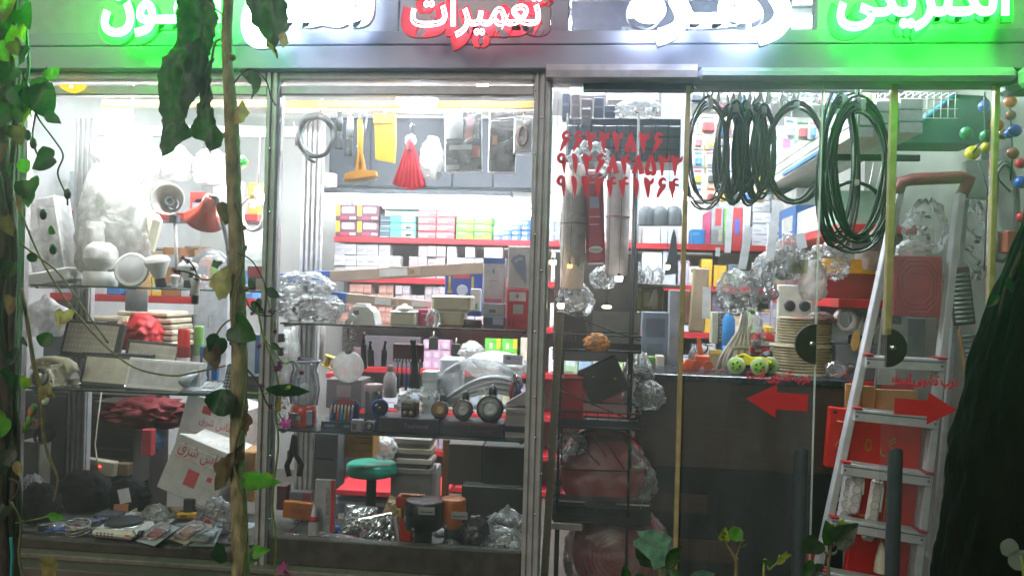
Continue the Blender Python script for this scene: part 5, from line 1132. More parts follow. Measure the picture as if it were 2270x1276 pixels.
part('jaw', MB().prism([(-.025, .12), (.022, .12), (.014, .2), (-.01, .21)], -.008, .008), mat('#4a453c', .35, .7), t); part('yellow_grip', MB().box(-.032, -.018, -.012, .012, .06, .13, .004), mat('#7b6734', .5), t)
part('cord', MB().tube([V((0, 0, .2)), V((0, 0, .24))], .002, 4), BLK, t)
t = thing('stool', 'round green topped stool with a black leg behind the tools', 'stool', base(822, 1120, .85, FL))
zt_ = at(838, 1050, .85).z - FL
part('seat', MB().lathe([(.1, zt_ - .01), (.145, zt_), (.15, zt_ + .01), (.145, zt_ + .055), (.13, zt_ + .066), (.001, zt_ + .07)], 30), mat('#0d8a72', .3), t)
part('leg', MB().cyl((0, 0, 0), (0, 0, zt_ - .03), .03), BLK, t); part('foot', MB().lathe([(.17, 0), (.17, .02), (.03, .05)], 24), BLK, t)
bag('bag', 'white and green printed bag on the green stool', 'bag', 822, 965, 876, 1016, .8, .12, None, FROST, '#3b5a52', .3, tie='#d9b41c', neck=.2)
for i in range(7):
    c = ('#7d7a74', '#5f5e60', '#b9b2a6', '#6d6a66', '#a49a86', '#8a8478', '#75706a')[i]; v = 1050 - i * 11
    carton('booklet', 'flat booklet stacked by the stool, %s from the bottom' % ORD[i], 'booklet', 872 + (i % 3) * 4, v - 11, 955 - (i % 2) * 6, v, .85 + .01 * (i % 2), .16, c, b=.002, group='booklets stacked by the stool')
carton('floor_box', 'grey box under the stack of booklets', 'box', 862, 1051, 952, 1190, .86, .3, '#7c7a76')
carton('wood_plank', 'narrow orange brown plank standing behind the booklets', 'plank', 978, 975, 992, 1110, .9, .04, mat('#7d4a22', .5, kind='wood', var=.3))
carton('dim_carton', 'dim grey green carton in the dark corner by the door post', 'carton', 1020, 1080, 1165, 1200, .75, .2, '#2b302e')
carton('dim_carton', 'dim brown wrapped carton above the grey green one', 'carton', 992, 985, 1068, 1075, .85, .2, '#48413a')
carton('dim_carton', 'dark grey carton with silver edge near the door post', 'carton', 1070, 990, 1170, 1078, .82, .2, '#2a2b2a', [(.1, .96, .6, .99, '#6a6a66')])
for i, (u0, u1, v, y) in enumerate(((742, 816, 1090, 1.6), (852, 906, 1090, 1.62))):
    r = (u1 - u0) / 2 * mpp(u0, y); c = base((u0 + u1) / 2, v, y, zb[6])
    t = thing('tape_roll', ('big' if i == 0 else 'smaller') + ' white hose roll with green flecks on the low red shelf', 'roll', c)
    for k in range(5): part('turn', MB().tube([V((r * .9 * cos(a * pi / 12), r * .9 * sin(a * pi / 12), .012 + .019 * k)) for a in range(24)], .012, 7, True), mat('#c4c2b4', .5, var=.3), t)
    part('inner_core', MB().cyl((0, 0, 0), (0, 0, .08), r * .82, n=22), mat('#7a8d7c', .6, var=.5), t)
carton('red_shelf', 'low red shelf carrying the white hose rolls', 'shelf', 735, 1090, 985, 1102, 1.4, .5, '#b31a26')
carton('under_shelf_bin', 'dark blue grey bin under the low red shelf', 'bin', 735, 1106, 870, 1180, 1.5, .3, '#4b5560', [(.0, .8, 1, .9, '#8d98a2')])
t = carton('tool_card', 'tall white card with red stripe reading electronic tool', 'tool pack', 695, 1066, 740, 1178, .17, .02, '#a9a8ac', [(.8, 0, 1, 1, '#b81a24')])
lettering('2 PCS ELECTRONIC TOOL', .185, .02, PRINTK, t, (.018, -.003, .125), (0, pi / 2, 0), name='printed_words', size=.1)
carton('orange_packet', 'orange packet behind the red capped glue bottle', 'packet', 625, 1114, 690, 1150, .32, .03, '#c06a10', [(.3, .35, .75, .65, '#b04a18')], rot=(0, R(3), 0))
revolve('glue_bottle', 'clear glue bottle with a pointed red cap', 'bottle', [('bottle', [(.024, 0), (.026, .004), (.026, .1), (.02, .115)], FROST), ('collar', [(.026, .112), (.027, .115), (.027, .13), (.018, .135)], mat('#9e1226', .3)), ('nozzle', [(.016, .135), (.006, .19), (.001, .192)], mat('#c9b9bd', .3))], base(695, 1180, .13, zdeck))
carton('dark_red_box', 'dark red box at the mullion behind the orange packet', 'box', 612, 1078, 634, 1130, .4, .06, '#4a1416')
carton('tan_packet', 'small tan and blue packet near the mullion', 'packet', 640, 1090, 690, 1112, .42, .04, '#6d6e78', [(.6, .3, .95, .9, '#8d2a30')])
def foil(label, u0, v0, u1, v1, y, rot, m_, seed):
    uc = (u0 + u1) / 2; s = mpp(uc, y); w = (u1 - u0) * s; h = (v1 - v0) * s; n = 14
    t = thing('foil_pouch', label, 'foil pouch', base(uc, v1, y), rot)
    vs = []; fs = []
    for sd in (0, 1):
        for i in range(n + 1):
            for j in range(n + 1):
                x, z = (i / n - .5), j / n; e = min(i, n - i, j, n - j) / n * 3
                b = .024 * min(1, e) + .01 * (noise.noise(V((x * 7 + seed, z * 7, sd * 5))) + .6 * noise.noise(V((x * 16 + seed, z * 16, sd * 9)))) * min(1, e * 2 + .2)
                vs.append((x * w, -b if sd == 0 else b + .002, z * h))
    m1 = (n + 1) ** 2
    for i in range(n):
        for j in range(n):
            a = i * (n + 1) + j; fs += [(a, a + n + 1, a + n + 2, a + 1), (m1 + a, m1 + a + 1, m1 + a + n + 2, m1 + a + n + 1)]
    part('pouch', MB().add(vs, fs), m_, t); part('seal', MB().box(-w / 2, w / 2, -.001, .003, h - .008, h + .004), CHROME, t); return t
FOIL = mat('#c9cacc', .18, .9, .1, .5, 30)
foil('crinkled silver foil pouch leaning behind the shiny one', 756, 1124, 826, 1188, .26, (R(-12), R(6), R(8)), FOIL, 1)
foil('shiny silver pouch nearest the red drill stand', 800, 1146, 876, 1212, .17, (R(-20), R(-14), 0), mat('#d5d5d2', .1, .95, .05, .2, 8), 2)
foil('tan and pink pouch leaning behind the red drill stand', 840, 1105, 885, 1160, .34, (R(-8), R(20), 0), mat('#a38a68', .35, .1), 3)
carton('folded_leaflet', 'pale folded leaflet behind the shiny pouch', 'leaflet', 868, 1148, 886, 1200, .2, .02, '#a9a5a3', b=.001, rot=(R(-10), R(-12), 0))
# upright power tools
def drum_tool(label, u, vb, vt, w_head, h_head, w_col, y, ch, cc, cb, lab):
    p = base(u, vb, y, zdeck); H_ = at(u, vt, y).z - zdeck; s = mpp(u, y); r = w_head / 2 * s; hh = h_head * s; rc = w_col / 2 * s
    t = thing('drill_stand', label, 'power tool', p)
    part('head', MB().lathe([(r * .85, H_ - hh), (r * .98, H_ - hh + .006), (r, H_ - hh * .5), (r, H_ - .012), (r * .93, H_ - .002), (r * .85, H_), (.001, H_ + .001)], 26), mat(ch, .3), t)
    part('column', MB().lathe([(rc * 1.15, .02), (rc, .04), (rc, H_ - hh)], 18), mat(cc, .4), t)
    part('base', MB().lathe([(rc * 1.7, 0), (rc * 1.7, .012), (rc * 1.2, .024)], 20), mat(cb, .4), t)
    if lab:
        a0 = .1; part('label', MB().box(r * .0, r * .9, -r * .98, -r * .72, H_ - hh * .62, H_ - hh * .3) if False else MB().lathe([(r + .0008, H_ - hh * .68), (r + .0008, H_ - hh * .36)], 26, None, False), mat(lab, .5), t)
    part('bolt', MB().cyl((-r * .3, -r * .9, H_ - hh * .85), (-r * .3, -r * 1.06, H_ - hh * .85), .008, n=10), CHROME, t)
    return t
drum_tool('black drum headed tool on a dark column, middle of the three', 936, 1242, 1106, 84, 62, 40, .13, '#16181b', '#1d2124', '#16181a', None)
drum_tool('orange drum headed tool on a dark column, nearest the door post', 1001, 1225, 1103, 58, 62, 36, .2, '#b05a10', '#1d1f20', '#141516', None)
t = thing('drill_stand', 'red drill stand with a square arm, behind the black drum tool', 'power tool', base(897, 1236, .2, zdeck)); H_ = at(897, 1098, .2).z - zdeck
part('column', MB().box(-.032, .032, 0, .05, .01, H_ - .03, .008), mat('#a82a12', .35), t); part('arm', MB().box(-.05, .09, -.02, .06, H_ - .06, H_, .008), mat('#a3300f', .35), t)
part('foot', MB().box(-.055, .05, -.04, .08, 0, .014, .005), mat('#a82a12', .35), t); part('lever', MB().tube([V((-.02, -.02, H_ + .006)), V((.05, -.02, H_ + .01)), V((.085, -.02, H_ + .004))], .006, 7), mat('#9a8a5a', .3, .7), t)
part('trigger', MB().box(-.03, -.014, -.032, -.02, H_ - .1, H_ - .055, .004), mat('#a8a832', .4), t)
for u, v0, v1 in ((945, 1124, 1140), (1018, 1134, 1150)):
    carton('maker_plate', 'small silver plate on the %s drum tool' % ('black' if u < 1000 else 'orange'), 'plate', u - 18, v0, u + 18, v1, .13 - 42 * mpp(936, .13) - .004 if u < 1000 else .2 - 29 * mpp(1001, .2) - .004, .003, '#9a9a9a', [(.1, .3, .9, .45, '#4a4a4a')], b=0)
bag('bag', 'black bag of dark fittings low by the orange drum tool', 'bag', 1018, 1165, 1085, 1248, .12, .12, zdeck, mat('#0d0e10', .2, bump=.5), None, .35)
bag('bag', 'greyish clear bag tied at its neck by the door post', 'bag', 1080, 1120, 1166, 1205, .26, .14, None, FILM, '#3a3a3a', .35, neck=.35)
bag('bag', 'dim reddish bag low against the door post', 'bag', 1070, 1190, 1165, 1252, .1, .12, zdeck, FILM, '#2c1c1e', .3)
bag('bag', 'small clear bag in front of the orange drum tool', 'bag', 972, 1210, 1022, 1246, .07, .06, zdeck, FILM, '#6a6a6c', .3)
for i, (u, v, L, an, c, l) in enumerate(((740, 1206, .22, 8, '#8f1a26', 'red and white gripped plier pack at the front of the deck'), (700, 1216, .2, 14, '#26262a', 'black handled plier pack near the mullion'), (650, 1210, .16, -6, '#7f2a26', 'red edged flat pack close to the mullion'), (790, 1216, .2, -8, '#1c1c1f', 'black plier pack in front of the silver pouch'))):
    p = on(u, v, zdeck); t = thing('plier_pack', l, 'pliers', p + V((0, .03, 0)), (0, 0, R(an)), 'plier packs at the front of the deck')
    part('handle', MB().tube([V((-.01, .008, .014)), V((.03, .022, .016)), V((L * .5, .02, .014))], [.008, .012, .01], 8), mat(c, .3), t)
    part('handle', MB().tube([V((-.01, -.008, .014)), V((.03, -.022, .016)), V((L * .5, -.02, .014))], [.008, .012, .01], 8), mat(c, .3), t)
    part('jaw', MB().prism([(-.06, .008), (-.01, .0), (.0, .02), (-.055, .018)], -.014, .014), CHROME, t); part('card', MB().box(-L * .55, L * .55, -.04, .045, 0, .003), mat('#77777a' if i != 2 else '#a9a0a0', .5), t)
    part('wrap', MB().crumple(L * .9, .07, .04, .2, 60 + i, 18, 6), FILM, t)
carton('flat_card', 'pale flat card lying at the deck edge under the silver pouch', 'card', 805, 1214, 855, 1228, .07, .06, '#8f9aa4', z=zdeck + .001, b=.001)
# ------------------------------------------------------------------ behind the fixed pane: wire rack and rolls
yR = .45
WIRE = mat('#1b1a19', .45, .4)
t = thing('wire_rack', 'tall black wire rack of tilted baskets behind the fixed pane', 'rack', (X(1320, yR), yR, FL))
def W2(u, v, y=yR): return at(u, v, y)
def wire(name, pts, r=.0035, m_=WIRE): return wpart(name, MB().tube(pts, r, 5), m_, t)
for u in (1246, 1404):
    wire('upright', [V((W2(u, 700).x, yR + .02, FL)), V((W2(u, 700).x, yR + .02, W2(u, 250).z))], .007)
    wire('upright', [V((W2(u, 700).x, yR + .32, FL)), V((W2(u, 700).x, yR + .32, W2(u, 250).z))], .007)
def basket(v, u0=1228, u1=1420, h=36, slope=.0):
    y0, y1 = yR - .02, yR + .34; xa, xb = W2(u0, v).x, W2(u1, v).x; zb0 = W2(1320, v).z; zt0 = zb0 + h * mpp(1320, yR)
    b = wpart('basket', MB().box(xa, xb, y0, y1, zb0 - .004, zb0), mat('#24211f', .6), t)
    b2 = []
    for z in (zb0 + .004, zt0):
        b2.append(link('rim_wire', MB().tube([V((xa, y0, z)), V((xb, y0, z)), V((xb, y1, z)), V((xa, y1, z))], .005, 5, True).mesh('rim_wire', WIRE, V(t.location)), b))
    g = MB()
    for k in range(9):
        x = xa + (xb - xa) * k / 8; g.tube([V((x, y0, zb0)), V((x, y0, zt0))], .003, 4)
    link('front_wires', g.mesh('front_wires', WIRE, V(t.location)), b)
    link('front_lip', MB().box(xa, xb, y0 - .004, y0 - .001, zb0 + .01, zb0 + h * .55 * mpp(1320, yR)).mesh('front_lip', mat('#1a1918', .5, .2), V(t.location)), b)
    return zb0
zk = [basket(v) for v in (778, 948, 1158)]
for pts in (((1240, 690), (1420, 755)), ((1240, 865), (1424, 940)), ((1252, 950), (1330, 1030)), ((1330, 960), (1384, 1040)), ((1300, 955), (1276, 1010)), ((1345, 1012), (1312, 960))):
    wire('slant_wire', [W2(*p, yR - .03) for p in pts], .0035)
wire('loop_wire', [W2(*p, yR - .03) for p in ((1245, 955), (1245, 1028), (1250, 1040), (1390, 1043), (1398, 1036), (1398, 950))], .0045)
t = thing('organizer', 'dark blue grey drawer organizer hanging high behind the phone numbers', 'organizer', (X(1370, .6), .6, at(1370, 345, .6).z))
xa, xb = X(1245, .6), X(1500, .6); z0, z1 = at(1370, 358, .6).z, at(1370, 262, .6).z
wpart('cabinet', MB().box(xa, xb, .6, .9, z0, z1, .004), mat('#2b2e3a', .5), t)
for r in range(3):
    for c in range(9):
        w = (xb - xa) / 9; h = (z1 - z0) / 3.6; wpart('drawer', MB().box(xa + c * w + .004, xa + c * w + w - .004, .585, .599, z0 + r * h + .004, z0 + r * h + h - .004, .003), mat(('#3c3f4d', '#33343f', '#4a4450')[(r + c) % 3], .35, var=.2), t)
for i, (u0, u1, v0, v1, c, n) in enumerate(((1245, 1262, 206, 262, '#3b4058', 'dark blue'), (1266, 1284, 208, 262, '#5a4a4c', 'brown'), (1288, 1312, 219, 262, '#4d4348', 'dull brown'), (1316, 1338, 216, 262, '#465064', 'slate'), (1340, 1364, 233, 262, '#3a4a5c', 'steel blue'), (1288, 1310, 240, 280, '#4b4045', 'purple grey'))):
    carton('small_box', '%s little box standing on top of the drawer organizer' % n, 'box', u0, v0, u1, v1, .62 if i < 5 else .575, .1, c, [(.1, .5, .9, .6, '#77707a')], z=z1 if i < 5 else None, group='little boxes on the organizer')
bag('bag', 'tan rope in a clear bag on top of the organizer', 'bag', 1366, 216, 1462, 262, .62, .2, z1, FILM, '#a08a6c', .25)
carton('big_carton', 'large pale carton lettered at its end, high above the organizer', 'carton', 1345, 186, 1460, 222, 1.3, .3, '#a7a2a8', [(.3, .55, .85, .6, '#6f6a72')], rot=(0, 0, 0))
carton('pale_board', 'pale grey wall panel beside the brass strip', 'panel', 1462, 200, 1520, 420, 1.6, .02, '#9fb0be', b=0)
carton('green_logo_bag', 'white pack with a green oval above the organizer', 'pack', 1262, 186, 1342, 212, 1.1, .1, '#b4b0b2', [(.3, .3, .7, .8, '#3f9a86')])
# three tall rolls
def roll(label, u0, u1, v0, v1, y, col, wrap=True, seed=0, prints=None):
    uc = (u0 + u1) / 2; s = mpp(uc, y); r = (u1 - u0) / 2 * s; p = base(uc, v1, y); h = (v1 - v0) * s
    t = thing('fabric_roll', label, 'roll', p, (0, 0, 0), 'tall rolls hanging behind the phone numbers')
    part('roll', MB().lathe([(r * .7, 0), (r * .96, .008), (r, h * .3), (r * .97, h * .7), (r * .95, h * .97), (r * .6, h)], 20), mat(col, .55, bump=.15), t)
    if wrap: part('wrap', MB().crumple(r * 2.2, r * 2.2, h * 1.08, .1, seed + 70, 22, 12), FILM, t)
    part('string', MB().tube([V((r * 1.02 * cos(a * pi / 10), r * 1.02 * sin(a * pi / 10), h * .52)) for a in range(20)], .003, 4, True), mat('#8d6a66', .7), t)
    return t, r, h
roll('cream roll in clear wrap behind the first phone digits', 1240, 1294, 362, 640, .42, '#e2d2c6', True, 1)
t, r, h = roll('grey roll hanging beside the maroon banner roll', 1340, 1392, 358, 612, .44, '#bab0b2', False, 2)
t = carton('banner_roll', 'maroon printed roll with a white oval label between two pale rolls', 'roll', 1300, 376, 1342, 586, .38, .05, '#8e1530', [(.25, .6, .75, .72, '#7d7a90'), (.2, .86, .8, .88, '#c9a8b0'), (.2, .5, .8, .51, '#c9a8b0'), (.2, .42, .7, .43, '#c9a8b0'), (.1, .0, .9, .02, '#c9b9bd')], rot=(0, R(-3), 0), b=.02)
part('oval_label', MB().lathe([(.05, 0), (.05, .0012), (.001, .0012)], 24, TR(0, -.0008, .075) @ RX(pi / 2) @ Matrix.Diagonal((.7, .36, 1, 1))), mat('#c9c2c2', .5), t)
lettering('kumple', .055, .014, PRINTK, t, (0, -.004, .075), name='printed_words', size=.1)
bag('bag', 'torn clear film bunched at the top of the rolls', 'bag', 1262, 318, 1350, 400, .4, .12, None, FILM, None, .45)
# things in the rack
bag('bag', 'brown packs heaped in the top of the rack', 'bag', 1236, 625, 1312, 700, .5, .2, None, FILM, '#5a4638', .35)
bag('bag', 'grey bag of small parts beside the brown packs', 'bag', 1308, 590, 1362, 640, .6, .2, None, FILMF, '#7a6a5c', .35)
carton('dark_pack', 'dark brown pack tilted in the upper basket', 'pack', 1252, 690, 1310, 770, .46, .04, '#2e221f', [(.1, .1, .4, .5, '#46332e')], rot=(0, R(-14), 0))
bag('nut_bag', 'net bag of orange nuts behind the slanted wire', 'bag', 1292, 738, 1352, 778, .44, .08, zk[0], mat('#b8721e', .4, bump=.6, var=.5), None, .3, freq=6)
carton('grey_sheet', 'grey sheet hanging at the back of the upper basket', 'sheet', 1312, 690, 1418, 765, .8, .01, '#6d6a66', b=0, rough=.3)
carton('added_dark_board', 'dull brown board added behind the rack to darken the background', 'board', 1224, 560, 1408, 800, .92, .02, mat('#4a433d', .7, var=.3, scale=6), b=0)  # added board, its dark colour keeps the background behind the rack dim
carton('tilted_box', 'dark box tilted in the middle basket', 'box', 1308, 800, 1402, 880, .5, .12, '#2a2a29', [(.3, .4, .7, .6, '#1b1b1b'), (.3, .7, .34, .75, '#c9a040'), (.75, .4, .8, .45, '#c9702a')], rot=(0, R(-27), 0))
t = thing('red_bucket', 'deep red bin standing in the middle basket', 'bucket', base(1268, 912, .44, zk[1]))
part('bucket', MB().prism([(-.058, 0), (.06, 0), (.052, .25), (-.052, .25)], -.0, .12), mat('#96161c', .4), t); part('rim', MB().box(-.058, .058, -.006, .126, .24, .258, .005), mat('#7d1218', .4), t)
bag('bag', 'white clear bag bulging behind the rack above the counter', 'bag', 1378, 780, 1448, 905, .85, .2, None, FILMF, '#8f9094', .35)
bag('bag', 'smaller clear bag at the counter edge by the rack', 'bag', 1405, 845, 1472, 905, .75, .15, None, FILMF, '#a4a5a8', .35)
bag('bag', 'dark blue item in shiny film below the middle basket', 'bag', 1228, 955, 1300, 1005, .5, .12, None, FILM, '#252a46', .3)
def heater(label, u0, v0, u1, v1, y, zz, mesh_):
    uc = (u0 + u1) / 2; s = mpp(uc, y); w = (u1 - u0) * s; h = (v1 - v0) * s; p = base(uc, v1, y, zz)
    t = thing('bagged_heater', label, 'heater', p)
    m2 = RX(pi / 2); r = w * .44
    part('casing', MB().lathe([(.001, -.16), (r * .7, -.16), (r, -.1), (r, .0), (r * .93, .02)], 36, TR(0, 0, r) @ m2), mat('#8e131c', .3, coat=.3), t)
    if mesh_:
        gr = part('grille_plate', MB().lathe([(r * .8, .012), (.001, .02)], 30, TR(0, 0, r * .95) @ m2), mat('#24221f', .5, .3), t)
        for k in range(1, 9): part('grille_ring', MB().tube([V((r * .78 * k / 8 * cos(a * pi / 15), -.026, r * .95 + r * .78 * k / 8 * sin(a * pi / 15))) for a in range(30)], .003, 4, True), mat('#57524e', .4, .5), gr)
    part('film', MB().crumple(w * 1.04, .32, h * 1.06, .13, int(u0), 60, 26, freq=3.4), FILMH, t)
    return t
heater('big red round heater in shiny film on the lower basket', 1222, 975, 1444, 1140, .62, None, False)
heater('red fan heater with a black grille in film on the floor', 1250, 1128, 1490, 1330, .66, None, True)
carton('dark_shelf_slab', 'dark slab with pale tags between the two red heaters', 'shelf', 1216, 1112, 1442, 1158, .48, .12, '#15171a', [(.06, .93, .36, 1.0, '#a8a49a'), (.66, .93, .98, 1.0, '#a8a49a')])
carton('pale_strip', 'pale cardboard strip lying beside the rack foot', 'strip', 1216, 1160, 1290, 1174, .4, .02, '#98948c', b=.001)
t = thing('wood_post', 'pale wooden batten leaning beside the wire rack', 'batten', base(1222, 1276, .2))
a, b = at(1206, 1290, .2), at(1242, 690, .2); part('batten', MB().box(-.018, .018, 0, .03, 0, (b - a).length, .003), mat('#86775c', .6, kind='wood', var=.2), t, None, (0, math.atan2(b.x - a.x, b.z - a.z), 0))
t.location = a
# added lamps inside the shop imitating street-lamp reflections in the pane
for i, (u, v, r, l, kind) in enumerate(((1226, 582, .017, 'square warm lamp added as a reflection by the door post above the rack', 1), (1263, 590, .014, 'dim amber lamp added as a reflection right of the square warm one', 2), (1372, 618, .019, 'brightest white lamp added as a reflection between the racks', 3), (1478, 592, .016, 'warm lamp added as a reflection near the brass strip', 1), (1243, 678, .018, 'warm lamp added as a reflection low by the door post', 1), (1345, 680, .02, 'flat warm strip lamp added as a reflection over the upper basket', 4))):
    t = thing('display_lamp', l, 'lamp', base(u, v, .3), group='added lamps imitating street lamp reflections')
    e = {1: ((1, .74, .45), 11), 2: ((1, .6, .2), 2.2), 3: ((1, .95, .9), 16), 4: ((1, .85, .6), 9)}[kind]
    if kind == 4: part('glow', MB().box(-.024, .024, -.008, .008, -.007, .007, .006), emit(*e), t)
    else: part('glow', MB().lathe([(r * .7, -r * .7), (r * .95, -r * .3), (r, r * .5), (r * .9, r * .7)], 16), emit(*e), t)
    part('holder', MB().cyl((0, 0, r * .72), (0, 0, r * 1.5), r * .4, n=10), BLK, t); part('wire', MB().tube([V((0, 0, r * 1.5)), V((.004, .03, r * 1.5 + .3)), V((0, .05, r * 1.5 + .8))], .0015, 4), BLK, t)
# back shelves seen through the fixed pane and the door
for i, u in enumerate((1432, 1462, 1494)):
    t = thing('cup_lamp', 'grey cup shaped shade hanging behind the fixed pane, %s of three' % ORD[i], 'lamp shade', base(u, 500, 1.2), group='grey cup shades')
    part('shade', MB().lathe([(.05, 0), (.048, .05), (.04, .1), (.02, .12)], 18), mat('#4e5358', .5), t)
    part('tube', MB().cyl((0, 0, .121), (0, 0, .16), .042, n=14), emit((1, 1, 1), 6), t)
for i, (u, v0, v1, w, c, l) in enumerate(((1488, 505, 610, .075, '#33373e', 'pointed dark cloth hanging by the brass strip'), (1448, 640, 680, .05, '#7f7468', 'short grey cloth hanging over the little bags'))):
    t = thing('hanging_cloth', l, 'cloth', base(u, v1, 1.0)); h = (v1 - v0) * mpp(u, 1.0)
    part('cloth', MB().prism([(-w / 2, 0), (w / 2, .01), (w * .3, h * .8), (w * .1, h), (-w * .05, h * .85)], -.01, .01), mat(c, .8), t)
for i, u in enumerate((1386, 1402, 1416, 1436, 1458, 1338)):
    bag('small_bag', 'little clear bag of tan parts standing on the mid counter shelf, %s along' % ORD[i], 'bag', u - 13, 586, u + 13, 628, 1.1, .08, None, FILMF, '#96703c' if i != 1 else '#a8885c', .3, neck=.4, group='little clear bags of parts')
zz_ = at(1400, 628, 1.1).z
carton('bag_shelf', 'grey shelf plank under the little clear bags', 'shelf', 1320, 628, 1512, 636, 1.08, .2, '#6d6860')
carton('rack_board', 'tan board with pale packs under the little clear bags', 'board', 1408, 636, 1470, 690, 1.15, .03, '#8d7f5a', [(.05, .1, .2, .8, '#a9b06a'), (.3, .2, .5, .8, '#b7ab8a'), (.6, .1, .8, .7, '#a0a57a'), (.1, .82, .2, .98, '#e0dccf')])
for i, (u0, u1, v0, v1, c, l) in enumerate(((1420, 1480, 690, 830, '#5d6470', 'dark blue grey machine standing at the counter end'), (1480, 1512, 640, 830, '#7b7c82', 'tall grey panel standing by the brass strip'), (1436, 1452, 790, 830, '#5f8a3a', 'small green pack at the counter end'), (1454, 1472, 788, 830, '#b9b4a6', 'cream pack next to the green one'))):
    carton('goods_box', l, 'box', u0, v0, u1, v1, 1.45 - .05 * i, .12, c, [(.15, .6, .85, .9, '#41464f'), (.2, .2, .8, .5, '#4c525c')] if i == 0 else ())
for i, (u0, u1, v0, v1, c) in enumerate(((1240, 1290, 780, 792, '#cfd0a0'), (1296, 1330, 770, 792, '#c9d0d0'), (1240, 1312, 762, 800, '#b9c4c0'))):
    carton('bright_pack', ['yellow green pack at the back of the rack', 'white pack at the back of the rack', 'pale wide pack at the back of the rack'][i], 'pack', u0, v0, u1, v1, .95 + .02 * i, .04, c)
# upper door: boxes on the back shelves
ye = y2 + .03
def shelfrow(items, z, yy=None):
    for (u0, u1, v, c, l, pr) in items:
        carton('shelf_box', l, 'box', u0, v, u1, 560, yy or ye, .22, c, pr, z=z)
shelfrow(((1424, 1462, 505, '#c9ced6', 'white square box on the top shelf behind the brass strip', ()), (1464, 1500, 500, '#b9c3cf', 'pale blue white box on the top shelf by the brass strip', ()),
          (1532, 1562, 508, '#2b7fc0', 'bright blue box on the top shelf beside the brass strip', [(.1, .6, .6, .8, '#5aa0d4')]), (1563, 1574, 470, '#c0406a', 'narrow pink box between blue and grey boxes', ()),
          (1575, 1602, 458, '#8d949a', 'grey and red carton on the top shelf', [(.3, .5, .8, .95, '#a83038'), (.6, .1, .9, .4, '#c9c0a8')]), (1603, 1622, 462, '#74a85a', 'leaf green upright carton on the top shelf', [(.2, .2, .8, .4, '#c4d4a4'), (.2, .6, .8, .8, '#a8c884')]),
          (1623, 1644, 460, '#b5303a', 'red carton with blue figures on the top shelf', [(.2, .3, .7, .7, '#4c5ab0')]), (1645, 1662, 440, '#d3d4d8', 'tall white strip box on the top shelf', ())), zb[0])
grid('switch_pack', 'white switch pack, %s on the top shelf', 'box', 1664, 1704, zb[0] + .0, 5, 1, .088, ye, .2, '#cfd3da', [(.1, .3, .5, .4, '#8d97a6'), (.6, .5, .9, .55, '#8d97a6')], 'white switch packs')
grid('switch_pack', 'white lamp pack, %s behind the coils', 'box', 1706, 1762, zb[0], 5, 2, .075, ye - .02, .2, '#c6ccd2', [(.2, .2, .8, .45, '#8fa4b4'), (.2, .6, .5, .8, '#a9b0b8')], 'white lamp packs', cols=['#c6ccd2', '#d6d9dd', '#b4bcc4'], skip=((4, 1), (3, 1)))
grid('blue_carton', 'bright blue carton, %s stacked high behind the coils', 'carton', 1724, 1800, zb[0] + .36, 4, 2, .082, ye - .04, .25, '#2468b8', [(.1, .3, .5, .6, '#5d96d0'), (.6, .2, .9, .5, '#c4d4e8')], 'blue cartons', cols=['#2468b8', '#2f76c4', '#1d58a4'])
carton('carton_plinth', 'pale tan board carrying the blue cartons', 'board', 1718, 430, 1806, 436, ye - .05, .3, '#b9a88a', z=zb[0] + .345)
carton('picture_box', 'white and lilac picture box above the blue cartons', 'box', 1728, 278, 1762, 330, ye - .02, .2, '#8f9ac8', [(.2, .3, .7, .8, '#a85a80'), (.1, .05, .9, .2, '#c9d0e0')], z=zb[0] + .69)
carton('tall_white', 'tall white green dotted box beside the picture box', 'box', 1705, 282, 1726, 440, ye - .02, .2, '#c9d2d0', [(.3, .8, .7, .95, '#6aa07a')], z=zb[0] + .44)
carton('white_tall', 'pale blue white carton under the tall one', 'box', 1704, 440, 1726, 500, ye - .03, .2, '#aeb9c8', z=zb[0] + .378, lid=.1)
carton('paper_board', 'tan notice board hanging behind the first coil', 'board', 1536, 262, 1590, 384, 1.9, .02, '#a9a28a', [(.0, .1, .2, .6, '#c0708a'), (.3, .1, .5, .5, '#c9a83a'), (.35, .6, .8, .95, '#b9b49f'), (.6, .2, .9, .5, '#9aa0a8')])
t = thing('tube_light', 'short bright tube light glaring behind the first coil', 'tube light', at(1570, 432, 2.4)); part('tube', MB().tube([V((-.25, 0, -.02)), V((.25, 0, .03))], .03, 8), emit((1, .97, .93), 14), t); part('housing', MB().box(-.27, .27, .03, .06, -.05, .05, .005), WHT, t)
# second and third shelf, right part
shelfrow(((1424, 1468, 560, '#c9ced4', 'white box under the top shelf behind the fixed pane', ()), (1470, 1500, 556, '#b4bac2', 'pale box under the top shelf near the brass strip', ()),
          (1528, 1552, 590, '#cdc9bc', 'pale grey pack lettered in black by the brass strip', [(.2, .7, .9, .85, '#5a5650')]), (1556, 1580, 574, '#c99b1c', 'yellow box on the second red shelf by the brass strip', [(.0, .7, 1, 1, '#d8b03a')]),
          (1584, 1612, 588, '#cfa628', 'second yellow box, its lid lifted', [(.3, .1, .35, 1, '#a88418')]), (1640, 1672, 600, '#5b5f66', 'dark grey box behind the clear packs', [(.2, .3, .6, .7, '#3a3e46')])), zb[1])
shelfrow(((1552, 1562, 640, '#7ca048', 'thin olive box below the yellow boxes', ()), (1564, 1580, 636, '#d0a92c', 'narrow yellow box below the yellow boxes', ()), (1582, 1606, 636, '#5a4c64', 'dark violet packs in a stack below the yellow boxes', [(.1, .28, .9, .32, '#8f8598'), (.1, .6, .9, .64, '#8f8598')]),
          (1608, 1620, 640, '#8d949c', 'slim grey box below the yellow boxes', ())), zb[2])
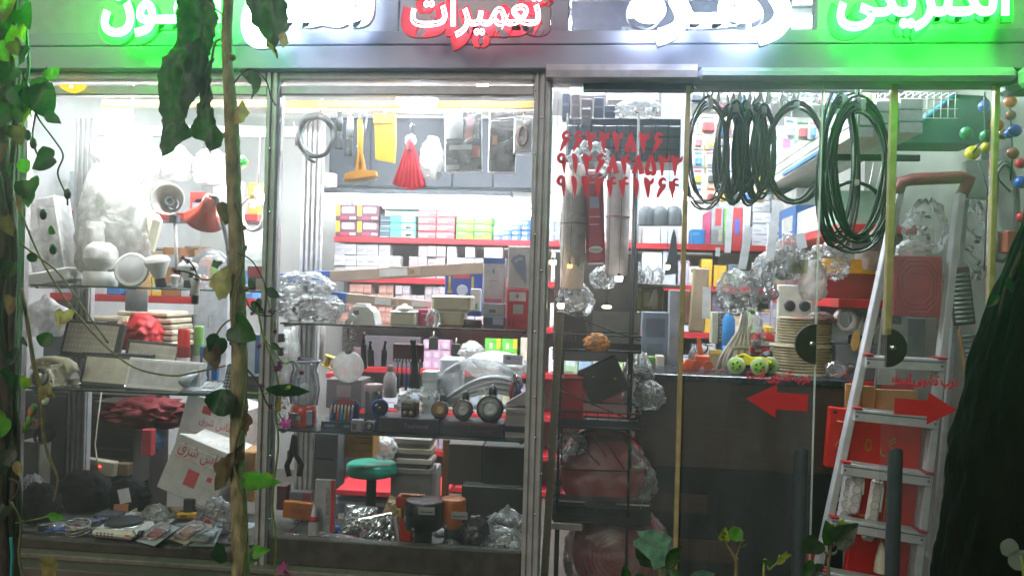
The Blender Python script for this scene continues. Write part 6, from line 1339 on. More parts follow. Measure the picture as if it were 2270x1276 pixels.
shelfrow(((1700, 1722, 686, '#a98a54', 'tan box behind the switch panel', [(.1, .5, .9, .54, '#7d6438')]), (1606, 1622, 690, '#2a74c0', 'light blue bottle box behind the white ropes', [(.2, .2, .8, .5, '#8fb4dc')])), zb[3])
# right wall shelving
zw0 = at(1830, 800, 2.4).z
t = thing('wall_shelf', 'red shelves on the side wall behind the ladder', 'shelving', (XS - .2, 1.9, zw0)); zw = []
for v in (532, 660, 800):
    z = at(1830, v, 2.4).z; zw.append(z)
    wpart('shelf_board', MB().box(XS - .42, XS - .002, 1.0, 2.7, z - .05, z, .003), mat('#b01e28', .4), t)
    for yy in (1.2, 2.4): wpart('bracket', MB().box(XS - .3, XS - .004, yy, yy + .02, z - .14, z - .051), mat('#9a9c9f', .4, .4), t)
def wallbox(label, y0, y1, z, h, c, d=.3, name='shelf_box', pr=None):
    t = thing(name, label, 'box', (XS - .41, (y0 + y1) / 2, z + .001)); L = y1 - y0
    part('carton', MB().box(0, d, -L / 2, L / 2, 0, h, .005), mat(c, .5), t)
    part('printed_patch', MB().box(-.0015, -.0003, -L * .35, L * .3, h * .2, h * .7), mat(pr or '#c9c9c4', .5), t); return t
wallbox('yellow carton with a white picture label on the side shelf', 1.35, 2.0, zw[1] + .15, .09, '#d9a414', pr='#d9d2c4', name='yellow_carton')
t = wallbox('maroon carton with pale lettering under the yellow carton', 1.3, 2.05, zw[1], .149, '#6d1820', pr='#6d1820', name='maroon_carton')
lettering('B.STER', .22, .05, mat('#cfc0bc', .5), t, (-.003, .0, .08), (0, 0, -pi / 2), name='printed_words', size=.1)
for k, (y0, y1, z, h, c) in enumerate(((2.1, 2.6, 0, .22, '#3f6cae'), (2.1, 2.6, .22, .12, '#c9c9c4'), (1.5, 2.05, 0, .16, '#c4c7c4'), (1.1, 1.45, 0, .2, '#8fb49a'))):
    wallbox('%s carton on the upper side wall shelf' % ['blue', 'small white', 'wide pale', 'pale green'][k], y0, y1, zw[0] + z, h, c)
for k, (y0, y1, h, c) in enumerate(((2.2, 2.65, .18, '#9aa0a6'), (1.7, 2.1, .12, '#b08a58'), (1.05, 1.6, .2, '#6d7076'))):
    wallbox('%s carton on the lowest side wall shelf' % ['grey', 'tan', 'dark grey'][k], y0, y1, zw[2], h, c)
bag('bag', 'dark blue cloth piled on the yellow carton', 'bag', 1838, 572, 1905, 606, 1.7, .25, None, mat('#1d2f5c', .7), None, .3)
# white cable ducts on the side wall
t = thing('duct_rack', 'stack of long white cable ducts slung high along the side wall', 'cable ducts', (XS - .4, 1.4, at(1930, 330, 1.6).z))
for k in range(9):
    i, j = k % 3, k // 3; z = at(1930, 372, 1.6).z + j * .062 + .012 * i; x = XS - .5 + i * .12
    wpart('duct', MB().box(x, x + .115, .6, 3.1, z, z + .055, .004), mat(('#d2d6cf', '#c4cac2', '#dadcd6')[k % 3], .4), t)
wpart('end_cap', MB().sphere(tuple(at(1905, 335, 1.4)), .05, 14, (.6, 1, 1)), mat('#1a4a88', .3), t)
wpart('blue_liner', MB().box(XS - .53, XS - .51, 1.0, 2.0, at(1930, 372, 1.6).z, at(1930, 372, 1.6).z + .02), mat('#2a70b4', .4), t)
for yy in (1.0, 2.6): wpart('bracket', MB().box(XS - .56, XS - .002, yy, yy + .03, at(1930, 376, 1.6).z - .04, at(1930, 376, 1.6).z - .006), mat('#2c302e', .5), t)
# pipe elbows
for i, (u, v) in enumerate(((1903, 445), (1935, 440), (1915, 470), (1945, 470))):
    t = thing('pipe_elbow', 'white plastic pipe elbow behind the big coils, %s of four' % ORD[i], 'pipe fitting', base(u, v, 1.7), (0, R(20 * i), R(30 * i)), 'white pipe elbows')
    part('elbow', MB().tube([V((-.05, 0, 0)), V((-.02, 0, .004)), V((.01, 0, -.01)), V((.022, 0, -.04)), V((.024, 0, -.08))], .03, 12), mat('#b9bbb2', .35), t)
    part('collar', MB().cyl((-.06, 0, 0), (-.03, 0, .002), .036, n=14), mat('#c2c4bc', .35), t); part('collar', MB().cyl((.024, 0, -.06), (.024, 0, -.09), .036, n=14), mat('#c2c4bc', .35), t)
    part('hanger', MB().tube([V((0, 0, .02)), V((0, .02, .6))], .002, 4), WHT, t)
revolve('milk_jug', 'white translucent jug standing on the side shelf by the ladder', 'jug', [('jug', [(.06, 0), (.075, .02), (.078, .12), (.06, .16), (.03, .18)], FROST), ('cap', [(.032, .18), (.032, .2), (.001, .2)], mat('#c9602a', .4))], base(1925, 600, 1.4))
# ------------------------------------------------------------------ cable coils hanging at the door
hr = thing('coil_rail', 'thin rail under the door track that the cable coils hang from', 'rail', (X(1750, .3), .3, at(1750, 205, .3).z))
wpart('rail_bar', MB().box(X(1510, .3), X(1990, .3), .29, .31, at(1750, 205, .3).z, at(1750, 196, .3).z, .003), ALU, hr)
CABLE_GREENLIT = mat('#14231c', .35, 0, .15)  # black cable with the sign's green light put into its colour
def coil(label, u0, v0, u1, v1, y, turns, r, seed, jit=.08, m_=CABLE_GREENLIT, yr=.06):
    uc, vc = (u0 + u1) / 2, (v0 + v1) / 2; s = mpp(uc, y); t = thing('cable_coil', label, 'cable coil', at(uc, vc, y), (0, 0, R((seed * 37) % 30 - 15)), 'black cable coils hanging at the door')
    part('cable', MB().tube(coilpts((0, 0, 0), (u1 - u0) / 2 * s, (v1 - v0) / 2 * s, turns, jit, seed, yr), r, 6), m_, t)
    h = (v1 - v0) / 2 * s; top = at(1750, 200, .3).z - at(uc, vc, y).z
    part('hanging_string', MB().tube([V((0, 0, h * .97)), V((.015, 0, max(top, h + .03)))], .006, 6), mat('#c9ccc8', .6), t); part('hanging_string', MB().tube([V((0, .01, h * .97)), V((-.015, 0, max(top, h + .03)))], .006, 6), mat('#c9ccc8', .6), t)
    part('cable_tie', MB().box(-.012, .012, -yr * .8, yr * .8, h * .86, h * 1.03, .004), mat('#b9bcb8', .5), t)
    return t
coil('wide thin black cable coil hanging next to the brass strip', 1528, 226, 1612, 448, .32, 6, .0048, 2, .3)
for k, (a, b, v0, v1, sd) in enumerate(((1608, 1650, 236, 432, 5), (1628, 1676, 232, 420, 6), (1648, 1700, 236, 445, 8), (1668, 1716, 240, 425, 9), (1590, 1640, 238, 415, 11), (1638, 1690, 250, 400, 12))):
    coil('dense black cable coil in the bunch seen edge on, %s from the brass strip' % ORD[k], a, v0, b, v1, .36 + .035 * (k % 3), 7, .0075, sd, .34)
coil('round dark cable coil hanging in front of the blue cartons', 1700, 230, 1822, 448, .34, 6, .0065, 14, .2)
coil('long coil tinted as by green light hanging just beyond the door edge', 1816, 212, 1900, 520, .3, 9, .006, 17, .32)
coil('heavy drooping coil nearest the ladder, sagging lowest', 1826, 222, 1972, 528, .27, 10, .006, 21, .34)
coil('loose single loop of cable sagging under the heavy coil', 1822, 400, 1962, 560, .33, 2, .006, 23, .05)
for i, u in enumerate((1560, 1592, 1640, 1662, 1684, 1706, 1735, 1760)):
    t = thing('loop_tie', 'knotted white string hanging under the door track, %s from the brass strip' % ORD[i], 'string', base(u, 205, .42), group='white strings under the door track')
    part('string', MB().tube([V((0, 0, 0)), V((.008, 0, -.03)), V((-.004, .01, -.07)), V((.006, 0, -.1))], .006, 6), WHT, t); part('string', MB().tube([V((.004, 0, 0)), V((-.01, 0, -.04)), V((.004, .01, -.08))], .006, 6), WHT, t)
bag('bag', 'torn clear film hanging high behind the coils', 'bag', 1600, 196, 1720, 240, .9, .15, None, FROST, None, .45)
bag('bag', 'green tinted clear bag hanging above the round coil', 'bag', 1740, 196, 1815, 236, .9, .15, None, FILMF, '#4a8a70', .45)
# papers and clear packs hanging
for i, (u0, u1, v0, v1, y, rt_, l) in enumerate(((1636, 1654, 498, 596, .9, 8, 'long white price slip with a flared foot'), (1606, 1620, 440, 560, 1.1, 2, 'white price strip under the bunch of coils'), (1698, 1716, 440, 574, .9, 5, 'tall white strip hanging behind the round coil'), (1770, 1790, 516, 550, .9, -12, 'short white slip at the top of the foil packs'), (1556, 1574, 634, 706, 1.0, 0, 'white receipt hanging by the yellow boxes'), (1586, 1596, 548, 568, .9, 0, 'tiny white tag under the top shelf'))):
    carton('paper_slip', l, 'paper slip', u0, v0, u1, v1, y, .003, '#d9dade', b=0, rot=(0, R(rt_), 0), group='white paper slips')
for i, (u0, u1, v0, v1, l, inn) in enumerate(((1604, 1690, 596, 690, 'shiny clear packs fanned out above the white ropes', '#77797c'), (1660, 1712, 560, 640, 'clear bag of grey clips behind the light bulbs', '#8d8f8e'), (1714, 1780, 520, 620, 'shiny foil bag with blue parts under the round coil', '#8d9aa8'), (1776, 1868, 538, 610, 'wide silver bubble pack tilting toward the ladder', '#9da1a4'))):
    bag('clear_packs', l, 'bag', u0, v0, u1, v1, 1.0, .14, None, FILMF, inn, .42, freq=5, n=52, k=22, rot=(0, R((-20, 8, 0, 22)[i]), 0))
for i, (u, v) in enumerate(((1700, 612), (1733, 608), (1697, 660), (1714, 652))):
    t = thing('glass_bulb', 'clear glass bulb hanging among the packs, %s of four' % ORD[i], 'light bulb', base(u, v, .95), group='clear glass bulbs')
    part('glass', MB().sphere((0, 0, 0), .034, 16), CLEARP, t); part('cap', MB().lathe([(.014, .03), (.014, .055), (.008, .06)], 12), CHROME, t); part('filament', MB().tube([V((0, 0, .03)), V((.006, 0, .0)), V((-.006, 0, 0)), V((0, 0, .03))], .002, 4), CHROME, t); part('wire', MB().tube([V((0, 0, .06)), V((0, .02, .3))], .002, 4), WHT, t)
bag('white_bag', 'white carrier bag hanging over the switch panel', 'bag', 1768, 575, 1832, 665, .98, .1, None, FROST, None, .22, freq=2.4)
for i, (u, r_) in enumerate(((1750, 24), (1762, 18), (1774, 6), (1784, 2))):
    carton('tan_tag', 'tan paper tag in a fan above the carrier bag, %s along' % ORD[i], 'tag', u - 6, 574, u + 6, 606, .94, .003, '#a8a07c', b=0, rot=(0, R(r_), 0), group='tan tags in a fan')
carton('beige_trousers', 'beige cloth hanging flat by the brass strip', 'cloth', 1526, 590, 1562, 736, 1.3, .03, mat('#a08c72', .85, bump=.2), b=.01, rot=(0, R(3), 0))
carton('brown_cloth', 'brown cloth folds hanging next to the beige cloth', 'cloth', 1508, 640, 1530, 720, 1.4, .03, mat('#7d5c48', .85, bump=.2), b=.01)
# ------------------------------------------------------------------ the counter and what stands on it
yc = .85; zct = at(1650, 834, yc).z; xl, xr_ = X(1416, yc), X(1886, yc)
t = thing('counter', 'dark wooden shop counter with brown and black bands', 'counter', ((xl + xr_) / 2, yc, FL))
WOOD = mat('#3a2720', .5, kind='wood', var=.25, scale=6); DARKW = mat('#17181a', .35, var=.2)
wpart('top', MB().box(xl - .02, xr_, yc - .03, yc + .55, zct - .035, zct, .004), mat('#20242a', .25), t)
zm = at(1640, 1042, yc).z
wpart('upper_panel', MB().box(xl, xr_, yc, yc + .02, zm + .003, zct - .036, .002), WOOD, t)
wpart('lower_panel', MB().box(xl, xr_, yc + .004, yc + .02, FL, zm, .002), DARKW, t)
for a, b, v0, v1 in ((1416, 1582, 1096, 1136), (1416, 1650, 1196, 1242)):
    wpart('wood_band', MB().box(xl, X(b, yc), yc - .002, yc + .003, at(1550, v1, yc).z, at(1550, v0, yc).z), WOOD, t)
wpart('side_panel', MB().box(xl, xl + .02, yc + .021, yc + .5, FL, zct - .036), WOOD, t)
wpart('back_body', MB().box(xl + .021, xr_, yc + .021, yc + .5, FL, zct - .04), DARKW, t)
def oncounter(u, v, up=0): p = on(u, v, zct); return V((p.x, min(max(p.y, yc), yc + .5), zct + .001 + up))
def reel(label, u0, u1, v0, v1, y, z, turns):
    uc = (u0 + u1) / 2; r = (u1 - u0) / 2 * mpp(uc, y); h = (v1 - v0) * mpp(uc, y)
    t = thing('cable_reel', label, 'cable reel', V((X(uc, y), y + r, z)))
    m1 = mat('#b7a98c', .5); m2_ = mat('#9c8c6a', .5, var=.2)
    for zz in (0, h - .008): part('flange', MB().lathe([(r, zz), (r, zz + .008), (r * .3, zz + .008)], 30), m1, t)
    for k in range(turns): part('cable', MB().tube([V((r * .93 * cos(a * pi / 18), r * .93 * sin(a * pi / 18), .014 + (h - .03) * (k + .5) / turns)) for a in range(36)], (h - .03) / turns / 2 * 1.05, 7, True), m2_, t)
    part('core', MB().cyl((0, 0, .008), (0, 0, h - .008), r * .88, n=28), m2_, t); return h
h1 = reel('lower beige cable reel standing on the counter', 1724, 1868, 776, 842, .98 + .05, zct, 8)
h2 = reel('upper beige cable reel stacked on the lower one', 1738, 1864, 712, 776, 1.05, zct + h1 + .003, 8)
ztop = zct + h1 + h2 + .006
t = carton('red_box', 'flat red box lying on the upper cable reel', 'box', 1762, 712, 1856, 728, 1.08, .14, '#96202e', z=ztop)
bag('bag', 'clear bag with a red label on the flat red box', 'bag', 1790, 690, 1846, 716, 1.1, .12, None, FILMF, '#b9b4b0', .3)
t = thing('cable_loop', 'white cable loop in a bag beside the upper reel', 'cable coil', base(1874, 708, 1.15)); part('cable', MB().tube(coilpts((0, 0, 0), .055, .06, 4, .08, 4), .011, 7), WHT, t)
t = thing('glove_fan', 'white striped gloves fanned out beside the ladder', 'gloves', base(1905, 742, 1.2))
for k in range(6): part('finger', MB().tube([V((-.03 + .02 * k, 0, 0)), V((-.02 + .026 * k, 0, .06)), V((-.01 + .03 * k, 0, .11))], [.014, .013, .01], 7), WHT, t)
part('cuff', MB().box(-.06, .08, -.01, .02, -.1, .0, .01), mat('#26282c', .7), t)
for i, (u, v, an) in enumerate(((1893, 778, 8), (1908, 786, 16))):
    t = thing('insole', 'tan oval sole behind the cable reels, %s from the reels' % ORD[i], 'sole', base(u, v, 1.0), (0, R(an), 0), group='tan soles'); part('sole', MB().prism([(.022 * sin(a * pi / 8) * (1 if a < 8 else 1), .06 + .06 * -cos(a * pi / 8)) for a in range(16)], 0, .012), mat('#b7924e', .6), t)
t = thing('switch_board', 'white upright panel of black round switches on the counter', 'switch panel', base(1768, 830, 1.5, zct)); s = mpp(1768, 1.5); h = 190 * s
part('board', MB().box(-.13, .13, 0, .05, 0, h, .006), mat('#b9b9ae', .4), t)
for i, (x, z) in enumerate(((-.06, h * .75), (.03, h * .75), (-.06, h * .45), (.03, h * .45), (-.02, h * .25))): part('switch', MB().lathe([(.034, 0), (.034, .008), (.02, .012), (.001, .012)], 16, TR(x, 0, z) @ RX(pi / 2)), BLK, t)
part('side_trunking', MB().box(.07, .11, -.012, -.001, 0, h, .004), mat('#a9a99c', .4), t); part('green_switch', MB().box(-.1, -.06, -.006, .0, h * .12, h * .2, .003), mat('#157a4a', .4), t)
# rope bundle
t = thing('rope_hank', 'hank of white ropes spilling from a hook onto the counter', 'rope', base(1650, 692, 1.12)); hh = at(1650, 692, 1.12).z - zct
for k in range(13):
    f = k / 12; pts = [V((.0 + .01 * sin(k), 0, .01 * cos(k))), V((.02 - .05 * f, -.01 + .01 * (k % 3), -hh * .3)), V((.03 - .16 * f, -.02 + .014 * (k % 3), -hh * .75)), V((.04 - .19 * f, -.02 + .014 * (k % 3), -hh + .012))]
    part('rope', MB().tube(pts, .0085, 7), mat(('#c4bdb4', '#cfc9c2', '#b7a49a')[k % 3], .7), t)
part('knot', MB().tube([V((-.02, -.02, .0)), V((0, -.03, .02)), V((.03, -.02, .02)), V((.05, 0, .0))], .014, 7), WHT, t); part('band', MB().box(-.07, .03, -.035, .02, -hh * .62, -hh * .56, .01), mat('#a39c8c', .6), t)
# toy buggy
t = thing('toy_truck', 'yellow toy truck with big lime wheels on the counter', 'toy', base(1665, 836, 1.0, zct), (0, 0, R(-12)))
part('body', MB().prism([(-.1, .06), (.07, .05), (.11, .075), (.06, .1), (.0, .095), (-.04, .115), (-.09, .1)], -.05, .05), mat('#d6c80e', .3), t); part('chassis', MB().box(-.09, .09, -.04, .04, .04, .062, .006), BLK, t)
part('cab_window', MB().prism([(-.075, .1), (-.04, .108), (-.045, .098), (-.075, .094)], -.052, -.049), BLKG, t)
for x, yy in ((-.08, -.07), (.045, -.07), (.1, .06), (-.06, .06)):
    wh = part('wheel', MB().lathe([(.036, -.018), (.047, -.016), (.05, -.01), (.05, .01), (.047, .016), (.036, .018)], 22, TR(x, yy, .05) @ RX(pi / 2)), mat('#a9b58c', .5), t)
    part('hub', MB().lathe([(.035, .0182), (.03, .0225), (.001, .0225)], 16, TR(x, yy, .05) @ RX(pi / 2)), mat('#7fae2c', .35), wh)
    for k in range(5): part('hub_hole', MB().cyl((x + .02 * cos(k * 1.256), yy - .0245, .05 + .02 * sin(k * 1.256)), (x + .02 * cos(k * 1.256), yy - .0222, .05 + .02 * sin(k * 1.256)), .0065, n=7), BLK, wh)
t = thing('toy_digger', 'orange toy digger at the counter end by the brass strip', 'toy', base(1550, 832, 1.15, zct))
o = mat('#c8501a', .35); part('body', MB().box(-.03, .06, -.03, .03, .03, .09, .01), o, t); part('mast', MB().prism([(-.01, .08), (.02, .08), (.0, .19), (-.02, .19)], -.02, .02), o, t); part('scoop', MB().prism([(-.11, .0), (-.03, .0), (-.03, .05), (-.07, .06), (-.1, .03)], -.03, .03), o, t)
for x in (-.02, .045): part('wheel', MB().lathe([(.028, -.012), (.03, 0), (.028, .012)], 14, TR(x, -.036, .03) @ RX(pi / 2)), mat('#a8401a', .4), t)
carton('yellow_pack', 'small yellow and grey pack behind the orange digger', 'pack', 1574, 776, 1600, 828, 1.3, .08, '#8a8460', [(.0, .8, 1, 1, '#d0b01c')], z=zct)
carton('red_tray', 'low red tray edge under the digger', 'tray', 1528, 822, 1606, 832, 1.2, .2, '#7d1826', z=zct)
t = carton('lettered_box', 'cream and dark box lettered on its side behind the ropes', 'box', 1577, 690, 1604, 762, 1.55, .1, '#b9b69a', [(.5, 0, 1, 1, '#3a3630')])
lettering('BAMA HOT', .19, .03, mat('#c9b9a0', .5), t, (.022, -.003, .115), (0, -pi / 2, 0), name='printed_words', size=.1)
revolve('blue_bottle', 'bright blue squeeze bottle behind the ropes', 'bottle', [('bottle', [(.035, 0), (.04, .01), (.04, .16), (.016, .21), (.012, .24)], mat('#2a82c8', .3)), ('cap', [(.013, .24), (.013, .27), (.001, .27)], WHT)], base(1614, 765, 1.5))
for i, (u0, u1, v0, v1, c, l) in enumerate(((1682, 1712, 738, 754, '#c2281a', 'bright red box on top of the stack beside the ropes'), (1672, 1714, 756, 768, '#9a9c9e', 'grey white carton in the middle of the red stack'), (1664, 1712, 769, 784, '#b01f22', 'red carton low in the stack beside the ropes'), (1700, 1716, 724, 738, '#c9a01e', 'small yellow box crowning the red stack'))):
    carton('stack_box', l, 'box', u0, v0, u1, v1, 1.35, .12, c, [(.2, .3, .5, .7, '#d0c8c4')])
carton('tool_case', 'dark red tool case under the red stack', 'case', 1660, 785, 1716, 834, 1.34, .14, '#3a2226', z=zct)
bag('bag', 'clear bag of blue bits hanging behind the rope hank', 'bag', 1662, 690, 1690, 770, 1.35, .1, None, FILM, '#5d6f94', .35)
bag('black_cover', 'black crumpled cover behind the toy truck', 'bag', 1680, 788, 1724, 834, 1.2, .1, zct, mat('#17191c', .5), None, .3)
t = thing('big_bulb', 'large clear bulb with an orange stripe lying on the counter', 'light bulb', base(1850, 820, .96, zct + .05), (0, R(82), R(20)))
part('glass', MB().lathe([(.018, .08), (.03, .06), (.048, .02), (.05, -.01), (.036, -.04), (.001, -.052)], 20), CLEARP, t); part('cap', MB().lathe([(.018, .075), (.02, .11), (.016, .125), (.001, .128)], 14), CHROME, t); part('stripe', MB().box(.03, .046, -.012, .012, -.02, .07, .004), mat('#c8602a', .4), t)
t = thing('wall_bowl', 'white hard hat shape hanging behind the digger', 'bowl', base(1552, 790, 1.5)); part('bowl', MB().sphere((0, 0, 0), .075, 16, (1, .6, 1)), mat('#a9acae', .4), t); part('wires', MB().tube(coilpts((.0, -.05, .06), .04, .03, 3, .3, 6), .0025, 4), BLK, t)
# ------------------------------------------------------------------ ladder
yl = .5
t = thing('ladder', 'white aluminium step ladder with a red top behind the sliding door', 'ladder', (X(1950, yl), yl, FL))
LAD = mat('#b2b4b8', .4, .1, .1)
def bar(name, p0, p1, w, d, m_, par=None):
    a, b = at(*p0), at(*p1); dv = b - a; q = MB().box(-w / 2, w / 2, -d / 2, d / 2, 0, dv.length, .004)
    o = part(name, q, m_, par or t); z = dv.normalized(); x = V((0, 1, 0)).cross(z).normalized(); y = z.cross(x)
    mm = Matrix((x, y, z)).transposed().to_4x4(); mm.translation = a - V(t.location); o.matrix_local = mm; return o
kp = .022
fl = ((1806, 1290, yl), (1992, 430, yl + .1)); frr = ((2026, 1310, yl), (2128, 430, yl + .1))
def lerp2(a, b, v):
    f = (v - a[1]) / (b[1] - a[1]); return (a[0] + (b[0] - a[0]) * f, v, a[2] + (b[2] - a[2]) * f)
bar('front_rail', fl[0], fl[1], .036, .06, LAD); bar('front_rail', frr[0], frr[1], .036, .06, LAD)
bar('rear_rail', (1896, 1290, yl + .75), (1990, 440, yl + .2), .028, .03, mat('#8f8f8f', .35, .5)); bar('rear_rail', (2062, 1300, yl + .75), (2140, 440, yl + .2), .028, .03, mat('#b2b4b6', .35, .3))
for v, dv in ((798, 8), (914, 18), (1032, 26), (1152, 34), (1268, 40)):
    a = lerp2(fl[0], fl[1], v); b = lerp2(frr[0], frr[1], v + dv)
    p, q = at(*a), at(*b); L = (q - p).length; an = math.atan2(q.z - p.z, q.x - p.x)
    st = part('step', MB().box(0, L, -.05, .05, -.034, .026, .003), LAD, t); st.location = p - V(t.location); st.rotation_euler = (0, -an, 0)
    part('groove', MB().box(.004, L - .004, -.0515, -.0498, .008, .013), mat('#3d4450', .5), st)
    for x in (.012, L - .012): part('red_cap', MB().box(x - .022, x + .022, -.065, .04, .027, .038, .003), mat('#a3182a', .4), st); part('rivet', MB().cyl((x, -.054, -.008), (x, -.049, -.008), .006, n=8), CHROME, st)
tp = MB().tube([at(1988, 432, yl + .1), at(1998, 405, yl + .1), at(2020, 398, yl + .1), at(2130, 393, yl + .1), at(2150, 395, yl + .1), at(2132, 432, yl + .1)], .032, 8)
wpart('red_top', tp, mat('#86343c', .5), t)
ra, rb = at(1976, 700, yl + .12), at(2088, 568, yl + .12)
pl = wpart('red_platform', MB().box(ra.x, rb.x, yl + .11, yl + .13, ra.z, rb.z, .006), mat('#973346', .45), t)
def octo(k): 
    cx, cz = (ra.x + rb.x) / 2, (ra.z + rb.z) / 2; rw = (rb.x - ra.x) / 2 * k; rh = (rb.z - ra.z) / 2 * k
    return [V((cx + rw * x, yl + .108, cz + rh * z)) for x, z in ((-.5, -1), (.5, -1), (1, -.5), (1, .5), (.5, 1), (-.5, 1), (-1, .5), (-1, -.5))]
for k in (.86, .72, .56): link('raised_rib', MB().tube(octo(k), .004, 5, True).mesh('raised_rib', mat('#a5485a', .4), V(t.location)), pl)
link('raised_rib', MB().tube([at(2000, 605, yl + .11), at(2050, 602, yl + .11)], .004, 5).mesh('raised_rib', mat('#a5485a', .4), V(t.location)), pl)
# behind the ladder
t = carton('red_board', 'tall red board with gilt letters leaning behind the ladder', 'board', 1828, 905, 2038, 1045, .74, .05, mat('#c3241f', .4), [(.04, .9, .08, .95, '#3a1210'), (.94, .92, .97, .96, '#3a1210')], rot=(0, R(3), 0), b=.006)
lettering('o', .035, .07, mat('#a98a3a', .35, .5), t, (-.03, -.004, .14), name='printed_words', size=.1); lettering('گ', .08, .11, mat('#a98a3a', .35, .5), t, (.07, -.004, .14), name='printed_words', size=.1)
part('gilt_outline', MB().tube([V((-.2, -.004, .25)), V((-.15, -.004, .25)), V((-.145, -.004, .2)), V((-.2, -.004, .12)), V((-.15, -.004, .1))], .003, 5), mat('#c9a87a', .4, .4), t)
carton('red_board', 'lower red board standing on the floor behind the ladder', 'board', 1872, 1045, 2010, 1290, .72, .05, mat('#b31c1c', .4), [(.1, .6, .3, .62, '#c98a4a'), (.5, .3, .52, .8, '#c98a4a')], rot=(0, R(5), 0), b=.006)
for i, (u0, u1, v0, c) in enumerate(((1872, 1905, 845, '#a9814e'), (1908, 1935, 850, '#9c7648'), (1938, 2030, 858, '#a37c4a'))):
    carton('cardboard', 'tan cardboard sheet behind the ladder steps, %s from the counter' % ORD[i], 'cardboard', u0, v0, u1, 1000, .79 + .012 * i, .03, c, b=.002, bump=.1, group='tan cardboard sheets')
carton('paper_bag', 'white paper sheet hanging between the ladder rails', 'paper', 1946, 800, 1984, 852, .75, .004, '#b9bab6', b=0)
for i, (u, v0, v1, tl, n, c, l) in enumerate(((1842, 1030, 1230, 6, 6, '#c4c4c2', 'white power strip with black plugs leaning by the door handle'), (1866, 1045, 1180, 7, 5, '#cfcfcd', 'white power strip leaning against the ladder rail'), (1925, 1060, 1200, 8, 4, '#bdbab2', 'oval white power strip hanging between the ladder steps'), (1890, 1045, 1140, 8, 4, '#c9c9c7', 'narrow white power strip beside the ladder rail'))):
    s = mpp(u, .72); h = (v1 - v0) * s; t = thing('power_strip', l, 'power strip', base(u, v1, .64 - .03 * i), (0, R(tl), 0), 'power strips behind the ladder')
    part('casing', MB().box(-.032, .032, 0, .03, 0, h, .014), mat(c, .35), t)
    for k in range(n): part('socket', MB().lathe([(.024, .004), (.024, 0), (.018, .0), (.016, .008), (.001, .008)], 16, TR(0, -.001, h * (k + .6) / (n + .4)) @ RX(-pi / 2) if i else TR(0, -.001, h * (k + .6) / (n + .4)) @ RX(pi / 2)), BLK if i == 0 else mat('#a8a8a4', .4), t)
    part('cord', MB().tube([V((0, .015, h)), V((.01, .01, h + .03)), V((.03, .01, h - .05)), V((.035, .01, h * .5))], .006, 6), BLK if i == 0 else WHT, t)
carton('red_case', 'small red case on the floor by the door handle', 'case', 1788, 1215, 1830, 1262, .62, .1, '#a01c1c')
t = thing('cream_nozzle', 'cream nozzle standing at the ladder foot', 'nozzle', base(1952, 1300, .6, .1)); part('nozzle', MB().lathe([(.03, 0), (.034, .04), (.02, .11), (.008, .15), (.001, .152)], 16), CREAM, t); part('ring', MB().lathe([(.036, .0), (.036, .02)], 16), CREAM, t)
bag('bag', 'dark bag on the floor between the ladder feet', 'bag', 1885, 1235, 1945, 1300, .8, .12, None, mat('#1a1a1c', .4), None, .3)
# behind the right leaf
t = thing('green_board', 'dark green slanted awning board high behind the ladder', 'board', base(2060, 318, 1.0))
part('board', MB().prism([(-.2, .0), (.26, 0), (.33, .2), (.28, .26), (.12, .27), (-.02, .15)], -.02, .25), mat('#1d4a3c', .6), t); part('blue_edge', MB().tube([V((-.2, -.025, .0)), V((-.02, -.025, .15)), V((.12, -.025, .27))], .012, 6), mat('#3f9ab8', .4), t)
t = thing('wire_basket', 'white wire basket hung high behind the brass strip', 'basket', base(2040, 262, .8))
for k in range(12): part('wire', MB().tube([V((-.22 + k * .036, 0, 0)), V((-.22 + k * .036, 0, .14)), V((-.22 + k * .036, .12, .14))], .0028, 4), WHT, t)
for z in (0, .05, .1, .14): part('cross_wire', MB().tube([V((-.23, 0, z)), V((.19, 0, z))], .003, 4), WHT, t)
bag('bag', 'grey clear bag of parts hanging behind the ladder top', 'bag', 2005, 438, 2095, 560, .85, .15, None, FILM, '#8a8a86', .35)
bag('bag', 'pinkish white bag sagging above the red platform', 'bag', 1985, 530, 2060, 575, .8, .12, None, FROST, '#c9a8a0', .35)
bag('bag', 'dim grey bag hanging between ladder and big tree', 'bag', 2110, 440, 2190, 620, .9, .18, None, FILM, '#59605c', .35)
t = thing('flex_hose', 'grey ribbed hose pieces stacked beyond the ladder', 'hose', base(2138, 720, .7), (0, R(-8), 0))
for k in range(11): part('rib', MB().tube([V((-.04, 0, .02 + k * .024)), V((.0, -.02, .02 + k * .024)), V((.045, 0, .02 + k * .024))], .0095, 7), mat('#7c8480', .35, .2), t)
part('backing', MB().box(-.05, .06, .005, .02, 0, .3, .003), mat('#4a2f22', .6), t)
t = thing('flex_hose', 'dark ribbed hose pieces lower down beside the tree', 'hose', base(2165, 830, .65), (0, R(-10), 0))
for k in range(8): part('rib', MB().tube([V((-.04, 0, .02 + k * .026)), V((.0, -.02, .02 + k * .026)), V((.05, 0, .02 + k * .026))], .0095, 7), mat('#4d5a58', .35, .2), t)
part('edge_strip', MB().box(-.05, -.045, -.005, .02, 0, .24), mat('#8f6a30', .5), t)
t = thing('metal_clips', 'short row of bright metal tubes hung beside the ladder rail', 'tubes', base(2125, 660, .75))
for k in range(5): part('tube', MB().cyl((-.05, 0, k * .022), (.05, -.01, k * .022), .009, n=10), CHROME, t)
part('rod', MB().cyl((.0, .012, -.01), (0, .012, .1), .004, n=6), WIRE, t)
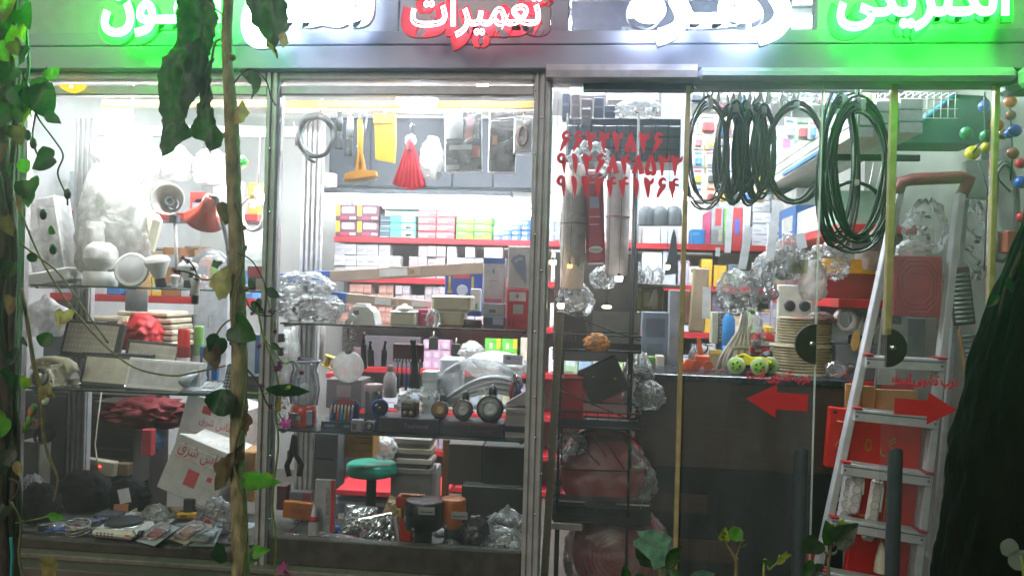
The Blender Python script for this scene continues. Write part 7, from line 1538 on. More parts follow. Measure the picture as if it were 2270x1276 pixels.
for i, (u0, v0, u1, v1, c, l) in enumerate(((2085, 620, 2125, 730, '#6d3a2a', 'reddish brown carton edge behind the ladder'), (2008, 700, 2050, 800, '#5a5d5c', 'grey lettered pack below the red platform'), (2140, 350, 2200, 440, '#8a8f86', 'dull grey panel behind the coloured balls'), (2215, 520, 2262, 570, '#a8563a', 'terracotta coloured box at the far pane'))):
    carton('goods_box', l, 'box', u0, v0, u1, v1, .98, .06, c)
# string of coloured ball lamps
bt = thing('ball_string', 'string of coloured plastic balls hanging behind the tree', 'string lights', base(2185, 240, .35)); o0 = V(bt.location)
balls = ((2182, 236, 14, 'blue'), (2142, 295, 15, 'green'), (2186, 302, 15, 'green'), (2156, 339, 17, 'yellow'), (2186, 326, 12, 'yellow'), (2210, 278, 15, 'orange'), (2240, 226, 14, 'orange'), (2250, 290, 15, 'blue'), (2238, 296, 12, 'blue'), (2245, 340, 14, 'brick'), (2262, 362, 13, 'red'), (2262, 404, 15, 'blue'), (2240, 256, 12, 'brick'), (2222, 298, 13, 'brown'), (2265, 482, 13, 'red'), (2230, 200, 16, 'green'))
cc_ = {'blue': '#1f5aa8', 'green': '#1a8a4a', 'yellow': '#d3cf1c', 'orange': '#cf7a2c', 'brick': '#8a4a30', 'red': '#b01f2a', 'brown': '#6a4a2c'}
for u, v, r, c in balls:
    b = part('ball', MB().sphere((0, 0, 0), r * mpp(u, .35), 14), mat(cc_[c], .25), bt, at(u, v, .35 + .03 * ((u * 7) % 5)) - o0)
for pts in (((2183, 205), (2182, 236), (2186, 302), (2156, 339)), ((2200, 200), (2210, 278), (2200, 340), (2215, 400), (2240, 425)), ((2235, 200), (2240, 256), (2245, 340), (2240, 400)), ((2170, 360), (2190, 420), (2185, 520), (2182, 600))):
    part('wire', MB().tube([at(u, v, .37) - o0 for u, v in pts], .004, 5), BLK, bt)
t = thing('cable_loops', 'grey cable loops hanging on the wall behind the balls', 'cable coil', base(2222, 470, .6)); part('cable', MB().tube(coilpts((0, 0, 0), .07, .25, 6, .1, 31), .009, 6), mat('#6a706c', .4), t)
carton('terracotta_pot', 'terracotta coloured planter edge at the far pane', 'planter', 2232, 508, 2290, 560, .5, .1, '#9a5236')

# ------------------------------------------------------------------ more stock
PAL = ('#c9ccd0', '#b5b9bf', '#d2cfc8', '#8fa7c0', '#b98f86', '#8fb38a', '#cfc49a', '#a79fb3', '#c4a0a8', '#dcdcda', '#7d8896', '#c7b08c')
PNM = ('white', 'pale grey', 'ivory', 'dull blue', 'dusty red', 'soft green', 'straw', 'lilac grey', 'pink', 'bright white', 'slate', 'tan')
def fill(u0, u1, z, y, hmax, where, seed, d=.14, wmin=18, wmax=38, name='stock_box'):
    rd = random.Random(seed); u = u0; k = 0; cnt = {}
    while u < u1 - wmin * .6:
        w = min(rd.uniform(wmin, wmax), u1 - u); s = mpp(u, y); h = rd.uniform(.45, 1) * hmax; ci = rd.randrange(len(PAL)); cnt[ci] = cnt.get(ci, 0) + 1
        c2 = PAL[rd.randrange(len(PAL))]; n = rd.choice((1, 1, 2, 3)); W_ = w * s * .96
        t = thing(name, '%s %s %s %s' % (('' if cnt[ci] == 1 else ORD[cnt[ci] - 1] + ' '), PNM[ci], 'box' if n == 1 else 'stacked boxes' if 0 else 'box', where), 'box', (X(u + w / 2, y), y + rd.uniform(0, .03), z + .001), (0, 0, R(rd.uniform(-4, 4))), 'mixed boxes on the shelves'); t['label'] = ' '.join(t['label'].split())
        part('carton', MB().box(-W_ / 2, W_ / 2, 0, d, 0, h, .004), mat(PAL[ci], .55), t)
        b0 = rd.uniform(.1, .5); part('printed_patch', MB().box(-W_ * rd.uniform(.2, .42), W_ * rd.uniform(.1, .42), -.0015, -.0003, h * b0, h * (b0 + rd.uniform(.12, .4))), mat(c2, .5), t)
        part('printed_line', MB().box(-W_ * .35, W_ * rd.uniform(0, .35), -.0015, -.0003, h * .04, h * .075), mat('#4a4a50', .5), t)
        if h > .07: part('printed_line', MB().box(-W_ * .3, W_ * .3, -.0015, -.0003, h * .93, h * .96), mat('#5a5a66', .5), t)
        u += w; k += 1
fill(1004, 1172, zb[2], ya, .22, 'on the third red shelf behind the cream tubs', 3)
fill(742, 935, zb[4], ya, .24, 'on the fifth red shelf behind the torches', 4); fill(985, 1172, zb[4], ya, .26, 'on the fifth red shelf by the door post', 5)
fill(742, 1172, zb[5], ya, .24, 'on the sixth red shelf from the top', 6, wmin=26, wmax=52)
fill(1220, 1412, zb[0], ya, .3, 'on the top red shelf behind the rolls', 7); fill(1220, 1420, zb[1], ya, .26, 'on the second red shelf behind the rolls', 8); fill(1220, 1420, zb[2], ya, .3, 'on the third red shelf behind the wire rack', 9); fill(1220, 1420, zb[3], ya, .3, 'on the fourth red shelf behind the wire rack', 10)
fill(1502, 1528, zb[1], ya, .26, 'on the second red shelf by the brass strip', 11); fill(1614, 1640, zb[1], ya + .05, .22, 'on the second red shelf behind the slips', 12); fill(1674, 1795, zb[1], ya, .27, 'on the second red shelf behind the packs', 13)
fill(1424, 1550, zb[2], ya, .3, 'on the third red shelf left of the yellow boxes', 14); fill(1624, 1795, zb[2], ya, .3, 'on the third red shelf behind the bulbs', 15); fill(1424, 1600, zb[3], ya, .3, 'on the fourth red shelf behind the digger', 16); fill(1624, 1698, zb[3], ya, .3, 'on the fourth red shelf behind the rope hank', 17); fill(1726, 1795, zb[3], ya, .3, 'on the fourth red shelf behind the switch board', 18)
fill(66, 560, zi[2], yI + .02, .26, 'on the lowest shelf under the telephones', 19, wmin=30, wmax=60); fill(1765, 1798, zb[0], ya, .2, 'on the top red shelf at its end', 20)
fill(66, 560, zi[1] + .0, yI + .2, .34, 'in the rear row behind the round lamps', 21, wmin=26, wmax=44); fill(66, 560, zi[0], yI + .2, .36, 'in the rear row of the top left shelf', 22, wmin=30, wmax=60) if 0 else None
# peg board of small packs behind the coils
for i in range(5):
    for j in range(6):
        u = 1548 + j * 27; v = 258 + i * 40; ci = (i * 5 + j * 3) % len(PAL)
        t = thing('peg_pack', '%s pack on the pegs behind the coils, row %s, %s from the brass strip' % (PNM[ci], ['one', 'two', 'three', 'four', 'five'][i], ORD[j]), 'pack', base(u, v + 32, 1.86), (0, R(((i * 7 + j * 5) % 9) - 4), 0), 'packs on pegs behind the coils')
        part('card', MB().box(-.035, .035, 0, .006, 0, .11, .001), mat(PAL[ci], .5), t); part('goods', MB().box(-.022, .022, -.02, .0, .012, .065, .008), mat(('#2a2c30', '#8a3038', '#3a6aa8', '#c9a83a', '#b9b9b9')[(i + j * 2) % 5], .4), t)
        part('printed_line', MB().box(-.028, .02, -.0012, -.0002, .085, .1), mat('#a83a40' if (i + j) % 2 else '#3a5a9a', .5), t)
# small loose goods on the window decks
def loose(ua, ub, n, seed, where, va=1150, vb=1222):
    rd = random.Random(seed); cc = ('#2a2c30', '#9aa0a6', '#8a3038', '#3a5a9a', '#c9c6bc', '#a8873a', '#6d7276', '#c46a2a'); cn = ('black', 'silver grey', 'dark red', 'blue', 'off-white', 'mustard', 'mid grey', 'orange')
    for k in range(n):
        u = ua + (ub - ua) * (k + .5) / n + rd.uniform(-8, 8); v = rd.uniform(va, vb); p = on(u, v, zdeck); p.y = min(max(p.y, .075), .5); i = rd.randrange(8); kind = k % 4; sc = rd.uniform(.8, 1.25)
        t = thing(('small_adapter', 'screwdriver', 'cable_clip_pack', 'plug')[kind], '%s %s, %s along %s' % (cn[i], ('adapter block lying', 'handled small screwdriver lying', 'flat packet of clips lying', 'round plug lying')[kind], ORD[k], where), ('adapter', 'screwdriver', 'packet', 'plug')[kind], V((p.x, p.y, zdeck + .002)), (0, 0, R(rd.uniform(-80, 80))), 'small loose goods %s' % where)
        m_ = mat(cc[i], .35)
        if kind == 0: part('block', MB().box(-.03 * sc, .03 * sc, -.02, .02, 0, .03 * sc, .006), m_, t); part('pin', MB().cyl((.03 * sc, .008, .015), (.046 * sc, .008, .015), .003, n=6), CHROME, t); part('pin', MB().cyl((.03 * sc, -.008, .015), (.046 * sc, -.008, .015), .003, n=6), CHROME, t)
        elif kind == 1: part('handle', MB().tube([V((0, 0, .012)), V((.02, 0, .012)), V((.045, 0, .012)), V((.07, 0, .012))], [.007, .012, .009, .011], 9), m_, t); part('shaft', MB().cyl((0, 0, .012), (-.08, 0, .01), .003, n=7), CHROME, t)
        elif kind == 2: part('card', MB().box(-.04, .04, -.055, .055, 0, .004, .001), m_, t); part('clips', MB().bits(.06, .08, .025, 16, k + seed), mat(cc[(i + 3) % 8], .35, kind='bits', var=.1), t)['kind'] = 'stuff'; part('film', MB().crumple(.078, .1, .032, .3, k + 7, 16, 6), FILMF, t)
        else: part('body', MB().lathe([(.012, 0), (.022, .004), (.022, .024), (.014, .034)], 14), m_, t); part('cord', MB().tube([V((.012, 0, .02)), V((.04, .01, .006)), V((.06, .03, .006)), V((.09, .02, .006))], .004, 6), m_, t)
loose(60, 500, 16, 5, 'on the deck of the lamp window', 1140, 1200)
loose(625, 1160, 16, 9, 'on the deck of the tool window', 1170, 1235)

# strips of small packs hung up toward the ceiling
rd = random.Random(77)
for k in range(26):
    u = 1540 + (k % 13) * 34 + rd.uniform(-8, 8); v = 236 + (k // 13) * 62 + rd.uniform(-14, 14); y = .75 + .5 * rd.random() + .35 * (k // 13); ci = (k * 5 + 1) % len(PAL); w, h = rd.uniform(.035, .06), rd.uniform(.08, .14)
    t = thing('hung_pack', '%s hung pack under the ceiling, %s along the %s row above the counter' % (PNM[ci], ORD[k % 13], 'front' if k < 13 else 'rear'), 'pack', base(u, v, y), (0, R(rd.uniform(-6, 6)), R(rd.uniform(-25, 25))), 'packs hung under the ceiling')
    part('card', MB().box(-w, w, 0, .004, 0, h, .001), mat(PAL[ci], .5), t); part('goods', MB().box(-w * .65, w * .65, -.025, 0, h * .1, h * .6, .01), mat(('#33363c', '#b9bcc0', '#8a3a40', '#4a6ea8', '#d0cfca', '#8aa070')[k % 6], .35), t)
    part('printed_line', MB().box(-w * .8, w * .5, -.0015, -.0003, h * .76, h * .88), mat(('#a83a40', '#3a5a9a', '#4a4a50')[k % 3], .5), t); part('string', MB().tube([V((0, 0, h)), V((0, 0, ZC - base(u, v, y).z - .005))], .002, 4), WHT, t)
# ------------------------------------------------------------------ plants on the pavement side of the glass
from mathutils.geometry import delaunay_2d_cdt
LEAFC = {'g': '#284a16', 'd': '#1a331b', 'y': '#7d8a24', 'b': '#54402a', 't': '#8a7a48', 'k': '#2c3923', 'l': '#4f8426', 'p': '#4a3040', 'w': '#6a8f78'}
def lmat(c): return mat(LEAFC[c], .42, kind='leaf', var=.3, scale=30, bump=.25)
def sheet(outline, step, amp, freq, seed, cup=0):           # a leaf blade: outline (x, z) in metres, folded and wavy in depth
    xs = [p[0] for p in outline]; zs = [p[1] for p in outline]
    pts = [V(p).to_2d() if len(p) > 2 else V((p[0], p[1], 0)).to_2d() for p in outline]; n = len(pts)
    rd = random.Random(seed)
    x = min(xs)
    while x < max(xs):
        z = min(zs)
        while z < max(zs):
            q = (x + rd.uniform(-.3, .3) * step, z + rd.uniform(-.3, .3) * step); ins = False
            for i in range(n):
                a, b = pts[i], pts[(i + 1) % n]
                if (a.y > q[1]) != (b.y > q[1]) and q[0] < (b.x - a.x) * (q[1] - a.y) / (b.y - a.y) + a.x: ins = not ins
            if ins: pts.append(V((q[0], q[1])))
            z += step
        x += step
    vs, _, fs, *_r = delaunay_2d_cdt(pts, [(i, (i + 1) % n) for i in range(n)], [], 1, 1e-5)
    w = max(xs) - min(xs); o = V((seed * 1.3, seed * 2.1, 0)); cx = (max(xs) + min(xs)) / 2
    m = MB(); m.add([(p.x, amp * (noise.noise(V((p.x * freq, p.y * freq * .35, 0)) + o) + .4 * noise.noise(V((p.x * freq * 2.2, p.y * freq * 1.6, 3)) + o)) - cup * ((p.x - cx) / w * 2) ** 2 * w, p.y) for p in vs], [tuple(f) for f in fs], True)
    return m
HEART = [(0, 0), (.1, .06), (.28, .1), (.44, .0), (.5, -.18), (.44, -.4), (.28, -.66), (.1, -.9), (0, -1.02), (-.1, -.9), (-.28, -.66), (-.44, -.4), (-.5, -.18), (-.44, .0), (-.28, .1), (-.1, .06)]
LANCE = [(0, 0), (.1, -.06), (.24, -.25), (.27, -.5), (.18, -.78), (0, -1.05), (-.18, -.78), (-.27, -.5), (-.24, -.25), (-.1, -.06)]
ROUND = [(.5 * sin(2 * pi * k / 14) * (1 + .04 * (k % 3)), -.5 + .5 * cos(2 * pi * k / 14)) for k in range(14)]
_ls = [0]
def leaf(par, u, v, px, ang, c, y, shape=HEART, wr=1, tilt=0, turn=0, amp=.12, cup=.18):
    _ls[0] += 1; s = px * mpp(u, y); sd_ = _ls[0]; rd = random.Random(sd_)
    ol = [(a * s * wr * rd.uniform(.92, 1.08), b * s) for a, b in shape]
    o = part('leaf', sheet(ol, s * .16, s * amp, 3 / s, sd_, cup), lmat(c), par); o.location = at(u, v, y) - V(par.location)
    o.rotation_euler = (R(tilt), R(ang), R(turn)); return o
def ragged(par, poly, c, y, amp=.02, step=9, freq=28, seed=1, name='withered_leaf'):
    u = sum(p[0] for p in poly) / len(poly); v = sum(p[1] for p in poly) / len(poly); c0 = at(u, v, y); rd = random.Random(seed); ol = []
    for i, p in enumerate(poly):
        q = poly[(i + 1) % len(poly)]; k = max(1, int(math.hypot(q[0] - p[0], q[1] - p[1]) / step))
        for j in range(k):
            f = j / k; w = at(p[0] + (q[0] - p[0]) * f + rd.uniform(-1, 1) * step * .28, p[1] + (q[1] - p[1]) * f + rd.uniform(-1, 1) * step * .28, y) - c0; ol.append((w.x, w.z))
    o = part(name, sheet(ol, step * mpp(u, y), amp, freq, seed), lmat(c), par); o.location = c0 - V(par.location); return o
def stem(par, pts, px, y, m_, name='stem', n=7, wob=0, yy=None):
    P = [at(p[0], p[1], (yy[i] if yy else y)) for i, p in enumerate(pts)]; q = []
    for i in range(len(P) - 1):
        a, b, c, d = P[max(i - 1, 0)], P[i], P[i + 1], P[min(i + 2, len(P) - 1)]
        for k in range(6):
            t_ = k / 6; q.append(.5 * (2 * b + (c - a) * t_ + (2 * a - 5 * b + 4 * c - d) * t_ ** 2 + (3 * b - a - 3 * c + d) * t_ ** 3))
    q.append(P[-1]); s = mpp(pts[0][0], y); w = px if isinstance(px, (list, tuple)) else [px, px]
    rr = []
    for i in range(len(q)):
        f = i / (len(q) - 1) * (len(w) - 1); k = min(int(f), len(w) - 2); r = (w[k] + (w[k + 1] - w[k]) * (f - k)) / 2 * s
        rr.append(r * (1 + wob * noise.noise(V((i * .7, px[0] if isinstance(px, (list, tuple)) else px, 1)))))
    return wpart(name, MB().tube(q, rr, n), m_, par)
def bloom(par, u, v, px, c, y, n=5, tilt=60, name='flower'):
    s = px * mpp(u, y); rd = random.Random(int(u + v)); m = MB()
    for k in range(n):
        a = 2 * pi * k / n; ca, sa = cos(a), sin(a); t1, t2 = cos(a + .5), sin(a + .5); t3, t4 = cos(a - .5), sin(a - .5)
        m.add([(0, 0, 0), (s * .5 * t1, s * .5 * t2, s * .22), (s * ca * rd.uniform(.7, 1), s * sa * rd.uniform(.7, 1), s * .3), (s * .5 * t3, s * .5 * t4, s * .22)], [(0, 1, 2, 3)])
    m.lathe([(.001, -s * .9), (s * .12, -s * .5), (s * .16, 0)], 7)
    o = part(name, m, mat(c, .5, kind='leaf', var=.2), par, at(u, v, y) - V(par.location)); o.rotation_euler = (R(tilt), R(rd.uniform(-40, 40)), 0); return o
STEMB = mat('#6a5c3c', .7, kind='bark', var=.35, bump=.5, scale=40); STEMD = mat('#3a2c24', .8, kind='bark', var=.4, bump=.6, scale=30); STEMG = mat('#7d8a3c', .55, var=.3, scale=30)
# sapling
ys = -1.3
t = thing('sapling', 'thin green brown sapling with withered leaves in front of the lamp window', 'tree', V((at(530, 1200, ys).x, ys, 0)))
trunk = [(510, -160), (508, -30), (503, 60), (505, 150), (513, 260), (516, 340), (519, 430), (523, 520), (526, 610), (528, 700), (531, 800), (528, 900), (526, 1000), (529, 1100), (532, 1200), (533, 1300), (534, 1900)]
stem(t, trunk, [20, 22, 24, 22, 30, 32, 30, 31, 33, 33, 34, 33, 32, 34, 36, 36, 42], ys, mat('#857c58', .65, kind='bark', var=.35, bump=.5, scale=22), 'trunk', 12, .12)
for u, v, r in ((516, 128, 7), (500, 300, 7), (540, 505, 6), (511, 560, 7), (545, 640, 6), (514, 760, 6), (512, 1190, 6), (545, 1160, 5)): part('knot', MB().sphere((0, 0, 0), r * mpp(u, ys), 10), STEMB, t, at(u, v, ys - .005) - V(t.location))
ragged(t, [(405, -20), (395, 60), (362, 140), (352, 170), (350, 240), (358, 290), (368, 355), (384, 345), (398, 320), (418, 300), (414, 268), (424, 246), (440, 215), (462, 150), (478, 90), (484, 40), (470, -20)], 'k', ys + .02, .05, 8, 22, 3)
ragged(t, [(452, 150), (440, 205), (434, 240), (438, 270), (424, 290), (430, 305), (455, 318), (470, 335), (484, 362), (478, 338), (488, 322), (494, 298), (474, 272), (468, 235), (470, 190), (476, 130)], 'k', ys - .01, .04, 7, 26, 7)
ragged(t, [(418, 95), (405, 160), (400, 230), (412, 262), (424, 236), (446, 190), (462, 120), (455, 80)], 'd', ys - .03, .02, 9, 30, 9)
stem(t, [(497, 85), (478, 95), (470, 130), (462, 185), (450, 240)], 5, ys, STEMB); stem(t, [(500, 40), (478, 20), (458, 5)], 5, ys, STEMB)
ragged(t, [(538, -10), (552, 20), (556, 50), (575, 62), (590, 100), (608, 118), (620, 135), (612, 105), (622, 85), (640, 60), (636, 20), (630, -15)], 'k', ys - .02, .02, 9, 30, 12)
ragged(t, [(590, 90), (600, 112), (612, 125), (606, 100)], 'y', ys - .05, .01, 6, 30, 13); ragged(t, [(618, 80), (626, 108), (640, 96), (634, 70)], 't', ys - .05, .01, 6, 30, 14)
stem(t, [(515, 190), (540, 160), (562, 155), (590, 180), (600, 215), (612, 235)], 3, ys, STEMD); ragged(t, [(528, 160), (560, 154), (578, 172), (572, 205), (556, 222), (560, 190), (546, 176)], 'k', ys, .012, 7, 30, 15)
ragged(t, [(518, 282), (522, 240), (536, 216), (546, 236), (555, 250), (538, 268)], 't', ys - .02, .012, 7, 30, 16)
ragged(t, [(480, 455), (492, 446), (506, 456), (510, 490), (500, 500), (488, 480)], 'b', ys - .02, .012, 6, 30, 17)
ragged(t, [(505, 586), (488, 596), (468, 612), (462, 632), (478, 645), (488, 665), (504, 660), (514, 642), (516, 606)], 't', ys - .03, .02, 8, 26, 18)
ragged(t, [(496, 580), (474, 575), (470, 590), (484, 596)], 'g', ys - .03, .01, 6, 30, 19)
ragged(t, [(536, 980), (515, 1000), (490, 1015), (470, 1032), (480, 1048), (478, 1088), (498, 1078), (512, 1056), (520, 1030), (538, 1020)], 'b', ys - .03, .02, 8, 26, 20)
ragged(t, [(540, 905), (552, 915), (562, 938), (552, 945), (546, 968), (538, 950)], 'b', ys - .02, .012, 7, 30, 21)
leaf(t, 520, 718, 68, -62, 'g', ys - .04, HEART, 1.0, -14); leaf(t, 488, 748, 54, 22, 'd', ys - .03, HEART, .9, 10); leaf(t, 470, 752, 66, -14, 'b', ys - .02, LANCE, 1.2, -8)
leaf(t, 502, 862, 58, 12, 'd', ys - .04, ROUND, 1.1, -10); leaf(t, 545, 1062, 74, -82, 'l', ys - .04, HEART, .55, 20); leaf(t, 500, 1222, 48, 66, 'd', ys - .04, HEART, .9, 20); leaf(t, 562, 1222, 36, -98, 'l', ys - .05, HEART, .8, 10); leaf(t, 525, 870, 50, -30, 'g', ys + .03, LANCE, 1.2)
stem(t, [(531, 700), (500, 715), (478, 745), (470, 775)], 4, ys - .02, STEMB); stem(t, [(526, 560), (560, 580), (590, 640), (585, 700)], 3, ys - .02, STEMD)
# twining stem up the sapling
stem(t, [(536, 1276), (548, 1180), (536, 1100), (518, 1020), (536, 930), (548, 840), (538, 780), (516, 720), (520, 640), (540, 580), (536, 500), (520, 450)], 5, ys - .035, STEMB, 'twining_stem')
# flowering creeper right of the sapling
yc2 = -1.15
t = thing('flower_creeper', 'slender green creeper with small purple flowers beside the mullion', 'vine', at(612, 1260, yc2))
stem(t, [(570, 680), (584, 745), (606, 805), (616, 850), (611, 910), (617, 980), (608, 1060), (604, 1120), (612, 1200), (606, 1300)], 4.5, yc2, STEMG); stem(t, [(584, 745), (626, 802), (650, 800), (668, 826)], 4, yc2, STEMG); stem(t, [(540, 810), (570, 845), (590, 890), (602, 905)], 4, yc2, STEMD); stem(t, [(612, 905), (630, 935), (645, 940)], 3, yc2, STEMG); stem(t, [(545, 870), (580, 872), (600, 866)], 4, yc2, STEMG); stem(t, [(584, 630), (600, 690), (610, 740)], 3, yc2, STEMG); stem(t, [(540, 650), (560, 690), (596, 700), (612, 686)], 3, yc2, STEMD)
for u, v, r in ((617, 818, 13), (664, 795, 8), (669, 827, 8), (582, 855, 9), (601, 900, 8), (575, 768, 8), (600, 690, 8), (560, 695, 8), (560, 640, 7), (610, 735, 7)): bloom(t, u, v, r, '#6a1c50', yc2 - .01, 6)
bloom(t, 632, 940, 18, '#c8409a', yc2 - .02); bloom(t, 628, 1262, 24, '#d0409a', yc2 - .05, 5, 30)
leaf(t, 588, 862, 92, -84, 'd', yc2 - .03, LANCE, .55, 35); leaf(t, 645, 855, 16, 60, 'y', yc2, LANCE); leaf(t, 590, 640, 34, -60, 'k', yc2, LANCE, 1.2); leaf(t, 556, 668, 40, -50, 'd', yc2, LANCE, 1)
for u, v in ((548, 545), (575, 660), (552, 620), (600, 760)): leaf(t, u, v, 26, (u * 7) % 120 - 60, 'k', yc2, LANCE, 1.1)
leaf(t, 600, 1050, 30, 20, 'y', yc2 - .02, HEART, 1); leaf(t, 572, 1240, 36, 100, 'g', yc2, LANCE, 1)
# purple sprig
t = thing('purple_sprig', 'dark purple flower sprig reaching across the white bulbs', 'flower', at(440, 612, -1.25))
stem(t, [(520, 600), (490, 612), (456, 620), (440, 612), (425, 585), (408, 572)], 4, -1.25, STEMB); stem(t, [(440, 612), (412, 602), (388, 600)], 4, -1.25, STEMD)
for u, v in ((405, 573), (416, 580), (428, 596), (386, 600), (398, 604), (437, 618), (424, 612)): bloom(t, u, v, 9, '#3a1430', -1.26, 5)
# climbing vine at the left edge
yv = -.9
t = thing('climbing_vine', 'tangled climbing vine with heart leaves and brown stems on the pilaster', 'vine', V((at(15, 1200, yv).x, yv, 0)))
stem(t, [(18, -160), (8, 0), (14, 150), (4, 320), (18, 480), (8, 640), (20, 800), (10, 960), (22, 1120), (12, 1300), (14, 1900)], [26, 30, 34, 30, 34, 40, 36, 40, 46, 50, 60], yv + .04, STEMD, 'trunk', 10, .3)
stem(t, [(40, -60), (28, 120), (36, 260), (22, 420), (34, 560), (26, 720), (30, 860), (38, 1000), (26, 1160), (34, 1300)], [8, 10, 10, 12, 12, 14, 12, 14, 16, 18], yv, STEMD, 'stem', 8, .4)
stem(t, [(-8, 380), (14, 520), (-4, 700), (18, 900), (2, 1080), (16, 1300)], [14, 20, 16, 20, 18, 24], yv - .02, STEMD, 'stem', 8, .4)
stem(t, [(62, -60), (58, 60), (64, 140), (58, 200), (70, 260)], [6, 7, 6, 6, 4], yv, mat('#3f7a34', .6), 'stem')
stem(t, [(52, 170), (75, 225), (85, 262), (120, 310), (140, 345), (128, 385), (148, 435), (150, 455)], 3.5, yv, STEMD); stem(t, [(80, 250), (72, 300), (82, 340), (100, 360)], 4, yv, STEMD)
stem(t, [(20, 420), (46, 470), (84, 560), (130, 640), (170, 695), (232, 765), (300, 815), (380, 832), (430, 825), (500, 810)], 4, yv, STEMB); stem(t, [(45, 540), (80, 566), (130, 605), (190, 690), (240, 760)], 4, yv, STEMB)
stem(t, [(48, 640), (62, 720), (74, 800), (92, 880), (96, 960), (108, 1010), (128, 1062), (120, 1110)], [7, 8, 9, 8, 7, 6, 5, 4], yv - .03, STEMB)
stem(t, [(22, 1060), (42, 1072), (38, 1095), (20, 1110)], 5, yv - .04, STEMD); stem(t, [(24, 1110), (46, 1160), (42, 1230), (56, 1300)], 5, yv - .04, STEMB); stem(t, [(25, 1160), (80, 1150), (112, 1142)], 3, yv, STEMG)
stem(t, [(24, 1190), (27, 1230), (24, 1300)], 6, yv - .03, mat('#2f8a8a', .5), 'blue_string')
L = [(66, 108, 44, 20, 'd', HEART), (118, 150, 34, -10, 'l', ROUND), (92, 170, 62, -40, 'g', HEART), (78, 195, 70, -25, 'd', HEART), (105, 200, 54, 20, 'g', HEART), (60, 220, 56, 10, 'g', HEART), (98, 250, 46, -58, 'd', LANCE), (120, 350, 54, 62, 'd', HEART), (56, 352, 30, 0, 'l', ROUND), (64, 400, 58, -20, 'g', HEART), (60, 415, 44, 10, 'g', HEART), (46, 430, 40, 20, 't', LANCE), (108, 505, 34, -70, 'g', LANCE), (118, 545, 18, 20, 'd', LANCE),
     (22, -10, 60, 10, 'y', HEART), (44, 20, 54, -30, 'g', HEART), (14, 40, 60, 25, 'g', HEART), (36, 62, 44, 15, 'y', HEART), (8, 88, 44, 0, 't', ROUND), (30, 92, 40, -25, 'b', HEART), (58, 60, 36, 30, 'y', HEART), (20, 150, 54, 10, 'k', HEART), (42, 190, 60, -20, 'd', HEART), (12, 230, 56, 20, 'k', HEART), (36, 280, 40, -10, 'b', HEART), (66, 240, 50, 40, 'y', HEART), (10, 320, 40, 0, 'b', HEART), (30, 360, 36, 30, 'k', LANCE),
     (106, 736, 32, 8, 'g', ROUND), (166, 690, 46, 55, 't', LANCE), (140, 690, 44, 10, 't', HEART), (34, 830, 66, 30, 'd', HEART), (14, 925, 60, 40, 'l', HEART), (60, 838, 30, 30, 'y', HEART), (86, 858, 40, -60, 't', LANCE), (110, 850, 40, 20, 't', LANCE), (104, 1142, 38, -84, 'l', LANCE), (8, 1000, 50, 0, 'k', HEART), (40, 770, 40, 20, 'd', LANCE), (36, 1020, 34, -20, 't', LANCE), (10, 1120, 44, 20, 'k', HEART), (50, 745, 24, -30, 'd', LANCE), (74, 560, 20, 10, 'd', ROUND), (20, 580, 44, 20, 'k', HEART), (14, 480, 44, -10, 'b', HEART), (30, 660, 40, 25, 'b', HEART)]
for u, v, px, an, c, sh in L: leaf(t, u, v, px, an, c, yv - .03 - .02 * ((u * 7) % 4), sh, 1, ((v * 13) % 50) - 25, ((u * 17) % 70) - 35)
ragged(t, [(88, 1240), (96, 1228), (118, 1232), (128, 1250), (122, 1290), (96, 1290)], 't', yv - .06, .015, 8, 26, 41)
for u, v, c in ((70, 912, '#a8623c'), (56, 948, '#5a7a34'), (66, 930, '#5a7a34'), (74, 318, '#3a3230'), (62, 300, '#2f3a34'), (96, 475, '#2f2638'), (150, 430, '#20282c'), (118, 552, '#2a3a34'), (75, 905, '#57703a'), (100, 885, '#c9ccb8')):
    part('bud', MB().sphere((0, 0, 0), 9 * mpp(u, yv), 10, (.8, .8, 1.3)), mat(c, .5), t, at(u, v, yv - .03) - V(t.location))
# low plants at the kerb
yp = -.75
def plant(label, u, stems, leaves, y):
    t = thing('garden_plant', label, 'plant', V((at(u, 1276, y).x, y, 0)), group='low plants along the kerb')
    for s_ in stems: stem(t, s_[0], s_[1], y, STEMG if s_[2] else STEMB)
    for l in leaves: leaf(t, *l[:5], y - l[5], l[6], l[7], l[8] if len(l) > 8 else 0, l[9] if len(l) > 9 else 0)
    return t
t = plant('broad leaved plant in front of the fixed pane', 1470, [([(1470, 1900), (1468, 1340), (1465, 1276), (1462, 1240)], [10, 9, 7], 1), ([(1468, 1300), (1490, 1262), (1505, 1240)], 5, 1)],
      [(1466, 1256, 62, -136, 'g', .04, LANCE, 1.0, 10), (1440, 1282, 50, 70, 'g', .05, LANCE, 1.2, 30), (1500, 1290, 44, 150, 'g', .05, HEART, .9, 30), (1520, 1282, 92, -86, 'w', .03, LANCE, .6, 40), (1390, 1290, 40, 170, 'g', .02, LANCE, 1)], yp)
ragged(t, [(1412, 1176), (1440, 1172), (1470, 1178), (1486, 1190), (1482, 1220), (1472, 1252), (1450, 1262), (1440, 1240), (1406, 1210), (1404, 1200), (1416, 1192)], 'w', yp - .06, .02, 10, 22, 51, 'broad_leaf')
ragged(t, [(1406, 1212), (1440, 1240), (1452, 1264), (1420, 1252), (1408, 1232)], 'd', yp - .05, .015, 9, 24, 52, 'broad_leaf')
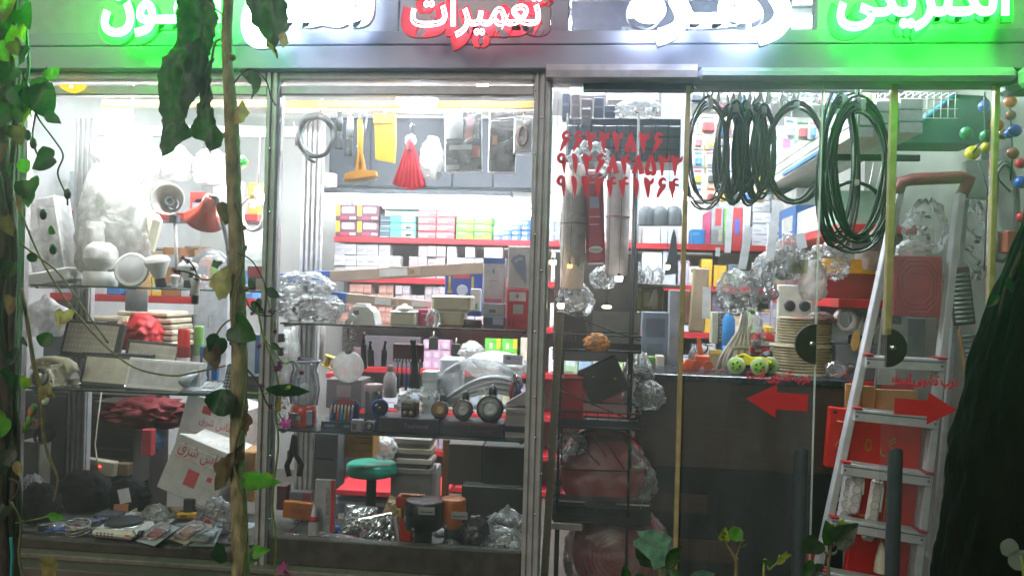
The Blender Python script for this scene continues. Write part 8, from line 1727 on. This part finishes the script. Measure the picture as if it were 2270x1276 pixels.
plant('small twiggy plant with curled tip leaves before the dark counter', 1632, [([(1634, 1900), (1632, 1300), (1630, 1240), (1612, 1208), (1606, 1190)], [12, 10, 8, 5, 4], 0), ([(1630, 1238), (1642, 1205), (1650, 1196)], [4, 4, 3], 0)],
      [(1605, 1196, 30, -175, 'y', .02, HEART, .9), (1622, 1196, 34, -150, 'l', .03, ROUND, 1), (1612, 1190, 26, 120, 'g', .02, LANCE, 1), (1640, 1210, 20, -120, 'g', .02, LANCE, 1)], yp)
plant('bent thin shoot with two narrow leaves by the door handle', 1700, [([(1690, 1900), (1692, 1290), (1706, 1262), (1722, 1246), (1728, 1228)], [8, 6, 5, 4, 3], 1)],
      [(1722, 1250, 40, -135, 'y', .02, LANCE, .8, 20), (1712, 1250, 24, 110, 'g', .02, LANCE, 1), (1730, 1232, 26, -100, 'y', .02, LANCE, .8)], yp)
plant('dark leaved plant standing in front of the ladder foot', 1835, [([(1838, 1900), (1836, 1300), (1838, 1240), (1846, 1190), (1856, 1165)], [10, 8, 7, 6, 4], 0), ([(1838, 1232), (1818, 1212), (1806, 1200)], 5, 0), ([(1842, 1215), (1856, 1200)], 4, 0)],
      [(1846, 1200, 52, 160, 'g', .03, HEART, .9), (1850, 1196, 66, -128, 'k', .05, HEART, .95), (1858, 1185, 40, -165, 'y', .02, HEART, .9), (1812, 1196, 52, 40, 'k', .04, HEART, 1, 20), (1800, 1240, 46, 20, 'g', .03, LANCE, 1.2), (1826, 1250, 50, 55, 'k', .02, LANCE, 1)], yp)
t = thing('pale_flower', 'blurry pale flower close in front of the big tree trunk', 'flower', at(2245, 1222, -1.95))
for u, v, px, an in ((2258, 1214, 42, 90), (2250, 1262, 50, -160), (2268, 1240, 34, -120)):
    o = part('petal', sheet([(a * px * mpp(u, -1.95), b * px * mpp(u, -1.95)) for a, b in ROUND], .008, .004, 60, int(u)), mat('#66685f', .5, kind='leaf'), t, at(u, v, -1.95) - V(t.location)); o.rotation_euler = (0, R(an), 0)
stem(t, [(2262, 1230), (2270, 1290), (2276, 1500)], 6, -1.95, STEMG)
# big street tree
yt = -1.6
t = thing('street_tree', 'big dark rough tree trunk leaning at the edge of the door', 'tree', V((at(2290, 1290, yt).x, yt, 0)))
rings = [(2260, 1990, 250), (2280, 1600, 235), (2292, 1300, 214), (2305, 1150, 208), (2312, 1000, 196), (2322, 900, 182), (2334, 800, 170), (2346, 720, 154), (2352, 650, 138), (2372, 580, 126), (2400, 480, 118), (2440, 300, 112), (2470, 60, 106), (2490, -200, 104)]
m = MB(); N_ = 110; vs = []; fs = []; q = []
for i in range(len(rings) - 1):
    for k in range(14):
        f = k / 14; q.append([rings[i][j] + (rings[i + 1][j] - rings[i][j]) * f for j in range(3)])
for i, (u, v, r) in enumerate(q):
    c = at(u, v, yt); c.z = max(c.z, -.22) if i else -.25; r = r * mpp(2200, yt) * .96
    for j in range(N_):
        a = 2 * pi * j / N_; rid = noise.noise(V((cos(a) * 5, sin(a) * 5, c.z * 3.2))) * .5 + noise.noise(V((cos(a) * 13, sin(a) * 13, c.z * 9))) * .45
        rr = r * (1 + .15 * rid + .05 * abs(noise.noise(V((cos(a) * 30, sin(a) * 30, c.z * 7)))) + .02 * noise.noise(V((cos(a) * 60, sin(a) * 60, c.z * 24)))); vs.append((c.x + rr * cos(a), c.y + rr * sin(a), c.z))
for i in range(len(q) - 1):
    for j in range(N_): fs.append((i * N_ + j, i * N_ + (j + 1) % N_, (i + 1) * N_ + (j + 1) % N_, (i + 1) * N_ + j))
m.add(vs, fs, True); wpart('trunk', m, mat('#0f0d0a', .95, spec=.1, kind='bark', var=.45, bump=1, scale=9), t)
stem(t, [(2262, 560), (2246, 600), (2226, 650), (2214, 700)], [8, 10, 8, 5], yt - .1, STEMD, 'twig')
for u, v, an in ((2214, 652, 40), (2232, 612, -20)): leaf(t, u, v, 40, an, 'd', yt - .12, LANCE, 1)
